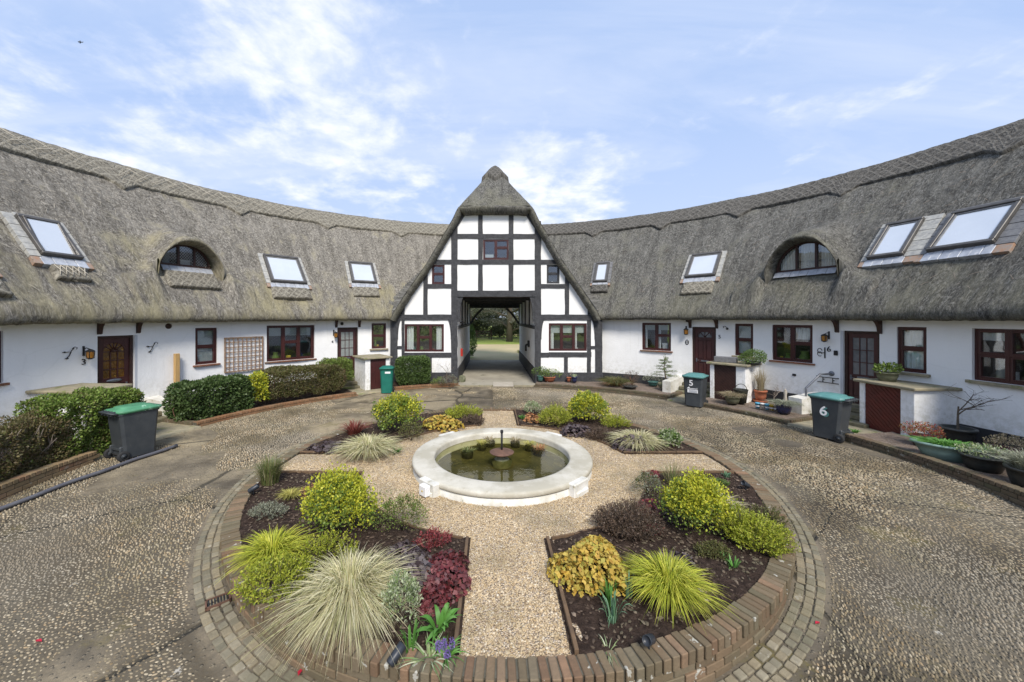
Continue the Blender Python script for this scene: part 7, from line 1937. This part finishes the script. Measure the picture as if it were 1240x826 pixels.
hedge('blue_green_shrub', 'small blue green shrub at the lower left edge of the picture', -1, 98.5, 104.0, 8.08, 8.5, .10, .50, [('leaf_blue', 1)], 700, .05, .026, cat='shrub', lumpy=.12)

# ================================================================== POTS AND WALL-FOOT PLANTS
def pot(label, px, py, r, h, mat, plant=None, name='potted_plant', cat='potted plant', sx=1.0, rz=0.0, z=.10, foot=.72, saucer=None, lip=.08):
    C = gpt(px, py, z); t = thing(name, label, cat, tuple(C), rz, group=None); M = WM[t]; m = MB(M)
    prof = [(.001, 0), (r*foot, 0), (r*(foot+.18), h*.5), (r*.97, h*.86), (r*(1+lip), h*.87), (r*(1+lip), h), (r*.9, h), (r*.86, h*.85), (.001, h*.84)]
    m.lathe(prof, 20, sx=sx); m.build('pot', MT[mat], t)
    if saucer: m = MB(M); m.lathe([(.001, -.02), (r*1.1, -.02), (r*1.3, .05), (r*1.24, .05), (r*1.05, .0)], 18); m.build('saucer', MT[saucer], t)
    top = Vector((C.x, C.y, z+h*.84)); VEG['n'] += 1; rng = np.random.default_rng(VEG['n']*19)
    if plant:
        k = plant[0]
        if k == 'tuft': V, F_ = blades(rng, plant[2], r*.6, plant[3], plant[4], plant[5], 5, plant[6] if len(plant) > 6 else .4); V[:, 0] *= sx; R2 = np.array(Matrix.Rotation(rz, 3, 'Z')); V = V@R2.T+np.array(top); link_mesh('leaves', np_mesh('leaves', V, F_), MT[plant[1]], t)
        elif k == 'bush': V = leaf_cloud(rng, (0, 0, plant[3]*.35), (plant[4]*sx, plant[4], plant[3]*.6), plant[2], plant[5], plant[5]*.6, .2, .6, -.3, up=.6); R2 = np.array(Matrix.Rotation(rz, 3, 'Z')); V = V@R2.T+np.array(top); link_mesh('foliage', np_mesh('foliage', V, quad_faces(len(V)//4)), MT[plant[1]], t)
        elif k == 'twigs': stems(None, random.Random(VEG['n']), plant[2], plant[3], plant[4], plant[5], t, plant[1], 'twigs', tuple(top))
    return t
pot('small teal pot with bushy green plant just right of the archway', 654.5, 461.5, .13, .24, 'glazed_teal', ('bush', 'leaf_green_mid', 420, .42, .34, .055), z=.14)
pot('terracotta bowl with spreading green plant right of the archway', 665.5, 461.5, .24, .18, 'terracotta', ('bush', 'leaf_privet', 700, .38, .48, .05), z=.14)
pot('small clay pot leaning in front of the gatehouse plinth', 689, 462, .10, .18, 'terracotta', ('twigs', 'pale_twig', 7, .35, .25, .004), z=.14, name='clay_pot')
pot('small dark blue pot with white flowering shoots by the gatehouse', 695.5, 463, .12, .24, 'glazed_blue', ('tuft', 'leaf_variegated', 40, .26, .16, .014), z=.14)
sprig_z = .14
t_ = tuft('bronze_sedge', 'bronze green arching sedge at the foot of the wall right of the gatehouse', 'sedge', tuple(gpt(745, 466, .14)), 'leaf_bronze', 900, .22, .50, .72, .014, .6, extra=('leaf_orange', 120))
bush('brown_shrub', 'small brown twiggy shrub next to the bronze sedge', (755, 775, 449, 468), 'leaf_heath_brown', 700, .03, .013, z=.14, twigs=14, twig_mat='red_twig')
def bare_tree(label, px, py, h, n, seed, z=.14, mat='bark', rad=.025, spread=.6, name='bare_shrub', parent=None, base=None, tilt=(0, 0)):
    rng = random.Random(seed); m = MB(); P0 = base or gpt(px, py, z)
    def grow(p, d, L_, r, lev):
        q = p+d*L_; mid = (p+q)/2+Vector((rng.uniform(-.1, .1), rng.uniform(-.1, .1), 0))*L_; m.tube([p, mid, q], [r, r*.82, r*.62], 6 if lev < 2 else 4, caps=False)
        if lev >= 4 or L_ < .04: return
        for k in range(n if lev < 2 else 2):
            a = rng.uniform(0, 6.28); nd = (d*.62+Vector((math.cos(a), math.sin(a), rng.uniform(-.15, .55)))*spread).normalized(); grow(p+(q-p)*rng.uniform(.55, 1), nd, L_*rng.uniform(.6, .85), r*.58, lev+1)
    grow(P0, Vector((tilt[0], tilt[1], 1)).normalized(), h*.30, rad, 0)
    if parent: return m.build(name, MT[mat], parent)
    return tag(m.build(name, MT[mat], loc=P0), label, 'shrub')
bare_tree('bare pale twigged shrub between sedge and the little conifer', 785, 462, 1.6, 3, 5, rad=.016, mat='pale_twig')
pot('low grey pot with silvery trailing plant under the bare shrub', 791, 467, .20, .16, 'glazed_teal', ('bush', 'leaf_silver', 420, .30, .42, .04), z=.12)
pot('dark shallow tray with small red brown plant at the wall foot', 763, 470, .26, .09, 'glazed_dark', ('bush', 'leaf_heath_brown', 160, .12, .2, .03), z=.13)
def little_conifer():
    C = gpt(805, 471, .14); t = thing('bonsai_conifer', 'little tiered conifer in a mossy round pot left of the number five steps', 'potted tree', tuple(C)); M = WM[t]
    m = MB(M); m.lathe([(.001, 0), (.14, 0), (.24, .10), (.26, .20), (.23, .24), (.2, .2), (.001, .19)], 18); m.build('pot', MT['moss_stone'], t)
    m = MB(M); m.tube([(0, 0, .18), (.03, 0, .45), (-.02, .02, .8), (.02, 0, 1.22)], [.035, .028, .02, .006], 8); rng = random.Random(7)
    Vs = []; rg = np.random.default_rng(9)
    for k in range(17):
        z = .48+k*.042; L_ = .42*(1-(z-.45)/.92)+.05; a = k*2.4; e = Vector((math.cos(a)*L_, math.sin(a)*L_, z-.02)); m.tube([(0, 0, z), e], [.010, .004], 5)
        for s in np.linspace(.3, 1.05, 6): c = (e.x*s, e.y*s, z+.0); Vs.append(leaf_cloud(rg, (C.x+c[0], C.y+c[1], C.z+c[2]), (.07, .07, .03), 34, .035, .010, .1, .8, -1, up=.3))
    Vs.append(leaf_cloud(rg, (C.x, C.y, C.z+1.2), (.05, .05, .10), 60, .035, .010, .1, .8, -1, up=.7))
    m.build('trunk', MT['bark'], t); V = np.concatenate(Vs); link_mesh('needles', np_mesh('needles', V, quad_faces(len(V)//4)), MT['leaf_bonsai'], t)
little_conifer()
# pots round the number five store and along the planter to number six
def store_top_items():
    C = ray(873, 434, 12.9); z = 1.32
    m = MB(Matrix.Translation((7.95, 12.75, z)) @ Matrix.Rotation(R_(-45), 4, 'Z')); m.box(-.33, .33, -.12, .12, 0, .19, .015); m.box(-.29, .29, -.08, .08, .188, .192); tag(m.build('slate_trough', MT['slate_dark'], loc=(7.95, 12.75, z)), 'dark slate trough on top of the store behind bin five', 'trough')
    t = thing('clipped_ball_plant', 'round green plant on top of the store behind bin five', 'plant', (8.55, 12.25, z)); rng = np.random.default_rng(3); V = leaf_cloud(rng, (8.5, 12.2, z+.20), (.38, .32, .26), 1500, .05, .028, .15, .5, -.6); V[:, 2] = np.maximum(V[:, 2], z+.005)
    link_mesh('foliage', np_mesh('foliage', V, quad_faces(len(V)//4)), MT['leaf_green_mid'], t); m = MB(); m.lathe([(.001, 0), (.2, 0), (.22, .1), (.001, .1)], 14, (8.5, 12.2, z)); m.build('pot', MT['glazed_dark'], t)
store_top_items()
def pot_at(label, x, y, z, *a, **k):
    global gpt
    old = gpt; gpt = lambda px, py, zz=None, dz=0.0: Vector((x, y, z))
    try: return pot(label, 0, 0, *a, z=z, **k)
    finally: gpt = old
pot_at('green glazed bowl with lime leaves on the store right of door six', 9.85, 9.35, 1.252, .21, .22, 'moss_stone', ('bush', 'leaf_privet', 300, .26, .24, .07))
t_ = pot('wicker coloured grass mound in a dark pot leaning on the brown store door', 887, 488, .22, .22, 'moss_stone', ('tuft', 'leaf_dry', 700, .30, .36, .008, .7), z=.13, name='dry_grass_pot')
def wire_basket():
    C = gpt(897, 489, .13); C += Vector((.12, .18, 0)); t = thing('black_bucket', 'black handled bucket behind the dry grass mound', 'bucket', tuple(C)); M = WM[t]; m = MB(M); m.lathe([(.001, 0), (.15, 0), (.20, .40), (.21, .42), (.19, .42), (.14, .03)], 16); m.build('bucket_body', MT['basket_black'], t)
    m = MB(M); m.tube([(.19*math.cos(a), 0, .40+.19*math.sin(a)) for a in np.linspace(0, math.pi, 14)], .010, 6); m.build('handle', MT['basket_black'], t)
wire_basket()
pot('terracotta pot with tall dry grass stems in an orange saucer', 921, 486, .17, .36, 'terracotta', ('tuft', 'leaf_dry', 130, .95, .24, .012, .1), z=.12, saucer='terracotta', name='dry_grass_pot')
bare_tree('tangle of brown leaning twigs against the plinth behind the painted pots', 938, 492, 1.1, 3, 21, rad=.014, mat='pale_twig', spread=.8, tilt=(.2, .3))
for k, (px, mt, lab) in enumerate(((917.5, 'ornament_blue', 'small pot painted with blue and white, leftmost of the row on the planter'), (923.5, 'paper_white', 'small white pot second in the painted row on the planter'), (929, 'ornament_blue', 'small blue pot right of the white one in the painted row'), (934.5, 'ornament_yellow', 'small yellow pot fourth in the painted row on the planter'), (940, 'pale_slab', 'small cream pot at the right end of the painted row'))):
    C = gpt(px, 494+k*.9, .12); t = thing('painted_pot', lab, 'pot', tuple(C), group='row of small painted pots'); M = WM[t]; m = MB(M); m.lathe([(.001, 0), (.050, 0), (.066, .13), (.07, .13), (.07, .16), (.06, .16), (.001, .14)], 12); m.build('pot', MT[mt], t)
    m = MB(M); m.lathe([(.055, .045), (.0655, .09)], 12, (0, 0, .0), sx=1.03, sy=1.03); m.build('painted_band', MT['white_sticker' if mt != 'paper_white' else 'pale_slab'], t)
pot('dark blue glazed pot with silvery trailing plant on the planter', 949, 500, .20, .27, 'glazed_blue', ('tuft', 'leaf_silver', 620, .22, .46, .010, .7), z=.12)
def finial():
    C = gpt(951, 492, .12); m = MB(Matrix.Translation(C)); m.lathe([(.001, 0), (.06, 0), (.05, .2), (.035, .35), (.05, .42), (.03, .5), (.001, .54)], 10); tag(m.build('stone_ornament', MT['pale_slab'], loc=C), 'small pale stone ornament behind the silvery trailing plant', 'ornament')
finial()
# right edge pots
pot('low red leaved shrub in a dark red pot by the right store', 1118, 540, .20, .22, 'glazed_maroon', ('bush', 'leaf_pot_red', 1100, .30, .34, .034), z=.12)
a_ = pot('large sage green oval trough with bright green leaves', 1146, 556, .27, .30, 'sage_plastic', ('tuft', 'leaf_bulb', 420, .16, .22, .014, .4), sx=1.65, rz=R_(-38), z=.12, foot=.66)
t_ = pot('bare branching maple in a dark pot behind the sage trough', 1160, 537, .26, .34, 'glazed_dark', None, z=.12)
def add_branches():
    bare_tree('', 0, 0, 1.7, 3, 33, mat='bark', rad=.022, spread=.95, name='branches', parent=t_, base=t_.location+Vector((0, 0, .3)), tilt=(-.1, -.1))
add_branches()
pot('black oval pot with pale green shrub right of the sage trough', 1191, 569, .24, .26, 'glazed_dark', ('bush', 'leaf_variegated', 600, .24, .30, .04), sx=1.15, rz=R_(-40), z=.12)
pot('maroon pot with straw coloured plant near the right edge', 1222, 560, .22, .26, 'glazed_maroon', ('bush', 'leaf_dry', 900, .30, .28, .030), z=.12)
pot('black pot with blue grey spiky plant at the right edge', 1247, 590, .24, .30, 'glazed_dark', ('tuft', 'leaf_silver', 420, .40, .34, .014, .2), z=.12)
tuft('small_weed', 'green weed growing at the kerb beside bin six', 'weed', tuple(gpt(1036, 524, .05)), 'leaf_bulb', 50, .05, .14, .14, .014, .3)
# left of the archway
bush('grey_lavender', 'low grey green shrub left of the archway foot', (532, 556, 455, 469), [('leaf_silver', .5), ('leaf_heath_brown', .5)], 900, .035, .014, z=.12, cat='shrub')
bush('small_shrub', 'low bright green plant beside the grey shrub left of the archway', (522, 540, 458, 467), 'leaf_privet', 420, .04, .02, z=.12)
bare_tree('bare thin shrub against the gatehouse wall left of the archway', 541, 462, 1.3, 3, 44, z=.12, mat='pale_twig', rad=.012)
def stones():
    for px, py, s, lab in ((559, 462, .17, 'rough stone block at the left foot of the archway'), (551, 465, .12, 'small rough stone left of the archway block')):
        C = gpt(px, py, .03); rng = random.Random(px); m = MB(Matrix.Translation(C)); pts = []
        m.lathe([(.001, 0), (s, 0), (s*1.05, s*.7), (s*.8, s*1.4), (s*.3, s*1.6), (.001, s*1.6)], 9, smooth=False); m.v = [tuple(Vector(v)+Vector((rng.uniform(-.02, .02), rng.uniform(-.02, .02), rng.uniform(-.02, .02)))) for v in m.v]
        tag(m.build('rough_stone', MT['moss_stone'], loc=C), lab, 'stone')
stones()

# ================================================================== BEYOND THE ARCH
def tree(name, label, x, y, h, crown, cz, mats, n, leaf, trunk=.25, seed=1, layered=False, limbs=14, group='trees beyond the archway'):
    t = thing(name, label, 'tree', (x, y, 0), group=group); rng = random.Random(seed); rg = np.random.default_rng(seed)
    m = MB(); m.tube([(x, y, -.1), (x+.1, y, h*.35), (x-.1, y, h*.7), (x, y, h*.95)], [trunk, trunk*.75, trunk*.4, trunk*.1], 10); ends = []
    for k in range(limbs):
        z = cz[0]+(cz[1]-cz[0])*(k+.5)/limbs; a = k*2.4+rng.uniform(-.4, .4); f = 1-abs((z-cz[0])/(cz[1]-cz[0])-.35)*.9; L_ = crown*max(.25, f)*rng.uniform(.75, 1.1)
        e = Vector((x+math.cos(a)*L_, y+math.sin(a)*L_, z+(.05 if layered else .35)*L_)); p = Vector((x, y, z-.1*h*.3)); q = (p+e)/2+Vector((0, 0, .12*L_)); m.tube([p, q, e], [trunk*.35, trunk*.2, trunk*.06], 6); ends += [(q, L_*.5), (e, L_*.45), ((q+e)/2, L_*.45)]
        for j in range(3): b = a+rng.uniform(-1, 1); w = q+Vector((math.cos(b), math.sin(b), .15))*L_*.5; m.tube([q, w], [trunk*.12, trunk*.04], 5); ends.append((w, L_*.35))
    m.build('trunk', MT['bark'], t)
    Vs = []; per = max(20, n//len(ends))
    for (p, r) in ends: Vs.append(leaf_cloud(rg, tuple(p), (r, r, r*(.22 if layered else .6)), per, leaf, leaf*.45, .35, .9, -1, up=.2))
    V = np.concatenate(Vs); link_mesh('crown', np_mesh('crown', V, quad_faces(len(V)//4)), MT[mats], t)
    return t
tree('cedar_tree', 'spreading grey green cedar seen through the archway', 2.2, 46, 10, 6.5, (1.3, 10), 'leaf_tree_grey', 60000, .16, .45, 3, True, 20)
tree('cedar_tree', 'taller cedar behind and left of the spreading one', -3.5, 62, 15, 8, (1.0, 15), 'leaf_tree_grey', 30000, .32, .5, 5, True, 18)
tree('dark_conifer', 'dark evergreen right of the cedar beyond the lawn', 10.5, 60, 13, 5.5, (.6, 13), 'leaf_tree_dark', 16000, .28, .4, 7, False, 20)
tree('bare_oak', 'pale leafless looking tree at the left beyond the lawn', -3.0, 52, 10, 4, (2.2, 10), 'leaf_tree_grey', 3600, .16, .25, 9, False, 16)
tree('dark_conifer', 'dark evergreen beyond the lawn at far left', -13, 62, 14, 6, (1, 14), 'leaf_tree_dark', 12000, .3, .4, 11, False, 18)
tree('broadleaf_tree', 'rounded tree behind the cedar in the middle of the far row', 1.0, 72, 15, 9, (.8, 14), 'leaf_tree_grey', 26000, .36, .5, 13, False, 20)
def far_hedge():
    rng = np.random.default_rng(77); Vs = []
    for k in range(60):
        x = -24+k*1.0+rng.normal(0, .2); s = rng.uniform(.9, 2.6); Vs.append(leaf_cloud(rng, (x, 54+rng.normal(0, .8), .9*s), (1.2, .9, 1.3*s), 1100, .26, .13, .3, .6, -.6))
    V = np.concatenate(Vs); o = link_mesh('shrubbery', np_mesh('shrubbery', V, quad_faces(len(V)//4)), MT['leaf_tree_dark']); tag(o, 'dark ground shrubbery in a band beyond the lawn', 'shrubbery', kind='stuff')
far_hedge()
def added_hedge_behind():  # unseen hedge, added to tone what the window panes reflect
    rng = np.random.default_rng(78); Vs = []
    for k in range(44):
        x = -33+k*1.5+rng.normal(0, .2); s = rng.uniform(.8, 1.6); Vs.append(leaf_cloud(rng, (x, -25+rng.normal(0, 1), .9*s), (1.6, 1.2, 1.9*s), 300, .26, .14, .3, .6, -.6))
    V = np.concatenate(Vs); o = link_mesh('reflection_hedge', np_mesh('reflection_hedge', V, quad_faces(len(V)//4)), MT['leaf_heath_brown']); tag(o, 'loose brown hedge added unseen behind the viewpoint for the window reflections', 'hedge', kind='stuff')
added_hedge_behind()
def rail_fence():
    t = thing('post_and_rail_fence', 'dark post and rail fence between the lawn and trees', 'fence', (0, 50, 0))
    for k in range(8): m = MB(); x = -14+k*2.0; m.box(x-.06, x+.06, 49.94, 50.06, -.1, 1.25); m.build('post', MT['dark_brown_wood'], t)
    for z in (.45, .8, 1.12): m = MB(); m.box(-14, 0, 49.90, 49.935, z-.05, z+.05); m.build('rail', MT['dark_brown_wood'], t)
rail_fence()
def ivy_bush():
    t = thing('ivy_bush', 'tall dark ivy bush just beyond the archway at left', 'shrub', (-2.0, 26.4, 0)); rng = np.random.default_rng(6); V = leaf_cloud(rng, (-1.85, 26.6, 1.35), (.78, .8, 1.25), 5200, .09, .06, .15, .35, -1, power=.8)
    V[:, 2] = np.maximum(V[:, 2], .02); link_mesh('foliage', np_mesh('foliage', V, quad_faces(len(V)//4)), MT['leaf_green_mid'], t); stems(None, random.Random(3), 8, 1.6, .5, .03, t, loc=(-1.85, 26.6, 0))
    tuft('lime_clump', 'lime green plant just beyond the archway at right', 'plant', (2.35, 27.5, 0), 'leaf_grass_lime', 500, .2, .9, .5, .03, .3)
ivy_bush()
def bird():
    C = ray(97, 51, 40); t = thing('small_bird', 'tiny dark bird flying high in the sky at upper left', 'bird', tuple(C)); m = MB(Matrix.Translation(C)); m.lathe([(.001, -.18), (.03, -.14), (.055, -.02), (.05, .08), (.03, .14), (.001, .17)], 8)
    m.add([(0, -.03, .02), (-.28, .02, .12), (-.24, .06, .0), (0, .03, -.04)], [(0, 1, 2, 3)]); m.add([(0, -.03, .02), (.28, .10, .1), (.22, .06, -.02), (0, .03, -.04)], [(0, 1, 2, 3)]); m.build('body', MT['bird_dark'], t)
bird()
for im in list(bpy.data.images): pass
print('objects', len(bpy.data.objects))
